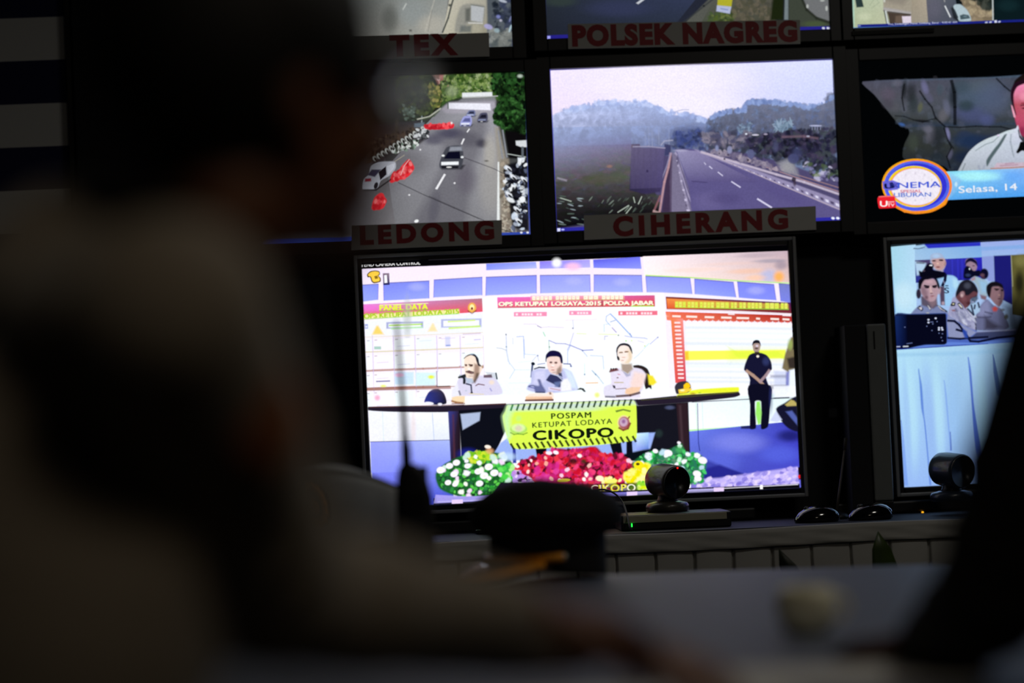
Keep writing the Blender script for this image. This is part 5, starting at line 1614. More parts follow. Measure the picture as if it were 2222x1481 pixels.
def picture_audience(p):
    """video conference: uniformed men and photographers behind a draped table"""
    p.crop(1900, 500, 4.938)
    p.poly([(100, 100), (4800, -100), (4800, 3000), (200, 3000)], '000000', f=0)
    p.poly([(148, 176), (4800, -60), (4800, 3000), (200, 3000)], 'a8c8f4', f=0)
    p.grad([(150, 175), (430, 150), (440, 900), (195, 900)], ['a8dcf0', 'b8e0fc', 'c4e8ff', 'b4e4fc'], 4, 5)
    p.glow(300, 700, 160, 200, 'd0f0ff', .8)
    p.poly([(150, 176), (176, 400), (215, 880), (200, 890)], '6898e0', .8, 3)
    p.poly([(407, 190), (500, 150), (1125, 125), (1125, 165), (500, 195)], '2c34c8', 1, 2)
    p.poly([(407, 195), (440, 160), (520, 150), (560, 190)], 'a8d0f0', 1, 3)
    p.line([(407, 192), (460, 195), (530, 175)], 1.6, '141830', .9)
    p.grad([(420, 200), (1130, 165), (1140, 285), (420, 320)], ['a0c8ec', '80b0ec', '88b8ec', 'a8ccf0'], 5, 3)
    p.grad([(1125, 125), (2400, 60), (2400, 250), (1140, 285)], ['a0b4f0', '98a8e8', '98b8f0', 'a0c0f0'], 4, 3)
    p.line([(1140, 195), (2400, 130)], 8, '84b0ec', .8, 3)
    p.grad([(420, 320), (1140, 285), (1150, 520), (430, 560)], ['383c90', '2c28c4', '2420a8', '2c3490'], 5, 4)
    for x in (820, 880, 925, 1000):
        p.line([(x, 310), (x + 5, 520)], 2.4, '3c40e0', .5, 3)
    p.poly([(430, 320), (600, 310), (560, 400), (500, 420), (430, 350)], '504468', .9, 4)
    p.poly([(420, 330), (540, 350), (520, 470), (440, 480)], 'c0e0fc', .9, 4)
    p.line([(440, 345), (520, 350)], 3, '606878', .9, 2)
    # right wall parts
    p.poly([(1140, 280), (1265, 270), (1275, 545), (1210, 540), (1150, 470)], '90a0e0', 1, 2)
    p.poly([(1265, 270), (1450, 262), (1470, 800), (1280, 700)], '1c1c74', 1, 2)
    p.poly([(1450, 262), (2400, 210), (2400, 1100), (1470, 900)], '605c30', 1, 2)
    p.glow(1560, 320, 110, 90, '807c48', .8)
    p.glow(1540, 560, 70, 180, '181810', .9)
    p.line([(1452, 265), (1470, 600)], 2, 'a8a880', .7)
    # standing photographer left
    p.crop(1980, 540, 7.405)
    p.poly([(290, 110), (330, 75), (410, 65), (470, 85), (510, 150), (530, 240), (500, 330), (440, 360), (340, 330), (290, 240)], 'a8b8d8', 1, 3)
    p.poly([(310, 170), (500, 150), (535, 220), (510, 300), (460, 345), (380, 330), (330, 260)], 'c89c98', .95, 4)
    p.glow(380, 110, 90, 50, 'b0d0f4', .9)
    p.glow(345, 190, 44, 18, '443040', 1)
    p.glow(460, 180, 44, 20, '302434', 1)
    p.line([(430, 178), (488, 182)], 2.4, '1c1018', .95)
    p.line([(325, 190), (365, 186)], 2, '2c2028', .9)
    p.glow(405, 235, 30, 26, 'e8c0b0', .9)
    p.glow(410, 290, 46, 16, '7c3838', 1)
    p.ell(522, 240, 14, 30, 'b08c88', 1, .2, 2)
    p.poly([(470, 430), (640, 425), (710, 470), (745, 590), (690, 680), (640, 760), (620, 900), (520, 900), (500, 700), (460, 560)], 'a0d0f8', 1, 3)
    p.poly([(640, 470), (710, 480), (740, 590), (690, 640), (650, 600)], 'b8e4fc', .9, 5)
    p.poly([(380, 460), (470, 440), (500, 600), (450, 600), (400, 540)], '9cc4f0', 1, 3)
    p.poly([(200, 290), (260, 230), (340, 250), (330, 330), (420, 350), (530, 380), (540, 440), (380, 480), (340, 470), (200, 470), (120, 450), (100, 350), (150, 360)], '080818', 1, 3)
    p.poly([(270, 255), (320, 250), (315, 275), (270, 270)], 'f0f4ff', 1, 1)
    p.glow(480, 355, 30, 14, 'b8a8b8', .9)
    p.glow(180, 350, 30, 20, '5c4c60', .8)
    p.line([(530, 420), (520, 500), (480, 590)], 6.4, '0c1030', 1, 1.5)
    p.line([(495, 510), (515, 560)], 2, 'a8a8d0', .6)
    p.text('S', 510, 710, 75, 90, '14183c', 0, .05)
    p.line([(530, 590), (570, 590)], 2.6, '14183c', .9)
    p.poly([(430, 600), (510, 600), (520, 900), (450, 900)], '54445c', 1, 3)
    p.glow(490, 870, 34, 40, 'c0a8b8', .9)
    # photographer right
    p.poly([(850, 200), (870, 160), (950, 150), (1020, 190), (1035, 300), (1000, 360), (920, 370), (870, 300)], 'a08498', 1, 3)
    p.poly([(845, 260), (855, 190), (900, 150), (960, 145), (1030, 200), (1040, 270), (1000, 230), (930, 200), (880, 220)], '100c30', 1, 3)
    p.glow(980, 270, 30, 12, '302438', .9)
    p.poly([(830, 320), (870, 270), (920, 290), (980, 350), (1080, 340), (1090, 430), (980, 450), (900, 480), (820, 460)], '080a24', 1, 3)
    p.glow(915, 320, 16, 22, 'f0f8ff', 1)
    p.glow(890, 420, 60, 36, '384878', .7)
    p.poly([(930, 490), (1000, 440), (1100, 470), (1200, 530), (1200, 620), (1190, 760), (1080, 720), (1040, 600), (980, 520)], 'a0b8c8', 1, 3)
    p.poly([(1060, 500), (1200, 530), (1195, 700), (1110, 700)], '98c8f0', .7, 8)
    p.poly([(930, 490), (1000, 440), (1010, 490), (960, 515)], 'a88c9c', 1, 3)
    p.poly([(1080, 730), (1190, 760), (1180, 830), (1100, 800)], '806470', 1, 4)
    p.ell(1150, 400, 70, 88, '0c0c28', 1, 0, 3)
    p.glow(1120, 420, 50, 40, '6c4c5c', .9)
    p.glow(1140, 460, 40, 20, '50344c', .8)
    # officer right (three-quarter face)
    p.poly([(1010, 1080), (1060, 960), (1130, 860), (1200, 810), (1300, 900), (1420, 960), (1500, 1100), (1560, 1250), (1480, 1300), (1200, 1310), (1000, 1290)], '686c90', 1, 3)
    p.poly([(1040, 1000), (1130, 850), (1220, 820), (1260, 1000), (1180, 1080), (1060, 1080)], '8c90b8', .8, 10)
    p.poly([(1160, 1080), (1300, 1180), (1420, 1250), (1300, 1300), (1160, 1290)], '302c3c', .8, 10)
    p.line([(1020, 1095), (1180, 1100), (1260, 1090)], 3, '40405c', .8, 3)
    p.line([(1160, 1010), (1280, 1040)], 3, '40405c', .8, 3)
    p.poly([(1200, 660), (1260, 600), (1420, 590), (1460, 680), (1465, 760), (1440, 860), (1390, 930), (1320, 880), (1240, 780)], '8c6c74', 1, 3)
    p.poly([(1400, 600), (1465, 680), (1450, 850), (1400, 900), (1400, 760)], '4c3440', .7, 8)
    p.poly([(1185, 680), (1190, 590), (1260, 530), (1350, 525), (1440, 570), (1455, 640), (1380, 600), (1280, 610), (1260, 680), (1240, 780), (1210, 760)], '141018', 1, 3)
    p.glow(1350, 660, 40, 16, '281820', 1)
    p.glow(1440, 670, 28, 16, '241820', 1)
    p.line([(1315, 640), (1385, 645)], 2.4, '100810', .95)
    p.line([(1420, 655), (1455, 655)], 2, '100810', .95)
    p.glow(1390, 740, 26, 24, 'a88480', .8)
    p.glow(1390, 800, 36, 12, '442830', 1)
    p.poly([(1280, 950), (1330, 920), (1370, 960), (1350, 1000), (1300, 1000)], 'c04840', 1, 5)
    p.glow(1450, 980, 50, 30, '504820', .7)
    p.glow(1510, 1090, 50, 60, '504c18', .9)
    p.poly([(1450, 900), (1700, 800), (1800, 1480), (1500, 1300)], '100e14', .8, 30)
    # middle officer looking down
    p.poly([(600, 920), (640, 790), (700, 770), (800, 860), (860, 940), (930, 1000), (980, 1100), (1010, 1370), (700, 1380), (580, 1360), (560, 1100)], 'a4a4c8', 1, 3)
    p.poly([(690, 770), (740, 620), (820, 560), (1000, 600), (1050, 680), (1030, 760), (940, 800), (920, 900), (850, 960), (800, 900)], '684048', 1, 3)
    p.glow(820, 800, 60, 60, '805058', .8)
    p.glow(900, 870, 50, 40, '48242c', .9)
    p.poly([(695, 700), (750, 560), (820, 500), (900, 490), (990, 550), (1040, 640), (1040, 700), (980, 680), (900, 740), (850, 740), (830, 680), (770, 690), (700, 765)], '1c1c28', 1, 3)
    p.glow(880, 590, 80, 70, '484c5c', .9)
    p.ell(795, 730, 36, 50, 'a08088', 1, .2, 3)
    p.glow(790, 745, 22, 34, 'd8b8b8', .9)
    p.poly([(605, 900), (640, 850), (690, 860), (680, 915), (620, 920)], '20202c', 1, 2)
    p.poly([(635, 885), (655, 870), (670, 880), (655, 895)], 'f0ecc0', 1, 1)
    p.poly([(715, 880), (750, 860), (800, 920), (810, 970), (770, 960)], '181824', 1, 2)
    p.poly([(735, 890), (755, 885), (795, 930), (790, 950)], 'f0ecd8', 1, 1.5)
    p.poly([(620, 980), (690, 970), (700, 1000), (640, 1000)], '8c5c5c', .9, 2)
    for pts in [[(690, 960), (740, 1060), (760, 1160)], [(760, 1150), (830, 1200), (900, 1300)], [(600, 1100), (640, 1200), (660, 1330)], [(800, 1100), (900, 1060)], [(850, 1250), (930, 1240)], [(960, 1000), (1000, 1100), (1020, 1340)], [(700, 1340), (790, 1380)]]:
        p.line(pts, 3, '282c40', .85, 2)
    p.scatter([(700, 1000), (960, 1000), (1000, 1350), (600, 1360), (640, 1050)], 60, 2, 5, ['c8cce8', '8c90b4', 'e0e4f8', '686c90'], 121, 3, .5, 2, rot=.8)
    p.poly([(870, 950), (960, 860), (1080, 880), (1080, 1000), (980, 1080)], 'a8c8e8', .95, 3)
    for a, b in [((1000, 900), (990, 960)), ((1050, 860), (1070, 940)), ((940, 900), (980, 1060)), ((880, 960), (980, 1060))]:
        p.line([a, b], 4, '14183c', .9, 1.5)
    p.glow(1000, 810, 18, 14, 'e0e8ff', 1)
    p.glow(1055, 825, 18, 14, 'c8d0f0', 1)
    p.poly([(930, 790), (1040, 740), (1050, 800), (1000, 860), (940, 880)], '0c0c24', .8, 4)
    p.glow(965, 850, 24, 14, 'b0b8e0', .9)
    # left officer, front face
    p.poly([(-40, 1050), (40, 960), (120, 900), (380, 900), (470, 960), (560, 1010), (560, 1080), (-40, 1080)], '7c88b4', 1, 3)
    p.poly([(130, 760), (380, 760), (400, 910), (330, 960), (140, 900)], '5c5468', 1, 4)
    p.poly([(240, 830), (380, 780), (380, 880), (310, 940)], '88707c', .9, 6)
    p.ell(95, 720, 40, 80, '2c2438', 1, 0, 3)
    p.ell(425, 670, 24, 60, 'b89ca8', 1, .1, 3)
    p.poly([(120, 600), (170, 500), (240, 480), (340, 480), (390, 540), (410, 640), (400, 740), (350, 830), (280, 845), (200, 800), (140, 720)], 'b898a4', 1, 3)
    p.poly([(120, 620), (200, 600), (240, 700), (250, 830), (180, 780), (140, 720)], '785c6c', .7, 8)
    p.glow(270, 530, 90, 36, 'd0a8b4', .8)
    p.poly([(90, 640), (90, 520), (140, 460), (200, 440), (320, 440), (390, 480), (430, 580), (430, 640), (400, 620), (375, 530), (330, 470), (250, 490), (190, 500), (150, 560), (125, 640)], '0c0a18', 1, 3)
    p.line([(185, 588), (262, 602)], 3.4, '140c1c', 1, 1.5)
    p.line([(318, 600), (382, 588)], 3.4, '140c1c', 1, 1.5)
    p.glow(230, 622, 44, 18, '281c2c', 1)
    p.glow(350, 617, 40, 18, '281c2c', 1)
    p.line([(195, 612), (262, 618)], 2.4, '0c0814', .95)
    p.line([(325, 614), (380, 608)], 2.4, '0c0814', .95)
    p.poly([(270, 620), (290, 600), (305, 680), (320, 700), (280, 710)], 'e0bcb8', .8, 4)
    p.glow(300, 712, 34, 12, '684048', .9)
    p.glow(315, 755, 46, 10, '803c44', 1)
    p.glow(300, 775, 40, 10, 'b07c84', .8)
    p.glow(220, 780, 40, 40, '604454', .7)
    for pts in [[(70, 950), (110, 910), (165, 950), (165, 980), (140, 1000)], [(220, 900), (250, 900), (300, 970), (280, 985)], [(385, 900), (420, 910), (560, 1000), (550, 1015), (460, 990)]]:
        p.poly(pts, '181828', 1, 2)
    for pts in [[(95, 945), (140, 930), (150, 965), (130, 980)], [(235, 905), (250, 910), (290, 965), (270, 970)], [(405, 915), (470, 970), (520, 995), (440, 960)]]:
        p.poly(pts, 'dcd8e0', 1, 2)
    p.glow(240, 1030, 40, 14, 'c8c8b0', .9)
    # black box on the table, cable, table
    p.crop(1900, 500, 4.938)
    p.poly([(205, 900), (370, 895), (745, 885), (770, 905), (1100, 1080), (2400, 1000), (2400, 1220), (215, 1275)], '4c68c0', 1, 3)
    p.poly([(770, 900), (900, 1000), (1080, 1090), (980, 1160), (780, 1160), (760, 980)], '9098c0', 1, 3)
    p.poly([(1080, 1090), (1560, 1050), (2400, 1000), (2400, 1120), (1200, 1160), (1000, 1170)], '404870', 1, 3)
    p.line([(1080, 1085), (1400, 1070), (1800, 1050)], 3, '9498b8', .7, 2)
    p.poly([(1050, 1180), (1400, 1140), (2400, 1090), (2400, 1200), (1000, 1240)], '5068b8', .9, 4)
    p.poly([(520, 1230), (760, 1195), (1060, 1200), (1500, 1160), (2400, 1120), (2400, 1215), (215, 1275)], '6488e0', .95, 3)
    p.poly([(205, 905), (370, 897), (730, 888), (752, 900), (760, 1200), (730, 1222), (520, 1225), (215, 1260)], '06081c', 1, 2)
    p.grad([(205, 910), (330, 905), (340, 1240), (215, 1250)], ['18306c', '060a28', '060820', '10205c'], 3, 3, .9)
    p.line([(212, 1272), (380, 1266), (760, 1238), (1200, 1215)], 2.4, '1c2c98', .9, 2)
    p.line([(205, 897), (500, 895), (745, 887)], 1.6, '2c407c', .9)
    for k, (x, y) in enumerate([(563, 955), (640, 940), (563, 985), (608, 980), (610, 1000), (655, 975), (675, 1042), (706, 1042), (675, 1062), (712, 1062), (676, 1100), (712, 1105), (700, 1145), (545, 1025), (600, 1070), (590, 980), (310, 1035), (712, 1180)]):
        r = 11 if k < 3 or 5 < k < 10 else 6
        p.ell(x, y, r, r * .8, 'dce4ff' if r > 8 else '7888c0', 1, 0, 1.2)
    p.line([(330, 1212), (388, 1204)], 1.6, '6878b0', .9)
    p.line([(218, 1244), (258, 1243)], 2, 'c8d4ff', .9)
    p.line([(292, 1242), (345, 1240)], 2.2, 'e8f0ff', .95)
    p.line([(768, 965), (840, 970), (890, 1010), (940, 1080), (975, 1130), (1010, 1185), (1100, 1190), (1300, 1150), (1500, 1130)], 5, '0c1030', 1, 1.5)
    p.line([(860, 1060), (930, 1080)], 5, '0c1030', 1, 1.5)
    p.line([(770, 1150), (900, 1160), (1000, 1150), (1200, 1140)], 4.4, '0c1030', 1, 1.5)
    p.poly([(930, 1050), (975, 1080), (985, 1150), (950, 1150), (930, 1100)], '2c4cb0', .9, 3)
    # table drape
    p.crop(1822, 700, 3.22)
    p.grad([(392, 190), (1180, 140), (1180, 1170), (450, 1145)], ['b8e8ff', 'a0c8ec', '8cb0f0', 'a0c4ff'], 8, 8)
    p.grad([(1180, 140), (3300, 60), (3300, 1100), (1180, 1130)], ['a0c8ec', 'a0c8f0', '80a0e8', '8cb0f0'], 4, 4)
    p.line([(395, 225), (800, 215), (1300, 190), (3000, 120)], 8, '90c4ec', .45, 6)
    for x0, x1, c, a in [(500, 60, 'c4f4ff', .5), (690, 50, 'c4f4ff', .5), (800, 70, '98c4f4', .6), (1000, 60, 'b0e0f0', .5), (620, 60, '98bcf8', .6), (470, 30, '98bcf8', .5), (860, 70, '98c0e8', .5)]:
        p.glow(x0, 650, x1, 480, c, a, -.06)
    for pts, c in [([(547, 320), (572, 440), (585, 620), (600, 760), (636, 1130), (626, 1130), (590, 700), (568, 600), (555, 420)], '4c78dc'),
                   ([(725, 400), (745, 520), (765, 760), (778, 890), (770, 890), (752, 700)], '7ca4f0'), ([(768, 760), (780, 890), (772, 892)], '3c58b8'),
                   ([(893, 240), (915, 330), (935, 560), (960, 720), (1000, 960), (960, 930), (938, 780), (915, 500)], '3458cc'),
                   ([(1068, 220), (1110, 380), (1150, 560), (1100, 500), (1075, 350)], '4464b0'), ([(425, 680), (450, 850), (475, 1135), (448, 1135)], '80a8f8')]:
        p.poly(pts, c, .85, 3)
    p.glow(1000, 1000, 300, 120, '90a8ec', .5)


# ------------------------------------------------------------------ materials
M_BLACK = mat('black_plastic', '08090c', 0.45, var=.1)
M_RACK = mat('matt_black_panel', '0a0c10', 0.75, var=.15, scale=12)
M_RIM = mat('grey_metal_rim', '8c8e90', 0.4, 0.2)
M_PAPER = mat('white_card', 'c9c8c2', 0.7, var=.04, scale=20, bump=.1)
M_RED = mat('red_vinyl_letters', '9c1c26', 0.55)
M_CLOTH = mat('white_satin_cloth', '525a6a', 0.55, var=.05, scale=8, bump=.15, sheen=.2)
M_SKIRT = mat('white_pleated_cloth', 'aaa8a2', 0.7, var=.08, scale=14, bump=.3)
M_LEAF = mat('waxy_green_leaf', '38481a', 0.4, var=.3, scale=30)
M_POT = mat('brown_clay_pot', '4a2c1c', 0.8)
M_SOIL = mat('dark_soil', '1c1410', 0.95, bump=.6)
M_FLOOR = mat('dark_grey_floor', '2a2826', 0.5, var=.2, scale=4)
M_CEIL = mat('pale_ceiling', '6a6863', 0.9)
M_WALL = mat('dark_side_wall', '3a3836', 0.9)
M_WOOD = mat('brown_table_wood', '3c2618', 0.5, var=.25, scale=18)
M_SHIRT = mat('tan_uniform_cloth', '8d8272', 0.85, var=.1, scale=60, bump=.2, sheen=.3)
M_DARKSHIRT = mat('black_shirt_cloth', '050505', 0.95, var=.1, scale=60)
M_TROUSER = mat('dark_brown_trousers', '1a1512', 0.9)
M_SKIN = mat('brown_skin', '7c5038', 0.55, var=.08, scale=30)
M_SKIN_DK = mat('dark_brown_skin', '4a2c20', 0.6, var=.08, scale=30)
M_HAIR = mat('black_hair', '060505', 0.7, var=.3, scale=200, bump=.5)
M_GOLD = mat('gold_braid', 'ec9618', 0.45, 0.15, var=.25, scale=220, bump=.4)
M_SILVER = mat('silver_button', 'c8c8c0', 0.3, 0.7)
M_CAPWHITE = mat('white_cap_cloth', 'c0c4c6', 0.75, var=.05, bump=.1)
M_CAPDARK = mat('dark_brown_cap_cloth', '0c0907', 0.85, var=.15, bump=.1)
M_MAROON = mat('dark_maroon_band', '14080a', 0.8)
M_GLOSS = mat('glossy_black_visor', '050505', 0.15, coat=.5)
M_BADGE = mat('red_brown_badge', '8c4a1c', 0.7, var=.3, scale=150)
M_MUG = mat('cream_ceramic', 'fff8d8', 0.25, var=.03, coat=.4)
M_PALE = mat('pale_grey_plastic', '707472', 0.5)
M_BEIGE = mat('beige_plastic', 'a8a48c', 0.5)
M_CAMERA = mat('dark_grey_camera_shell', '2c2e30', 0.35, coat=.3)
M_CAMBLUE = mat('slate_blue_camera_shell', '26303e', 0.35, coat=.3)
M_LENS = mat('black_lens_glass', '020203', 0.35)
M_MOUSE = mat('glossy_black_mouse_shell', '08080c', 0.12, coat=.8)
M_CHAIR = mat('black_chair_fabric', '101010', 0.9)
M_LEDR = mat('red_indicator_light', '400000', emit='ff1810', strength=2.5)
M_LEDG = mat('green_indicator_light', '004000', emit='20ff40', strength=2.2)
M_LEDY = mat('amber_indicator_light', '403000', emit='ffb020', strength=1.5)
M_LAMP = mat('lamp_diffuser', 'f0f0e8', 0.6)
M_METAL = mat('dull_steel', '4c4c4c', 0.45, 0.7)

# ------------------------------------------------------------------ room


def structure(o):
    o['kind'] = 'structure'
    return o


def slab(name, x0, x1, y0, y1, z0, z1, m):
    bm = bmesh.new()
    box(bm, x0, x1, y0, y1, z0, z1)
    return structure(build(name, bm, m))


X0, X1, YB, YF, ZT = -4.6, 4.6, 0.42, -8.4, 3.15
slab('floor', X0, X1, YF, YB + .1, -.1, 0, M_FLOOR)
slab('ceiling', X0, X1, YF, YB + .1, ZT, ZT + .1, M_CEIL)
slab('wall_left', X0 - .1, X0, YF, YB + .1, 0, ZT, M_WALL)
slab('wall_right', X1, X1 + .1, YF, YB + .1, 0, ZT, M_WALL)
slab('wall_front', X0, X1, YF - .1, YF, 0, ZT, M_WALL)


def striped():
    m = bpy.data.materials.new('navy_and_white_stripes')
    m.use_nodes = True
    nt = m.node_tree
    b = nt.nodes['Principled BSDF']
    g = nt.nodes.new('ShaderNodeNewGeometry')
    sp = nt.nodes.new('ShaderNodeSeparateXYZ')
    nt.links.new(g.outputs['Position'], sp.inputs[0])
    zt = hit(75, 38, .12).z
    zb = hit(75, 225, .12).z
    per = zt - zb
    a = nt.nodes.new('ShaderNodeMath')
    a.operation = 'SUBTRACT'
    nt.links.new(sp.outputs['Z'], a.inputs[0])
    a.inputs[1].default_value = zb - 20 * per
    d = nt.nodes.new('ShaderNodeMath')
    d.operation = 'DIVIDE'
    nt.links.new(a.outputs[0], d.inputs[0])
    d.inputs[1].default_value = per
    f = nt.nodes.new('ShaderNodeMath')
    f.operation = 'FRACT'
    nt.links.new(d.outputs[0], f.inputs[0])
    gt = nt.nodes.new('ShaderNodeMath')
    gt.operation = 'GREATER_THAN'
    nt.links.new(f.outputs[0], gt.inputs[0])
    gt.inputs[1].default_value = .502
    mx = nt.nodes.new('ShaderNodeMix')
    mx.data_type = 'RGBA'
    mx.inputs['A'].default_value = hexc('1c1f4e') + (1,)
    mx.inputs['B'].default_value = hexc('e4e4e0') + (1,)
    nt.links.new(gt.outputs[0], mx.inputs['Factor'])
    nt.links.new(mx.outputs['Result'], b.inputs['Base Color'])
    b.inputs['Roughness'].default_value = .8
    return m


wb = slab('wall_back', X0, X1, YB, YB + .1, 0, ZT, striped())
# striped cladding panel that stands forward beside the rack
xe = hit(148, 200, .12).x
structure_panel = slab('wall_left_cladding', X0 + .02, xe, .12, YB, 0, ZT, wb.data.materials[0])
structure_panel.name = 'wall_back_left'
bm = bmesh.new()
box(bm, xe, xe + .012, .10, .40, 0, ZT - .01, bev=.001)
structure(build('trim_1', bm, M_METAL))

# ------------------------------------------------------------------ monitor rack
xr0, xr1 = xe + .02, 3.4
rack = tag(empty('video_wall_rack', (1.0, .2, 0)), 'tall black rack that carries the rows of monitors along the wall', 'rack')
bm = bmesh.new()
box(bm, xr0, xr1, .075, .10, .0, 3.0, bev=.003)
build('back_panel', bm, M_RACK, rack)
for xx in (xr0 + .03, -.0835 - .0, .668, 1.47, 2.3, xr1 - .03):
    bm = bmesh.new()
    box(bm, xx - .03, xx + .03, .10, .36, 0, 3.0, bev=.003)
    build('upright_post', bm, M_RACK, rack)


# ------------------------------------------------------------------ monitors
def corners(x0, z1, w, h, a):
    zc = 1.12254
    cx, cz = x0 + w / 2, z1 - h / 2 + zc
    out = []
    for sx, sz in ((-1, 1), (1, 1), (1, -1), (-1, -1)):
        x, z = sx * w / 2, sz * h / 2
        out.append((cx + x * math.cos(a) - z * math.sin(a), cz + x * math.sin(a) + z * math.cos(a)))
    return out, cx, cz


def monitor(name, label, cat, x0, z1, w, h, a, pic, side, top, bottom, rim, depth, gain=1.0, group=None, grain=.08):
    cs, cx, cz = corners(x0, z1, w, h, a)
    root = tag(empty(name, (cx, 0.03, cz - h / 2 - bottom)), label, cat, group)
    M = frame_matrix(Vector((cx, 0, cz)), (math.cos(a), 0, math.sin(a)), (-math.sin(a), 0, math.cos(a)))
    # local: x right, y up, z towards the viewer
    W, H = w / 2, h / 2
    bm = bmesh.new()
    f = .012
    ox0, ox1, oy0, oy1 = -W - side, W + side, -H - bottom, H + top
    box(bm, ox0, -W, oy0, oy1, -.03, f, M, .002)
    box(bm, W, ox1, oy0, oy1, -.03, f, M, .002)
    box(bm, -W, W, H, oy1, -.03, f, M, .002)
    box(bm, -W, W, oy0, -H, -.03, f, M, .002)
    bz = build('bezel', bm, M_BLACK, root)
    bm = bmesh.new()
    box(bm, ox0 + .01, ox1 - .01, oy0 + .01, oy1 - .01, -depth, -.006, M, .006)
    build('housing', bm, M_BLACK, root)
    if rim:
        bm = bmesh.new()
        r = rim
        box(bm, ox0 - r, ox0, oy0 - r, oy1 + r, -.02, f + .003, M, .0015)
        box(bm, ox1, ox1 + r, oy0 - r, oy1 + r, -.02, f + .003, M, .0015)
        box(bm, ox0, ox1, oy1, oy1 + r, -.02, f + .003, M, .0015)
        box(bm, ox0, ox1, oy0 - r, oy0, -.02, f + .003, M, .0015)
        build('rim', bm, M_RIM, root)
    p = Picture(0.0, cs)
    pic(p)
    p.build('display', root, screen_material(name + '_picture', gain, grain))
    return root, M, (ox0, ox1, oy0, oy1)


MW, MH = .6804, .3886
xTEX = hit(1112.3, 101, 0).x - MW
zTEX = hit(1112.3, 101, 0).z - 1.12254 + MH
xYD = hit(1850.6, 62.3, 0).x
zYD = hit(1850.6, 62.3, 0).z - 1.12254 + MH
xCN = hit(1862, 140, 0).x
SB = .033
G_M = 'wall mounted monitors of the video wall'
monitor('wall_monitor', 'wall monitor showing a pale tiled road, above the red TEX sign', 'monitor', xTEX, zTEX, MW, MH, -.003, picture_pavement, SB, .03, .03, 0, .07, .82, G_M)
monitor('wall_monitor', 'wall monitor showing a dark road and grass verge, above the POLSEK NAGREG sign', 'monitor', -.0445, 1.1942, MW, MH, -.003, picture_junction, SB, .03, .03, 0, .07, .9, G_M)
monitor('wall_monitor', 'wall monitor showing a pale wall and a white van on the road', 'monitor', xYD, zYD, MW, MH, 0, picture_yard, SB, .03, .03, 0, .07, .9, G_M)
monitor('wall_monitor', 'wall monitor showing cars and red barriers on a road, above the LEDONG sign', 'monitor', -.7854, .7312, MW, MH, -.0045, picture_street, SB, .03, .03, 0, .07, 1.0, G_M)
monitor('wall_monitor', 'wall monitor showing a misty country road, above the CIHERANG sign', 'monitor', -.0424, .7334, MW, MH, -.0006, picture_misty_road, SB, .03, .03, 0, .07, 1.08, G_M)
monitor('wall_monitor', 'wall monitor showing a television film with a ring logo and blue caption strip', 'monitor', xCN, .7334 - .008, MW, MH, 0, picture_cinema, SB, .03, .03, 0, .07, 1.0, G_M)

TVW, TVH = 1.018, .5792


def stand(root, cx, ztop, ztab):
    bm = bmesh.new()
    box(bm, cx - .09, cx + .09, .0, .035, ztab + .006, ztop, bev=.006)
    build('stand_neck', bm, M_BLACK, root)
    bm = bmesh.new()
    box(bm, cx - .27, cx + .27, -.13, .05, ztab + .0005, ztab + .012, bev=.005)
    build('stand_base', bm, M_GLOSS, root)


ZTV = hit(1700, 1139, -.36).z       # top of the cloth under the televisions
tv1, MT1, _ = monitor('television', 'large television with a video conference and a yellow CIKOPO banner', 'television', -TVW / 2, TVH / 2, TVW, TVH, .0017, picture_conference, .011, .011, .014, .008, .05, 1.12, 'large televisions on the draped table', .04)
stand(tv1, 0.0, 1.12254 - TVH / 2 - .03, ZTV)
tv2, MT2, _ = monitor('television', 'large television showing uniformed men behind a pale blue table drape', 'television', .7581, .2828, TVW, TVH, .0063, picture_audience, .011, .011, .014, .008, .05, .95, 'large televisions on the draped table', .04)
stand(tv2, .7581 + TVW / 2, 1.12254 + .2828 - TVH - .03, ZTV)


def glow_dot(name, px, py, Y, r, m, parent, thick=.004):
    c = hit(px, py, Y)
    bm = bmesh.new()
    ellipsoid(bm, c, r, thick, r)
    return build(name, bm, m, parent, True)


glow_dot('power_light', 2002, 1111, -.03, .0026, M_LEDY, tv2)
bm = bmesh.new()
c = hit(2040, 1112, 0)
box(bm, c.x - .25, c.x + .5, -.026, -.004, ZTV + .003, ZTV + .03, bev=.004)
build('speaker_bar', bm, M_BLACK, tv2)
bm = bmesh.new()
c = hit(1290, 1118, 0)
box(bm, -.4, .4, -.020, -.002, ZTV + .003, ZTV + .03, bev=.004)
build('speaker_bar', bm, M_BLACK, tv1)


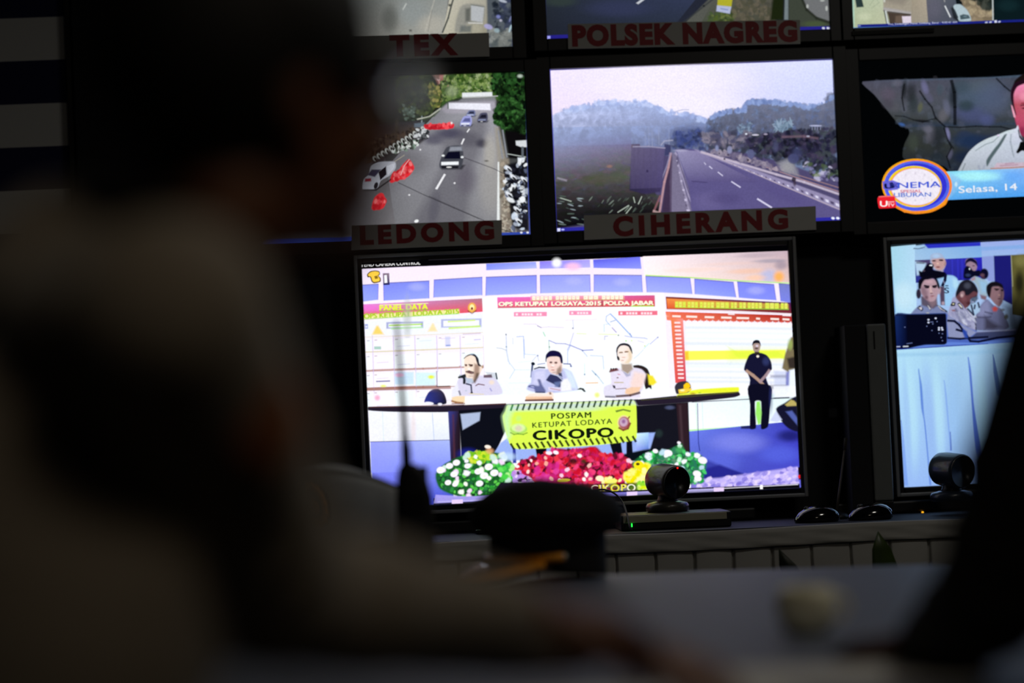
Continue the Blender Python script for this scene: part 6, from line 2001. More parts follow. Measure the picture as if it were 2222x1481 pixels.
# ------------------------------------------------------------------ name signs
def sign(word, label, quad, tx0, tx1, ybase, capw, bold, space=1.0):
    """quad = TL TR BR BL pixels; tx0, tx1 text extent in pixels, ybase at tx0, capw cap height in pixels"""
    Y = -.020
    P = [hit(x, y, Y) for x, y in quad]
    cen = sum(P, Vector()) / 4
    base = Vector((cen.x, Y, min(p.z for p in P)))
    root = tag(empty('name_sign', base), label, 'sign', 'paper name signs under the monitors')
    bm = bmesh.new()
    a = [bm.verts.new((p.x, Y, p.z)) for p in P]
    b = [bm.verts.new((p.x, Y + .0045, p.z)) for p in P]
    bm.faces.new(a)
    bm.faces.new(b[::-1])
    for i in range(4):
        bm.faces.new((a[i], b[i], b[(i + 1) % 4], a[(i + 1) % 4]))
    bmesh.ops.recalc_face_normals(bm, faces=bm.faces)
    build('card', bm, M_PAPER, root)
    vs, tr = glyphs(word, bold, space)
    sl = (quad[3][1] - quad[2][1]) / (quad[2][0] - quad[3][0])
    bm = bmesh.new()
    V = []
    for u, v in vs:
        p = hit(tx0 + u * (tx1 - tx0) + v * capw * -.04, ybase - u * (tx1 - tx0) * sl - v * capw, Y - .0006)
        V.append(bm.verts.new(p))
    for t in tr:
        try:
            bm.faces.new([V[k] for k in t])
        except ValueError:
            pass
    r = bmesh.ops.extrude_face_region(bm, geom=bm.faces[:])
    for v in r['geom']:
        if isinstance(v, bmesh.types.BMVert):
            v.co.y += .0007
    bmesh.ops.recalc_face_normals(bm, faces=bm.faces)
    build('lettering', bm, M_RED, root)


sign('CIHERANG', 'pale paper strip with red letters CIHERANG', [(1267, 467), (1770, 447), (1771, 498), (1268, 520)], 1331, 1711, 514, 45, .055, 1.38)
sign('LEDONG', 'pale paper strip with red letters LEDONG', [(762, 489), (1089, 477), (1089, 529), (762, 542)], 781, 1073, 532, 43, .055, 1.38)
sign('TEX', 'pale paper strip with red letters TEX', [(760, 79), (1061, 71), (1062, 122), (760, 131)], 846, 995, 124, 48, .06, 1.35)
sign('POLSEK NAGREG', 'pale paper strip with red words POLSEK NAGREG', [(1232, 52), (1736, 43), (1737, 95), (1233, 106)], 1242, 1731, 102, 48, .06, 1.14)

# maker's plates under the upper right monitor, paper tag on the rack
bm = bmesh.new()
q = [hit(1848, 68, -.013), hit(2026, 61, -.013), hit(2026, 70, -.013), hit(1848, 77, -.013)]
box(bm, q[0].x, q[1].x, -.018, -.0135, q[3].z, q[0].z, bev=.0005)
tag(build('label_strip', bm, mat('faded_grey_strip', '2c2c28', .8)), 'thin dull grey strip stuck below the monitor with the white van', 'label strip')
bm = bmesh.new()
q = [hit(1797, 886, .07), hit(1847, 903, .07)]
box(bm, q[0].x, q[1].x, .068, .0745, q[1].z, q[0].z, bev=.0005)
tag(build('paper_tag', bm, mat('grey_tape', '5c6068', .7, bump=.5)), 'small grey tape tag on the black rack between the two televisions', 'tag')

# ------------------------------------------------------------------ table with skirt under the televisions
TX0, TX1, TYF, TYB = -1.15, 2.6, -.40, .055
root = tag(empty('equipment_table', ((TX0 + TX1) / 2, -.17, 0)), 'long table under the televisions, its frame behind the white skirt', 'table')
bm = bmesh.new()
box(bm, TX0, TX1, TYF, TYB, ZTV - .035, ZTV - .004, bev=.003)
build('tabletop', bm, M_WOOD, root)
for x in (TX0 + .08, TX1 - .08):
    for y in (TYF + .06, TYB - .05):
        bm = bmesh.new()
        box(bm, x - .02, x + .02, y - .02, y + .02, 0, ZTV - .035, bev=.003)
        build('leg', bm, M_WOOD, root)
root = tag(empty('table_skirt', ((TX0 + TX1) / 2, TYF, 0)), 'white pleated skirt draped over the table under the televisions', 'tablecloth')
bm = bmesh.new()
box(bm, TX0 - .005, TX1 + .005, TYF - .012, TYB, ZTV - .0035, ZTV, bev=.001)
build('top_cloth', bm, mat('dark_navy_table_cover', '181c26', .7), root)
# valance band
bm = bmesh.new()
n = 500
rs = []
for zz, dy, am in ((ZTV - .001, 0.0, .0), (ZTV - .003, -.009, .0006), (ZTV - .012, -.0125, .0015), (ZTV - .018, -.0105, .0008), (ZTV - .026, -.013, .0016), (ZTV - .034, -.012, .0012), (ZTV - .038, -.013, .0012), (ZTV - .042, -.010, .0008)):
    rs.append([Vector((TX0 + (TX1 - TX0) * i / n, TYF - .012 + dy + am * math.sin(i * .37 + zz * 300) + am * math.sin(i * .11), zz + .002 * math.sin(i * .06))) for i in range(n + 1)])
rings(bm, rs, close=False)
build('valance', bm, M_SKIRT, root, True)
bm = bmesh.new()
n = 2600
rs = []
xa = hit(1420, 1200, TYF).x
pitch = hit(1552, 1200, TYF).x - hit(1467, 1200, TYF).x
for k, zz in enumerate([ZTV - .030, ZTV - .07, ZTV - .12, ZTV - .2, ZTV - .4, .02]):
    row = []
    dep = [.004, .010, .014, .018, .024, .03][k]
    for i in range(n + 1):
        x = TX0 + (TX1 - TX0) * i / n
        u = ((x - xa) / pitch) % 1.0
        # box pleat: broad flat front, narrow deep fold
        cell = math.floor((x - xa) / pitch)
        wdt = .022 + .014 * (math.sin(cell * 7.3) * .5 + .5)
        fold = math.exp(-((min(u, 1 - u)) / wdt) ** 2)
        amp = .0 if k == 0 else .002
        y = TYF - .014 + dep * fold * 1.3 - amp * math.sin(u * PI) - amp * .8 * math.sin(x * 47 + k + cell)
        row.append(Vector((x + .006 * math.sin(k * 1.3 + x * 9) * k / 5, y, zz)))
    rs.append(row)
rings(bm, rs, close=False)
build('pleats', bm, M_SKIRT, root, True)


# ------------------------------------------------------------------ things on the television table
def ptz_camera(label, px, py, rr, mshell, led):
    """barrel camera: px, py = centre of its front disc"""
    Y = -.20
    c = hit(px, py, Y)
    zt = ZTV
    root = tag(empty('conference_camera', (c.x, Y, zt)), label, 'camera', 'conference cameras on the television table')
    ax = Vector((.50, -.85, -.10)).normalized()
    L = .080
    back = c - ax * L
    bm = bmesh.new()
    u = ax.cross(Vector((0, 0, 1))).normalized()
    w = ax.cross(u)
    prof = [(0, .55), (.004, .82), (.012, .95), (.03, 1.0), (.078, 1.0), (.083, .985), (.086, .94)]
    rs = []
    for s, r in prof:
        rs.append([back + ax * s + (u * math.cos(2 * PI * k / 40) + w * math.sin(2 * PI * k / 40)) * rr * r for k in range(40)])
    rings(bm, rs)
    body = build('camera_barrel', bm, mshell, root, True)
    bm = bmesh.new()
    rs = []
    for s, r in [(.0861, .94), (.0875, .92), (.0872, .90), (.0835, .88), (.084, .5), (.0855, .3), (.086, .05)]:
        rs.append([back + ax * s + (u * math.cos(2 * PI * k / 40) + w * math.sin(2 * PI * k / 40)) * rr * r for k in range(40)])
    rings(bm, rs)
    build('lens_face', bm, M_LENS, root, True)
    # yoke and base
    mid = back + ax * (L * .55)
    bm = bmesh.new()
    zb = zt + BOXH if led else zt + .03
    rs = []
    for z, r in [(zb + .020, .028), (zb + .03, .022), (mid.z - rr * .8, .020), (mid.z - rr * .4, .024)]:
        rs.append([Vector((mid.x + r * math.cos(2 * PI * k / 28), mid.y + r * math.sin(2 * PI * k / 28), z)) for k in range(28)])
    rings(bm, rs)
    build('neck', bm, M_BLACK, root, True)
    bm = bmesh.new()
    rs = []
    for z, r in [(zb + .0008, .046), (zb + .004, .050), (zb + .014, .050), (zb + .020, .046), (zb + .024, .03)]:
        rs.append([Vector((mid.x + r * math.cos(2 * PI * k / 40), mid.y + r * math.sin(2 * PI * k / 40), z)) for k in range(40)])
    rings(bm, rs)
    build('base', bm, mshell, root, True)
    if led:
        t = back + ax * .0865 + w * (-rr * .86 if w.z < 0 else rr * .86)
        bm = bmesh.new()
        ellipsoid(bm, t, .0022, .0022, .0022)
        build('indicator_light', bm, M_LEDR, root, True)
    return root


# codec box with pale front strip
q0, q1 = hit(1366, 1121, -.30), hit(1578, 1140, -.30)
BOXH = hit(1470, 1113, -.30).z - ZTV
BOXH = max(.022, min(.05, BOXH))
root = tag(empty('conference_codec', ((q0.x + q1.x) / 2, -.22, ZTV)), 'flat dark box with pale front strip under the red-lit camera', 'electronic box')
bm = bmesh.new()
box(bm, q0.x - .02, q1.x + .01, -.30, -.12, ZTV + .0005, ZTV + BOXH, bev=.003)
build('case', bm, M_BLACK, root)
bm = bmesh.new()
box(bm, q0.x - .015, q1.x, -.3025, -.2995, ZTV + BOXH * .5, ZTV + BOXH * .95, bev=.001)
build('front_strip', bm, M_BEIGE, root)
t = hit(1371, 1139, -.303)
bm = bmesh.new()
box(bm, t.x - .0015, t.x + .0015, -.3045, -.3015, t.z - .004, t.z + .004, bev=.0008)
build('indicator_light', bm, M_LEDG, root)
ptz_camera('dark barrel camera with a red light in front of the conference television', 1466, 1046, .0395, mat('taupe_camera_shell', '3c3a34', .35, coat=.3), True)
ptz_camera('slate blue barrel camera in front of the television with the blue drape', 2086, 1022, .040, M_CAMBLUE, False)

# thin cable looping beside the camera
bm = bmesh.new()
pts = [hit(x, y, Y) for x, y, Y in [(1262, 1082, -.18), (1285, 1066, -.2), (1312, 1062, -.22), (1336, 1072, -.24), (1352, 1092, -.26), (1361, 1118, -.30), (1366, 1140, -.33)]]
pts.append(Vector((pts[-1].x + .004, -.34, ZTV + .003)))
fine = []
for i in range(len(pts) - 1):
    for k in range(4):
        t = k / 4
        p0, p1, p2, p3 = pts[max(i - 1, 0)], pts[i], pts[i + 1], pts[min(i + 2, len(pts) - 1)]
        fine.append(.5 * ((2 * p1) + (p2 - p0) * t + (2 * p0 - 5 * p1 + 4 * p2 - p3) * t * t + (3 * p1 - p0 - 3 * p2 + p3) * t ** 3))
fine.append(pts[-1])
start = Vector((fine[0].x - .03, fine[0].y, ZTV + .003))
fine = [start, (start + fine[0]) / 2 + Vector((-.012, 0, .01))] + fine
tube(bm, fine, .0022, 10)
tag(build('cable', bm, M_BLACK, None, True), 'thin black cable looping down beside the red-lit camera', 'cable')


def mouse(label, px, py):
    c = hit(px, py, -.28)
    root = tag(empty('computer_mouse', (c.x, -.28, ZTV)), label, 'computer mouse', 'black computer mice on the television table')
    bm = bmesh.new()
    rs = []
    n = 28
    for k, (h, s) in enumerate([(0, .94), (.004, 1.0), (.012, .98), (.022, .86), (.031, .62), (.036, .34), (.037, .08)]):
        rs.append([Vector((c.x + .052 * s * math.cos(2 * PI * i / n) + .002 * k, -.28 + .034 * s * math.sin(2 * PI * i / n), ZTV + .0005 + h)) for i in range(n)])
    rings(bm, rs)
    build('shell', bm, M_MOUSE, root, True)
    bm = bmesh.new()
    ellipsoid(bm, (c.x - .02, -.28, ZTV + .031), .007, .003, .006)
    build('scroll_wheel', bm, M_METAL, root, True)


mouse('glossy black mouse just right of the conference television', 1770, 1110)
mouse('glossy black mouse at the foot of the pale-fronted tower', 1886, 1110)

# tower
c0, c1 = hit(1891, 1090, -.10), hit(1936, 1090, -.10)
zt = hit(1905, 702, -.10).z
root = tag(empty('computer_tower', ((c0.x + c1.x) / 2, -.05, ZTV)), 'tall slim upright tower with pale grey front beside the right television', 'computer tower')
bm = bmesh.new()
lean = (hit(1888, 702, -.10).x - hit(1891, 1090, -.10).x) * 0
xl = hit(1890, 900, -.10).x
xrr = hit(1931, 900, -.10).x
box(bm, xl - .052, xl - .001, -.09, .05, ZTV + .0005, zt, bev=.003)
build('case', bm, M_RACK, root)
bm = bmesh.new()
box(bm, xl, xrr, -.10, -.04, ZTV + .035, zt, bev=.004)
build('front_panel', bm, M_PALE, root)
bm = bmesh.new()
box(bm, xl, xrr, -.095, -.04, ZTV + .0005, ZTV + .034, bev=.002)
build('foot', bm, M_BLACK, root)
bm = bmesh.new()
s = hit(1895, 720, -.1)
box(bm, s.x - .001, s.x + .003, -.1012, -.099, s.z - .04, s.z + .002)
build('vent_slot', bm, M_BLACK, root)

# thin rod
a, b = hit(1833, 972, -.12), hit(1815, 1096, -.16)
b.z = ZTV + .018
root = tag(empty('gooseneck_microphone', (b.x, b.y, ZTV)), 'thin dark slanted microphone rod between the two televisions', 'microphone')
bm = bmesh.new()
tube(bm, [b, b.lerp(a, .33), b.lerp(a, .66), a], [.0028, .0026, .0024, .0022])
build('rod', bm, mat('dull_brown_metal', '4c443c', .5, .3), root, True)
bm = bmesh.new()
tube(bm, [a - (a - b).normalized() * .004, a + (a - b).normalized() * .024], [.004, .0045])
build('microphone_head', bm, mat('dark_foam', '28241f', .9), root, True)
bm = bmesh.new()
rs = []
for z, r in [(0.0005, .028), (.006, .029), (.012, .024), (.018, .008)]:
    rs.append([Vector((b.x + r * math.cos(2 * PI * k / 24), b.y + r * math.sin(2 * PI * k / 24), ZTV + z)) for k in range(24)])
rings(bm, rs)
build('base', bm, M_BLACK, root, True)


# ------------------------------------------------------------------ potted plant between the tables
def leaf(bm, base, tip, wd, bend, side):
    n = 14
    rs = []
    rows = []
    for i in range(n + 1):
        t = i / n
        c = base.lerp(tip, t) + bend * math.sin(t * PI)
        w = wd * min(1.0, (1 - t) * 8.0) ** .55 * (.45 + .55 * min(1, t * 2)) + .0006
        row = []
        for j in range(7):
            u = j / 6 * 2 - 1
            row.append(c + side * (u * w) + Vector((0, -1, 0)) * (abs(u) * w * -.25))
        rows.append(row)
    back = [[p + Vector((0, .0012, 0)) for p in r] for r in rows]
    ringrows = [r + b[::-1] for r, b in zip(rows, back)]
    rings(bm, ringrows)


PY = -.62
g0 = hit(1905, 1152, PY)
g1 = hit(1690, 1190, PY)
px_ = (g0.x + g1.x) / 2
root = tag(empty('potted_plant', (px_, PY, 0)), 'potted plant with broad green leaves standing before the white table skirt', 'potted plant')
bm = bmesh.new()
rs = []
for z, r in [(0, .10), (.004, .105), (.22, .135), (.25, .145), (.255, .14), (.25, .128), (.22, .12)]:
    rs.append([Vector((px_ + r * math.cos(2 * PI * k / 32), PY + r * math.sin(2 * PI * k / 32), z)) for k in range(32)])
rings(bm, rs)
build('pot', bm, M_POT, root, True)
bm = bmesh.new()
rs = []
for z, r in [(.215, .119), (.222, .118), (.226, .06)]:
    rs.append([Vector((px_ + r * math.cos(2 * PI * k / 24), PY + r * math.sin(2 * PI * k / 24), z)) for k in range(24)])
rings(bm, rs)
build('soil', bm, M_SOIL, root, True)
specs = [(Vector((px_ + .03, PY, .22)), g0, .027, Vector((.055, 0, 0)), Vector((1, .1, 0)), M_LEAF),
         (Vector((px_ - .02, PY, .22)), g1, .024, Vector((.05, -.02, 0)), Vector((.95, -.3, 0)), mat('dark_green_leaf', '1c2410', .5, var=.3))]
for k, (dx, dy, hh) in enumerate([(-.25, .05, .55), (.3, -.08, .52), (.02, -.2, .5), (.05, .15, .56)]):
    specs.append((Vector((px_ + dx * .1, PY + dy * .2, .22)), Vector((px_ + dx, PY + dy, hh)), .04, Vector((dx * .2, 0, .05)), Vector((.8, .5 - .3 * k, 0)).normalized(), M_LEAF))
for bs, tp, wd, bd, sd, mm in specs:
    bm = bmesh.new()
    leaf(bm, bs, tp, wd, bd, sd)
    build('leaf', bm, mm, root, True)


# ------------------------------------------------------------------ long table with cloth in the foreground
TZ = 0.74


def onz(px, py, z):
    d = CROT @ Vector(((px - 1111) / FPX, -(py - 740.5) / FPX, -1))
    return CAM + d * ((z - CAM.z) / d.z)


LV = (RGT * -.978 + FWD * .208).normalized()
DV = (RGT * .208 + FWD * .978).normalized()
NR = plan(.41, 1.80, 0)
TW, TD = 2.9, 2.36
TM = Matrix((LV, DV, Vector((0, 0, 1)))).transposed().to_4x4()
TM.translation = NR        # local x leftwards, y away from the camera
cen = TM @ Vector((TW / 2, TD / 2, 0))
root = tag(empty('conference_table', cen), 'long conference table hidden under the pale cloth in the foreground', 'table')
bm = bmesh.new()
box(bm, 0.02, TW - .02, .02, TD - .02, TZ - .04, TZ - .006, TM, .003)
build('tabletop', bm, M_WOOD, root)
for x in (.1, TW - .1):
    for y in (.5, TD - .12):
        bm = bmesh.new()
        box(bm, x - .025, x + .025, y - .025, y + .025, 0, TZ - .04, TM, .004)
        build('leg', bm, M_WOOD, root)
# the cloth: one surface, soft waves on the top and folds where it hangs
bm = bmesh.new()
per = []
N1, N2 = 110, 96
for i in range(N1):
    per.append((TW * i / N1, 0, 0, -1))
for i in range(N2):
    per.append((TW, TD * i / N2, 1, 0))
for i in range(N1):
    per.append((TW - TW * i / N1, TD, 0, 1))
for i in range(N2):
    per.append((0, TD - TD * i / N2, -1, 0))


def cloth_ring(inset, z, out, amp, ph=0.0):
    r = []
    for k, (x, y, nx, ny) in enumerate(per):
        cx, cy = TW / 2, TD / 2
        xx = cx + (x - cx) * (1 - inset)
        yy = cy + (y - cy) * (1 - inset)
        wv = amp * (math.sin(k * .61 + ph) + .6 * math.sin(k * .23 + 1.3 + ph))
        r.append(TM @ Vector((xx + nx * (out + wv), yy + ny * (out + wv), z)))
    return r


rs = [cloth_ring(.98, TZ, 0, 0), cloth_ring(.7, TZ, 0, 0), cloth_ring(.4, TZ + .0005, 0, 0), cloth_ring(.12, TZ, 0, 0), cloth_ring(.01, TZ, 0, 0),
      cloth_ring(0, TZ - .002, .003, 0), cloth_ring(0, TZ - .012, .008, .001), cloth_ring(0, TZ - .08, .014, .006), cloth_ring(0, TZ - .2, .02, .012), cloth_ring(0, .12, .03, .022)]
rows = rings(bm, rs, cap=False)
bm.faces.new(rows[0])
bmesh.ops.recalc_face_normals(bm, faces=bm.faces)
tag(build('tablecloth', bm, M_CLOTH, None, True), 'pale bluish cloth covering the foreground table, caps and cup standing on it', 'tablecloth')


# ------------------------------------------------------------------ peaked caps
def cap(label, c, front, sx, sy, mcrown, mband, height, lift, dome, visor_len, braid, emblem, strap_m):
    """c = centre of the band on the table, front = horizontal direction the visor points"""
    f = Vector((front.x, front.y, 0)).normalized()
    s = Vector((0, 0, 1)).cross(f)
    root = tag(empty('peaked_cap', c), label, 'cap', 'peaked uniform caps on the tablecloth')
    n = 56

    def ring(z, rx, ry, off=0.0, lf=0.0):
        out = []
        for k in range(n):
            t = 2 * PI * k / n
            out.append(c + f * (rx * math.cos(t) + off) + s * (ry * math.sin(t)) + Vector((0, 0, z + lf * (math.cos(t) * .5 + .5) ** 1.3)))
        return out
    b0 = .022 + (.012 if dome else 0)
    drop = .02 + (.012 if dome else 0)
    bm = bmesh.new()
    rings(bm, [ring(.001, sx, sy, 0, b0 - .002), ring(.004, sx + .0015, sy + .0015, 0, b0 - .002), ring(b0 + .045, sx + .002, sy + .002), ring(b0 + .048, sx, sy)])
    build('band', bm, mband, root, True)
    bm = bmesh.new()
    h = height
    if dome:
        rings(bm, [ring(b0 + .040, sx - .004, sy - .004), ring(b0 + .046, sx + .012, sy + .012), ring(b0 + .050 + h * .12, sx + .030, sy + .036, 0, lift * .2),
                   ring(b0 + .05 + h * .35, sx + .034, sy + .042, 0, lift * .5), ring(b0 + .05 + h * .6, sx + .020, sy + .028, 0, lift * .7), ring(b0 + .05 + h * .8, sx - .004, sy + .004, 0, lift * .8),
                   ring(b0 + .05 + h * .94, sx - .038, sy - .030, 0, lift * .8), ring(b0 + .05 + h, sx - .068, sy - .062, 0, lift * .7), ring(b0 + .052 + h, .01, .01, 0, lift * .6)])
    else:
      rings(bm, [ring(b0 + .046, sx - .004, sy - .004), ring(b0 + .052, sx + .004, sy + .004, 0, lift * .1), ring(b0 + .046 + h * .45, sx + .022, sy + .028, .002, lift * .5),
               ring(b0 + .046 + h * .8, sx + .034, sy + .042, .0, lift * .85), ring(b0 + .046 + h * .93, sx + .036, sy + .044, -.002, lift),
               ring(b0 + .046 + h, sx + .03, sy + .038, -.004, lift), ring(b0 + .052 + h, sx + .005, sy + .01, -.006, lift * .95), ring(b0 + .056 + h, sx - .05, sy - .05, -.01, lift * .8), ring(b0 + .057 + h, .01, .01, -.01, lift * .6)])
    build('crown', bm, mcrown, root, True)
    # piping round the crown
    bm = bmesh.new()
    pr = ring(b0 + .05 + h * .35, sx + .0335, sy + .0415, 0, lift * .5) if dome else ring(b0 + .046 + h * .94, sx + .0375, sy + .0455, -.002, lift)
    tube(bm, pr + [pr[0]], .0018, 6)
    build('piping', bm, strap_m if emblem == 2 else mcrown, root, True)
    # visor
    bm = bmesh.new()
    top, bot = [], []
    m = 24
    rows = []
    for j in range(7):
        q = j / 6
        row = []
        for i in range(m + 1):
            t = (i / m * 2 - 1) * 1.15
            r_in = Vector((sx * math.cos(t), sy * math.sin(t)))
            ext = visor_len * max(0, math.cos(t * 1.36)) ** .7
            d = Vector((math.cos(t), math.sin(t)))
            p2 = r_in + d * ext * q
            z = b0 + .004 - drop * q * (math.cos(t * 1.3)) - .004 * q
            row.append(c + f * p2.x + s * p2.y + Vector((0, 0, max(z, .0015))))
        rows.append(row)
    rr = [r + [p - Vector((0, 0, -.0018)) for p in r][::-1] for r in rows]
    rings(bm, rr)
    bmesh.ops.recalc_face_normals(bm, faces=bm.faces)
    vis = build('visor', bm, M_GLOSS, root, True)
    if braid:
        bm = bmesh.new()
        rr = []
        for j in range(5):
            q = .30 + .6 * j / 4
            row = []
            for i in range(m + 1):
                t = (i / m * 2 - 1) * .95
                r_in = Vector((sx * math.cos(t), sy * math.sin(t)))
                ext = visor_len * max(0, math.cos(t * 1.36)) ** .7
                d = Vector((math.cos(t), math.sin(t)))
                p2 = r_in + d * ext * q
                z = b0 + .0075 - drop * q * (math.cos(t * 1.3)) - .004 * q + .001 * math.sin(i * 2.1 + j)
                row.append(c + f * p2.x + s * p2.y + Vector((0, 0, z)))
            rr.append(row)
        rr = [r + [p + Vector((0, 0, .0015)) for p in r][::-1] for r in rr]
        rings(bm, rr)
        bmesh.ops.recalc_face_normals(bm, faces=bm.faces)
        build('gold_braid', bm, M_GOLD, vis, True)
    # chin strap with two buttons
    bm = bmesh.new()
    pts = []
    for i in range(25):
        t = (i / 24 * 2 - 1) * 1.25
        pts.append(c + f * ((sx + .006) * math.cos(t)) + s * ((sy + .006) * math.sin(t)) + Vector((0, 0, b0 + .010 - .004 * math.cos(t))))
    rows = []
    for p in pts:
        rows.append(p)
    tube(bm, rows, .008 if dome else .0055, 8)
    strap = build('chin_strap', bm, strap_m, root, True)
    for p in (pts[0], pts[-1]):
        bm = bmesh.new()
        ellipsoid(bm, p, .007, .007, .007)
        build('button', bm, M_SILVER, strap, True)
    if emblem:
        # oval badge standing on the front of the crown
        R3 = Matrix((s, (f * .35 + Vector((0, 0, 1))).normalized(), (f - Vector((0, 0, .35))).normalized())).transposed()
        cc = c + f * (sx + .030) + Vector((0, 0, b0 + .05 + h * .55 + lift * .5))
        bm = bmesh.new()
        ellipsoid(bm, cc - f * .006, .027, .045, .006, R3)
        bd = build('emblem_backing', bm, M_MAROON, root, True)
        bm = bmesh.new()
        for k in range(14):
            t = 2 * PI * k / 14
            ellipsoid(bm, cc + R3 @ Vector((.020 * math.cos(t), .034 * math.sin(t), .001)), .006, .009, .003, R3, 10)
        ellipsoid(bm, cc + R3 @ Vector((0, -.004, .002)), .010, .016, .004, R3, 12)
        build('gold_wreath', bm, M_GOLD, bd, True)
    return root


cw = onz(775, 1266, TZ)
cap('white peaked cap with gold emblem and dark band, beside the handheld radio', cw, (RGT * -.5 - FWD * .87), .084, .076, M_CAPWHITE, M_MAROON, .055, .090, 0, .045, False, 1, M_GOLD)
cd = onz(1192, 1256, TZ)
cap('dark peaked cap with gold braid on the visor, standing before the large television', cd, (RGT * -.84 - FWD * .54), .100, .096, M_CAPDARK, M_CAPDARK, .085, .006, 1, .080, True, 0, M_GOLD)

# handheld radio between the caps
rb = onz(907, 1283, TZ)
root = tag(empty('handheld_radio', rb), 'black handheld radio with upright antenna standing between the two caps', 'handheld radio')
RM = Matrix((RGT, FWD, Vector((0, 0, 1)))).transposed().to_4x4()
RM.translation = rb
bm = bmesh.new()
prof = [(.0008, -.030, .030), (.02, -.032, .032), (.10, -.031, .032), (.155, -.030, .031), (.185, -.028, .024), (.205, -.024, .012), (.212, -.018, .004)]
rs = []
for z, xa_, xb_ in prof:
    r = []
    for k in range(24):
        t = 2 * PI * k / 24
        ct, st = math.cos(t), math.sin(t)
        ex = math.copysign(abs(ct) ** .45, ct)
        ey = math.copysign(abs(st) ** .45, st)
        r.append(RM @ Vector(((xa_ + xb_) / 2 + ex * (xb_ - xa_) / 2, ey * .017, z)))
    rs.append(r)
rings(bm, rs)
build('body', bm, M_BLACK, root, True)
bm = bmesh.new()
tube(bm, [RM @ Vector(p) for p in [(-.010, 0, .20), (-.010, 0, .235), (-.011, 0, .26), (-.013, 0, .34), (-.017, 0, .45)]], [.0085, .0085, .0052, .0038, .0028], 14)
build('antenna', bm, M_BLACK, root, True)
bm = bmesh.new()
tube(bm, [RM @ Vector(p) for p in [(.018, 0, .185), (.018, 0, .207)]], .0065, 14)
build('volume_knob', bm, M_BLACK, root, True)
bm = bmesh.new()
box(bm, -.018, .018, -.0185, -.0165, .13, .165, RM, .0006)
build('small_screen', bm, M_LENS, root)
bm = bmesh.new()
for i in range(6):
    box(bm, -.02, .02, -.0182, -.0165, .085 + i * .006, .088 + i * .006, RM)
build('speaker_grille', bm, M_METAL, root)

# cream cup
cc = onz(1752, 1372, TZ)
root = tag(empty('cup', cc), 'small cream rounded cup alone on the cloth right of the hands', 'cup')
bm = bmesh.new()
rs = []
for z, r in [(.0008, .016), (.001, .022), (.006, .029), (.018, .035), (.034, .037), (.050, .034), (.055, .032), (.0545, .029), (.034, .033), (.018, .031), (.008, .02), (.007, .004)]:
    rs.append([cc + Vector((r * math.cos(2 * PI * k / 36), r * math.sin(2 * PI * k / 36), z)) for k in range(36)])
rings(bm, rs)
build('bowl', bm, M_MUG, root, True)
bm = bmesh.new()
hp = []
for k in range(13):
    t = -PI * .5 + PI * k / 12
    hp.append(cc + RGT * (.034 + .018 * math.cos(t)) + Vector((0, 0, .03 + .016 * math.sin(t))))
tube(bm, hp, .0035, 10)
build('handle', bm, M_MUG, root, True)

# sheets of paper on the near part of the cloth
for k, (lat, dd, an, lb) in enumerate([(.10, 2.28, .2, 'white paper sheet on the cloth beyond the folded hands'), (.31, 2.42, -.25, 'white paper sheet on the cloth in front of the person in black')]):
    c = plan(lat, dd, TZ)
    a1 = (RGT * math.cos(an) + FWD * math.sin(an))
    a2 = (FWD * math.cos(an) - RGT * math.sin(an))
    bm = bmesh.new()
    g = []
    for zz in (.0025, .0031):
        vs_ = [[bm.verts.new(c + a1 * ((i / 8 - .5) * .297) + a2 * ((j / 6 - .5) * .21) + Vector((0, 0, zz + .0004 * math.sin(i + k)))) for j in range(7)] for i in range(9)]
        for i in range(8):
            for j in range(6):
                bm.faces.new((vs_[i][j], vs_[i + 1][j], vs_[i + 1][j + 1], vs_[i][j + 1]))
    tag(build('paper_sheet', bm, M_PAPER), lb, 'paper', 'paper sheets on the tablecloth')


# ------------------------------------------------------------------ people
UP = Vector((0, 0, 1))


def hand(bm, W, d, n, sgn, curl=.5):
    """W wrist, d direction of the hand, n direction the palm faces, sgn side of the thumb"""
    d = d.normalized()
    n = (n - d * n.dot(d)).normalized()
    s = d.cross(n).normalized() * sgn
    for i in range(4):
        k = W + d * (.088 - .006 * abs(i - 1.3)) + s * (.030 - .0205 * i)
        capsule(bm, W + d * .01 + s * (.012 - .008 * i), k, .015, .0115, 12)
    lens = [(.040, .024, .020), (.045, .028, .021), (.041, .026, .020), (.032, .019, .018)]
    for i in range(4):
        p = W + d * (.088 - .006 * abs(i - 1.3)) + s * (.030 - .0205 * i)
        a = curl * (.5 + .12 * i)
        for j, L in enumerate(lens[i]):
            dirn = d * math.cos(a) + n * math.sin(a)
            q = p + dirn * L
            capsule(bm, p, q, .0098 - .0012 * j, .0090 - .0012 * j, 10)
            p = q
            a += curl * (.75 - .1 * j)
    p = W + d * .022 + s * .026
    t1 = (d * .55 + s * .75 + n * .35).normalized()
    q = p + t1 * .042
    capsule(bm, p, q, .0145, .0115, 10)
    t2 = (d * .85 + s * .2 + n * .45).normalized()
    r = q + t2 * .030
    capsule(bm, q, r, .0112, .010, 10)
    capsule(bm, r, r + (d * .8 + n * .6).normalized() * .022, .010, .0082, 10)


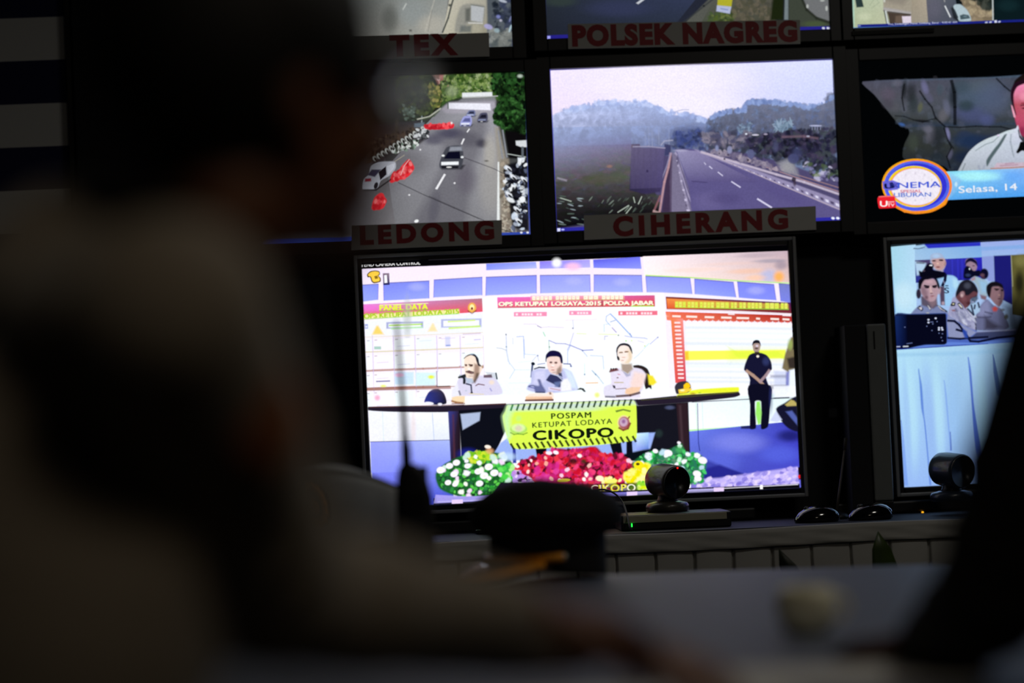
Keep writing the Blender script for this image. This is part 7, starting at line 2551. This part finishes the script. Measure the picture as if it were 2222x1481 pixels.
def figure(label, F, S, H, pelvis, arms, skin, mshirt, mtrouser, face_dir=None, feet_z=.0, extras=None):
    """S = mid shoulders, H = head centre, arms = [(shoulder, elbow, wrist, hand dir, palm normal, sgn)]"""
    F = Vector((F.x, F.y, 0)).normalized()
    R = F.cross(UP)
    FD = (face_dir or F).normalized()
    FR = FD.cross(UP).normalized()
    FU = FR.cross(FD).normalized()
    HR = Matrix((FD, -FR, FU)).transposed()
    root = tag(empty('person', Vector((pelvis.x, pelvis.y, 0))), label, 'person', None)
    # ----- body
    bm = bmesh.new()
    up_t = (S - pelvis).normalized()
    TR = Matrix((R.cross(up_t).normalized() * -1, R * -1, up_t)).transposed()
    chest = S.lerp(pelvis, .34)
    belly = S.lerp(pelvis, .68)
    neck0 = S + UP * .01 - F * .005
    necktop = H - FU * .075 - FD * .02

    def torso(bm, g):
        ellipsoid(bm, chest, .112 + g, .158 + g, .20 + g, TR, 28)
        ellipsoid(bm, belly, .108 + g, .140 + g, .17 + g, TR, 28)
        ellipsoid(bm, pelvis, .115 + g, .160 + g, .12 + g, TR, 28)
        capsule(bm, S - R * .10, S + R * .10, .066 + g, .066 + g, 20)
        capsule(bm, neck0 - UP * .03, neck0 + UP * .035, .085 + g * .6, .060 + g * .5, 20)
    torso(bm, 0)
    capsule(bm, neck0, necktop, .058, .052, 20)
    # head: skull, face, jaw, chin, nose, lips, brow, ears
    hp = lambda x, y, z: H + HR @ Vector((x, y, z))
    ellipsoid(bm, hp(-.008, 0, .030), .096, .075, .088, HR, 28)
    ellipsoid(bm, hp(.018, 0, -.015), .074, .066, .095, HR, 28)
    ellipsoid(bm, hp(.035, 0, -.072), .050, .047, .036, HR, 24)
    ellipsoid(bm, hp(.076, 0, -.094), .016, .020, .015, HR, 14)
    capsule(bm, hp(.088, 0, .008), hp(.108, 0, -.028), .008, .012, 12)
    for sg in (-1, 1):
        ellipsoid(bm, hp(.100, sg * .012, -.032), .009, .008, .007, HR, 10)
        ellipsoid(bm, hp(.074, sg * .030, .022), .018, .026, .009, HR, 14)
        ellipsoid(bm, hp(.062, sg * .040, -.025), .022, .020, .020, HR, 14)
        ellipsoid(bm, hp(-.012, sg * .078, -.004), .018, .008, .031, HR, 14)
    ellipsoid(bm, hp(.090, 0, -.056), .010, .024, .0055, HR, 14)
    ellipsoid(bm, hp(.088, 0, -.066), .010, .020, .006, HR, 14)
    for sh, el, wr, hd, pn, sg in arms:
        capsule(bm, sh, sh.lerp(el, .5), .056, .050, 18)
        capsule(bm, sh.lerp(el, .5), el, .050, .040, 18)
        capsule(bm, el, el.lerp(wr, .35), .041, .042, 18)
        capsule(bm, el.lerp(wr, .35), wr, .042, .027, 18)
        hand(bm, wr, hd, pn, sg)
    legs = []
    for sg in (-1, 1):
        hip = pelvis + R * (sg * .095) - UP * .02
        knee = pelvis + F * .43 + R * (sg * .13)
        knee.z = .50
        ank = knee + F * (-.03)
        ank.z = .09
        toe = ank + F * .17
        toe.z = .035
        legs.append((hip, knee, ank, toe))
        capsule(bm, hip, knee, .088, .060, 20)
        capsule(bm, knee, knee.lerp(ank, .35), .056, .057, 18)
        capsule(bm, knee.lerp(ank, .35), ank, .057, .036, 18)
        capsule(bm, ank - UP * .045, toe, .034, .028, 14)
    body = remeshed('body', bm, .0048, 4, skin, root)
    # ----- hair
    bm = bmesh.new()
    ellipsoid(bm, hp(-.014, 0, .034), .100, .083, .096, HR, 40)
    dele = []
    for f_ in bm.faces:
        q = HR.transposed() @ (f_.calc_center_median() - H)
        if (q.x > .052 and q.z < .078) or q.z < -.045 or (q.x > .0 and q.z < .005 and abs(q.y) > .05):
            dele.append(f_)
    bmesh.ops.delete(bm, geom=dele, context='FACES')
    r = bmesh.ops.extrude_face_region(bm, geom=bm.faces[:])
    for v in r['geom']:
        if isinstance(v, bmesh.types.BMVert):
            v.co += (v.co - H).normalized() * .006
    build('hair', bm, M_HAIR, root, True)
    # ----- shirt
    bm = bmesh.new()
    torso(bm, .014)
    for sh, el, wr, hd, pn, sg in arms:
        capsule(bm, sh, sh.lerp(el, .5), .074, .066, 20)
        capsule(bm, sh.lerp(el, .5), el, .066, .056, 20)
        capsule(bm, el, el.lerp(wr, .35), .056, .053, 20)
        cuff = el.lerp(wr, .90)
        capsule(bm, el.lerp(wr, .35), cuff, .053, .034, 20)
        # cloth folds round elbow and shoulder
        ax = (el - sh).normalized()
        for q, rr_ in ((.45, .070), (.72, .064), (.9, .061)):
            cpt = sh.lerp(el, q)
            u = ax.orthogonal().normalized()
            w = ax.cross(u)
            tube(bm, [cpt + (u * math.cos(t * .5) + w * math.sin(t * .5)) * (rr_ - .006) + ax * (.012 * math.sin(t * .7)) for t in range(13)], .010, 8)
    sh_o = remeshed('shirt', bm, .0065, 14, mshirt, root)
    bm = bmesh.new()
    cr = []
    for zz, rad in ((.0, .082), (.022, .076), (.042, .070), (.040, .064), (.02, .068)):
        cr.append([neck0 + UP * (zz + .02) + F * (.01 + rad * 1.0 * math.cos(2 * PI * k / 28) - .008) + R * (rad * .95 * math.sin(2 * PI * k / 28)) for k in range(28)])
    rings(bm, cr, cap=False)
    build('collar', bm, mshirt, sh_o, True)
    # ----- trousers and shoes
    bm = bmesh.new()
    ellipsoid(bm, pelvis - UP * .005, .130, .178, .115, TR, 28)
    for hip, knee, ank, toe in legs:
        capsule(bm, hip, knee, .100, .072, 20)
        capsule(bm, knee, ank, .070, .056, 20)
    remeshed('trousers', bm, .009, 3, mtrouser, root)
    for hip, knee, ank, toe in legs:
        bm = bmesh.new()
        capsule(bm, ank - UP * .048 - F * .02, toe, .042, .035, 16)
        capsule(bm, ank + UP * .0, ank - UP * .05, .045, .045, 16)
        for v in bm.verts:
            v.co.z = max(v.co.z, .001)
        build('shoe', bm, M_GLOSS, root, True)
    return root, sh_o, HR


def chair(label, c, F):
    F = Vector((F.x, F.y, 0)).normalized()
    R = F.cross(UP)
    M = Matrix((R, F, UP)).transposed().to_4x4()
    M.translation = Vector((c.x, c.y, 0))
    root = tag(empty('conference_chair', Vector((c.x, c.y, 0))), label, 'chair', None)
    bm = bmesh.new()
    box(bm, -.23, .23, -.20, .24, .36, .415, M, .02, 3)
    build('seat', bm, M_CHAIR, root, True)
    bm = bmesh.new()
    box(bm, -.21, .21, -.285, -.250, .50, .86, M, .014, 3)
    build('backrest', bm, M_CHAIR, root, True)
    for sx_ in (-1, 1):
        bm = bmesh.new()
        tube(bm, [M @ Vector((sx_ * .20, -.24, 0)), M @ Vector((sx_ * .20, -.235, .40)), M @ Vector((sx_ * .20, -.268, .62))], .011, 10)
        build('leg', bm, M_METAL, root, True)
        bm = bmesh.new()
        tube(bm, [M @ Vector((sx_ * .20, .20, 0)), M @ Vector((sx_ * .20, .19, .37))], .011, 10)
        build('leg', bm, M_METAL, root, True)
    return root


# person in the tan uniform, close to the camera, seen from the right side
FA = RGT * .88 + FWD * .47
RA = FA.normalized().cross(UP)
rsA = at(370, 705, 1.55)
SA = rsA - RA * .175
lsA = SA - RA * .175
HA = at(562, 222, 1.68)
pelA = SA - FA * .12
pelA.z = .53
elA = at(600, 1290, 1.70)
wrA = at(1140, 1340, 1.88)
leA = lsA + FA * .20 + Vector((0, 0, -.20)) + RA * -.03
leA.z = max(leA.z, .80)
lwA = at(1235, 1400, 2.06)
lwA.z = .815
dA = (at(1390, 1335, 2.0) - wrA)
dL = (at(1420, 1420, 2.03) - lwA)
rootA, shirtA, HRA = figure('person in tan uniform shirt with sleeve badge, dark hair and glasses, arms on the table', FA, SA, HA, pelA,
                            [(rsA, elA, wrA, dA, -UP + FWD * .35, -1), (lsA, leA, lwA, dL, -UP, 1)],
                            M_SKIN, M_SHIRT, M_TROUSER, face_dir=(RGT * .80 + FWD * .6 + UP * -.05))
chair('black chair that the person in tan uniform sits on', pelA, FA)
# sleeve badge and shoulder strap
bm = bmesh.new()
bc = at(585, 905, 1.545)
BR = Matrix((RGT, UP, -FWD)).transposed()
BR = BR @ Matrix.Rotation(.45, 3, 'Y')
ellipsoid(bm, bc, .024, .032, .006, BR)
build('sleeve_badge', bm, M_BADGE, shirtA, True)
bm = bmesh.new()
sp = SA + RA * .07 + UP * .078
se = SA + RA * .175 + UP * .080
rs = []
for t, w in ((0, .010), (.1, .018), (.9, .024), (1, .022)):
    p = sp.lerp(se, t)
    rs.append([p + FA * w + UP * .004, p - FA * w + UP * .004, p - FA * w - UP * .004, p + FA * w - UP * .004])
rings(bm, rs)
build('shoulder_strap', bm, M_TROUSER, shirtA)
# glasses
hpA = lambda x, y, z: HA + HRA @ Vector((x, y, z + .012))
bm = bmesh.new()
for sg in (-1, 1):
    pts = [hpA(.108 - .012 * abs(math.cos(2 * PI * k / 20)) * 0, sg * .034 + .026 * math.cos(2 * PI * k / 20), .003 + .019 * math.sin(2 * PI * k / 20)) for k in range(21)]
    tube(bm, pts, .0016, 6)
    tube(bm, [hpA(.108, sg * .060, .006), hpA(.09, sg * .076, .008), hpA(.0, sg * .084, .006), hpA(-.02, sg * .084, -.008)], .0018, 6)
tube(bm, [hpA(.108, -.008, .006), hpA(.114, 0, .009), hpA(.108, .008, .006)], .0016, 6)
gl = build('glasses', bm, M_METAL, rootA, True)
glass = bpy.data.materials.new('spectacle_glass')
glass.use_nodes = True
gb = glass.node_tree.nodes['Principled BSDF']
gb.inputs['Transmission Weight'].default_value = 1.0
gb.inputs['Roughness'].default_value = .05
gb.inputs['IOR'].default_value = 1.15
gb.inputs['Base Color'].default_value = (.9, .93, 1, 1)
for sg in (-1, 1):
    bm = bmesh.new()
    ellipsoid(bm, hpA(.108, sg * .034, .003), .0014, .025, .018, HRA, 20)
    build('lens', bm, glass, gl, True)

# person in black at the right edge
FB = RGT * -.5 + FWD * .86
RB = FB.normalized().cross(UP)
lsB = at(2325, 765, 2.25)
SB_ = lsB + RB * .18
rsB = SB_ + RB * .18
HB = SB_ + FB * .04 + UP * .20
pelB = SB_ - FB * .06
pelB.z = .53
elB = at(2150, 1310, 2.32)
wrB = at(2000, 1395, 2.52)
hdB = at(1890, 1405, 2.60) - wrB
reB = rsB + FB * .10 - UP * .26 + RB * .03
rwB = reB + FB * .20 - UP * .08 - RB * .10
figure('person in black shirt at the right edge, forearm resting on the cloth', FB, SB_, HB, pelB,
       [(lsB, elB, wrB, hdB, -UP, 1), (rsB, reB, rwB, FB - RB * .5 - UP * .2, -UP, -1)], M_SKIN_DK, M_DARKSHIRT, M_TROUSER)
chair('black chair that the person in the black shirt sits on', pelB, FB)

# ------------------------------------------------------------------ unseen ceiling fixtures, added to go with the two fill lamps
for (x, y, w_), lb in [((1.3, -2.6, .30), 'unseen square ceiling fixture added nearer to the monitor wall'), ((1.1, -5.3, .30), 'unseen square ceiling fixture added farther from the monitor wall')]:
    root = tag(empty('added_lamp_fixture', (x, y, ZT - .06)), lb, 'lamp')
    bm = bmesh.new()
    box(bm, x - w_, x + w_, y - w_, y + w_, ZT - .06, ZT - .001, None, .006)
    build('housing', bm, M_RIM, root)
    bm = bmesh.new()
    box(bm, x - w_ + .02, x + w_ - .02, y - w_ + .02, y + w_ - .02, ZT - .068, ZT - .0605, None, .003)
    build('diffuser', bm, M_LAMP, root)
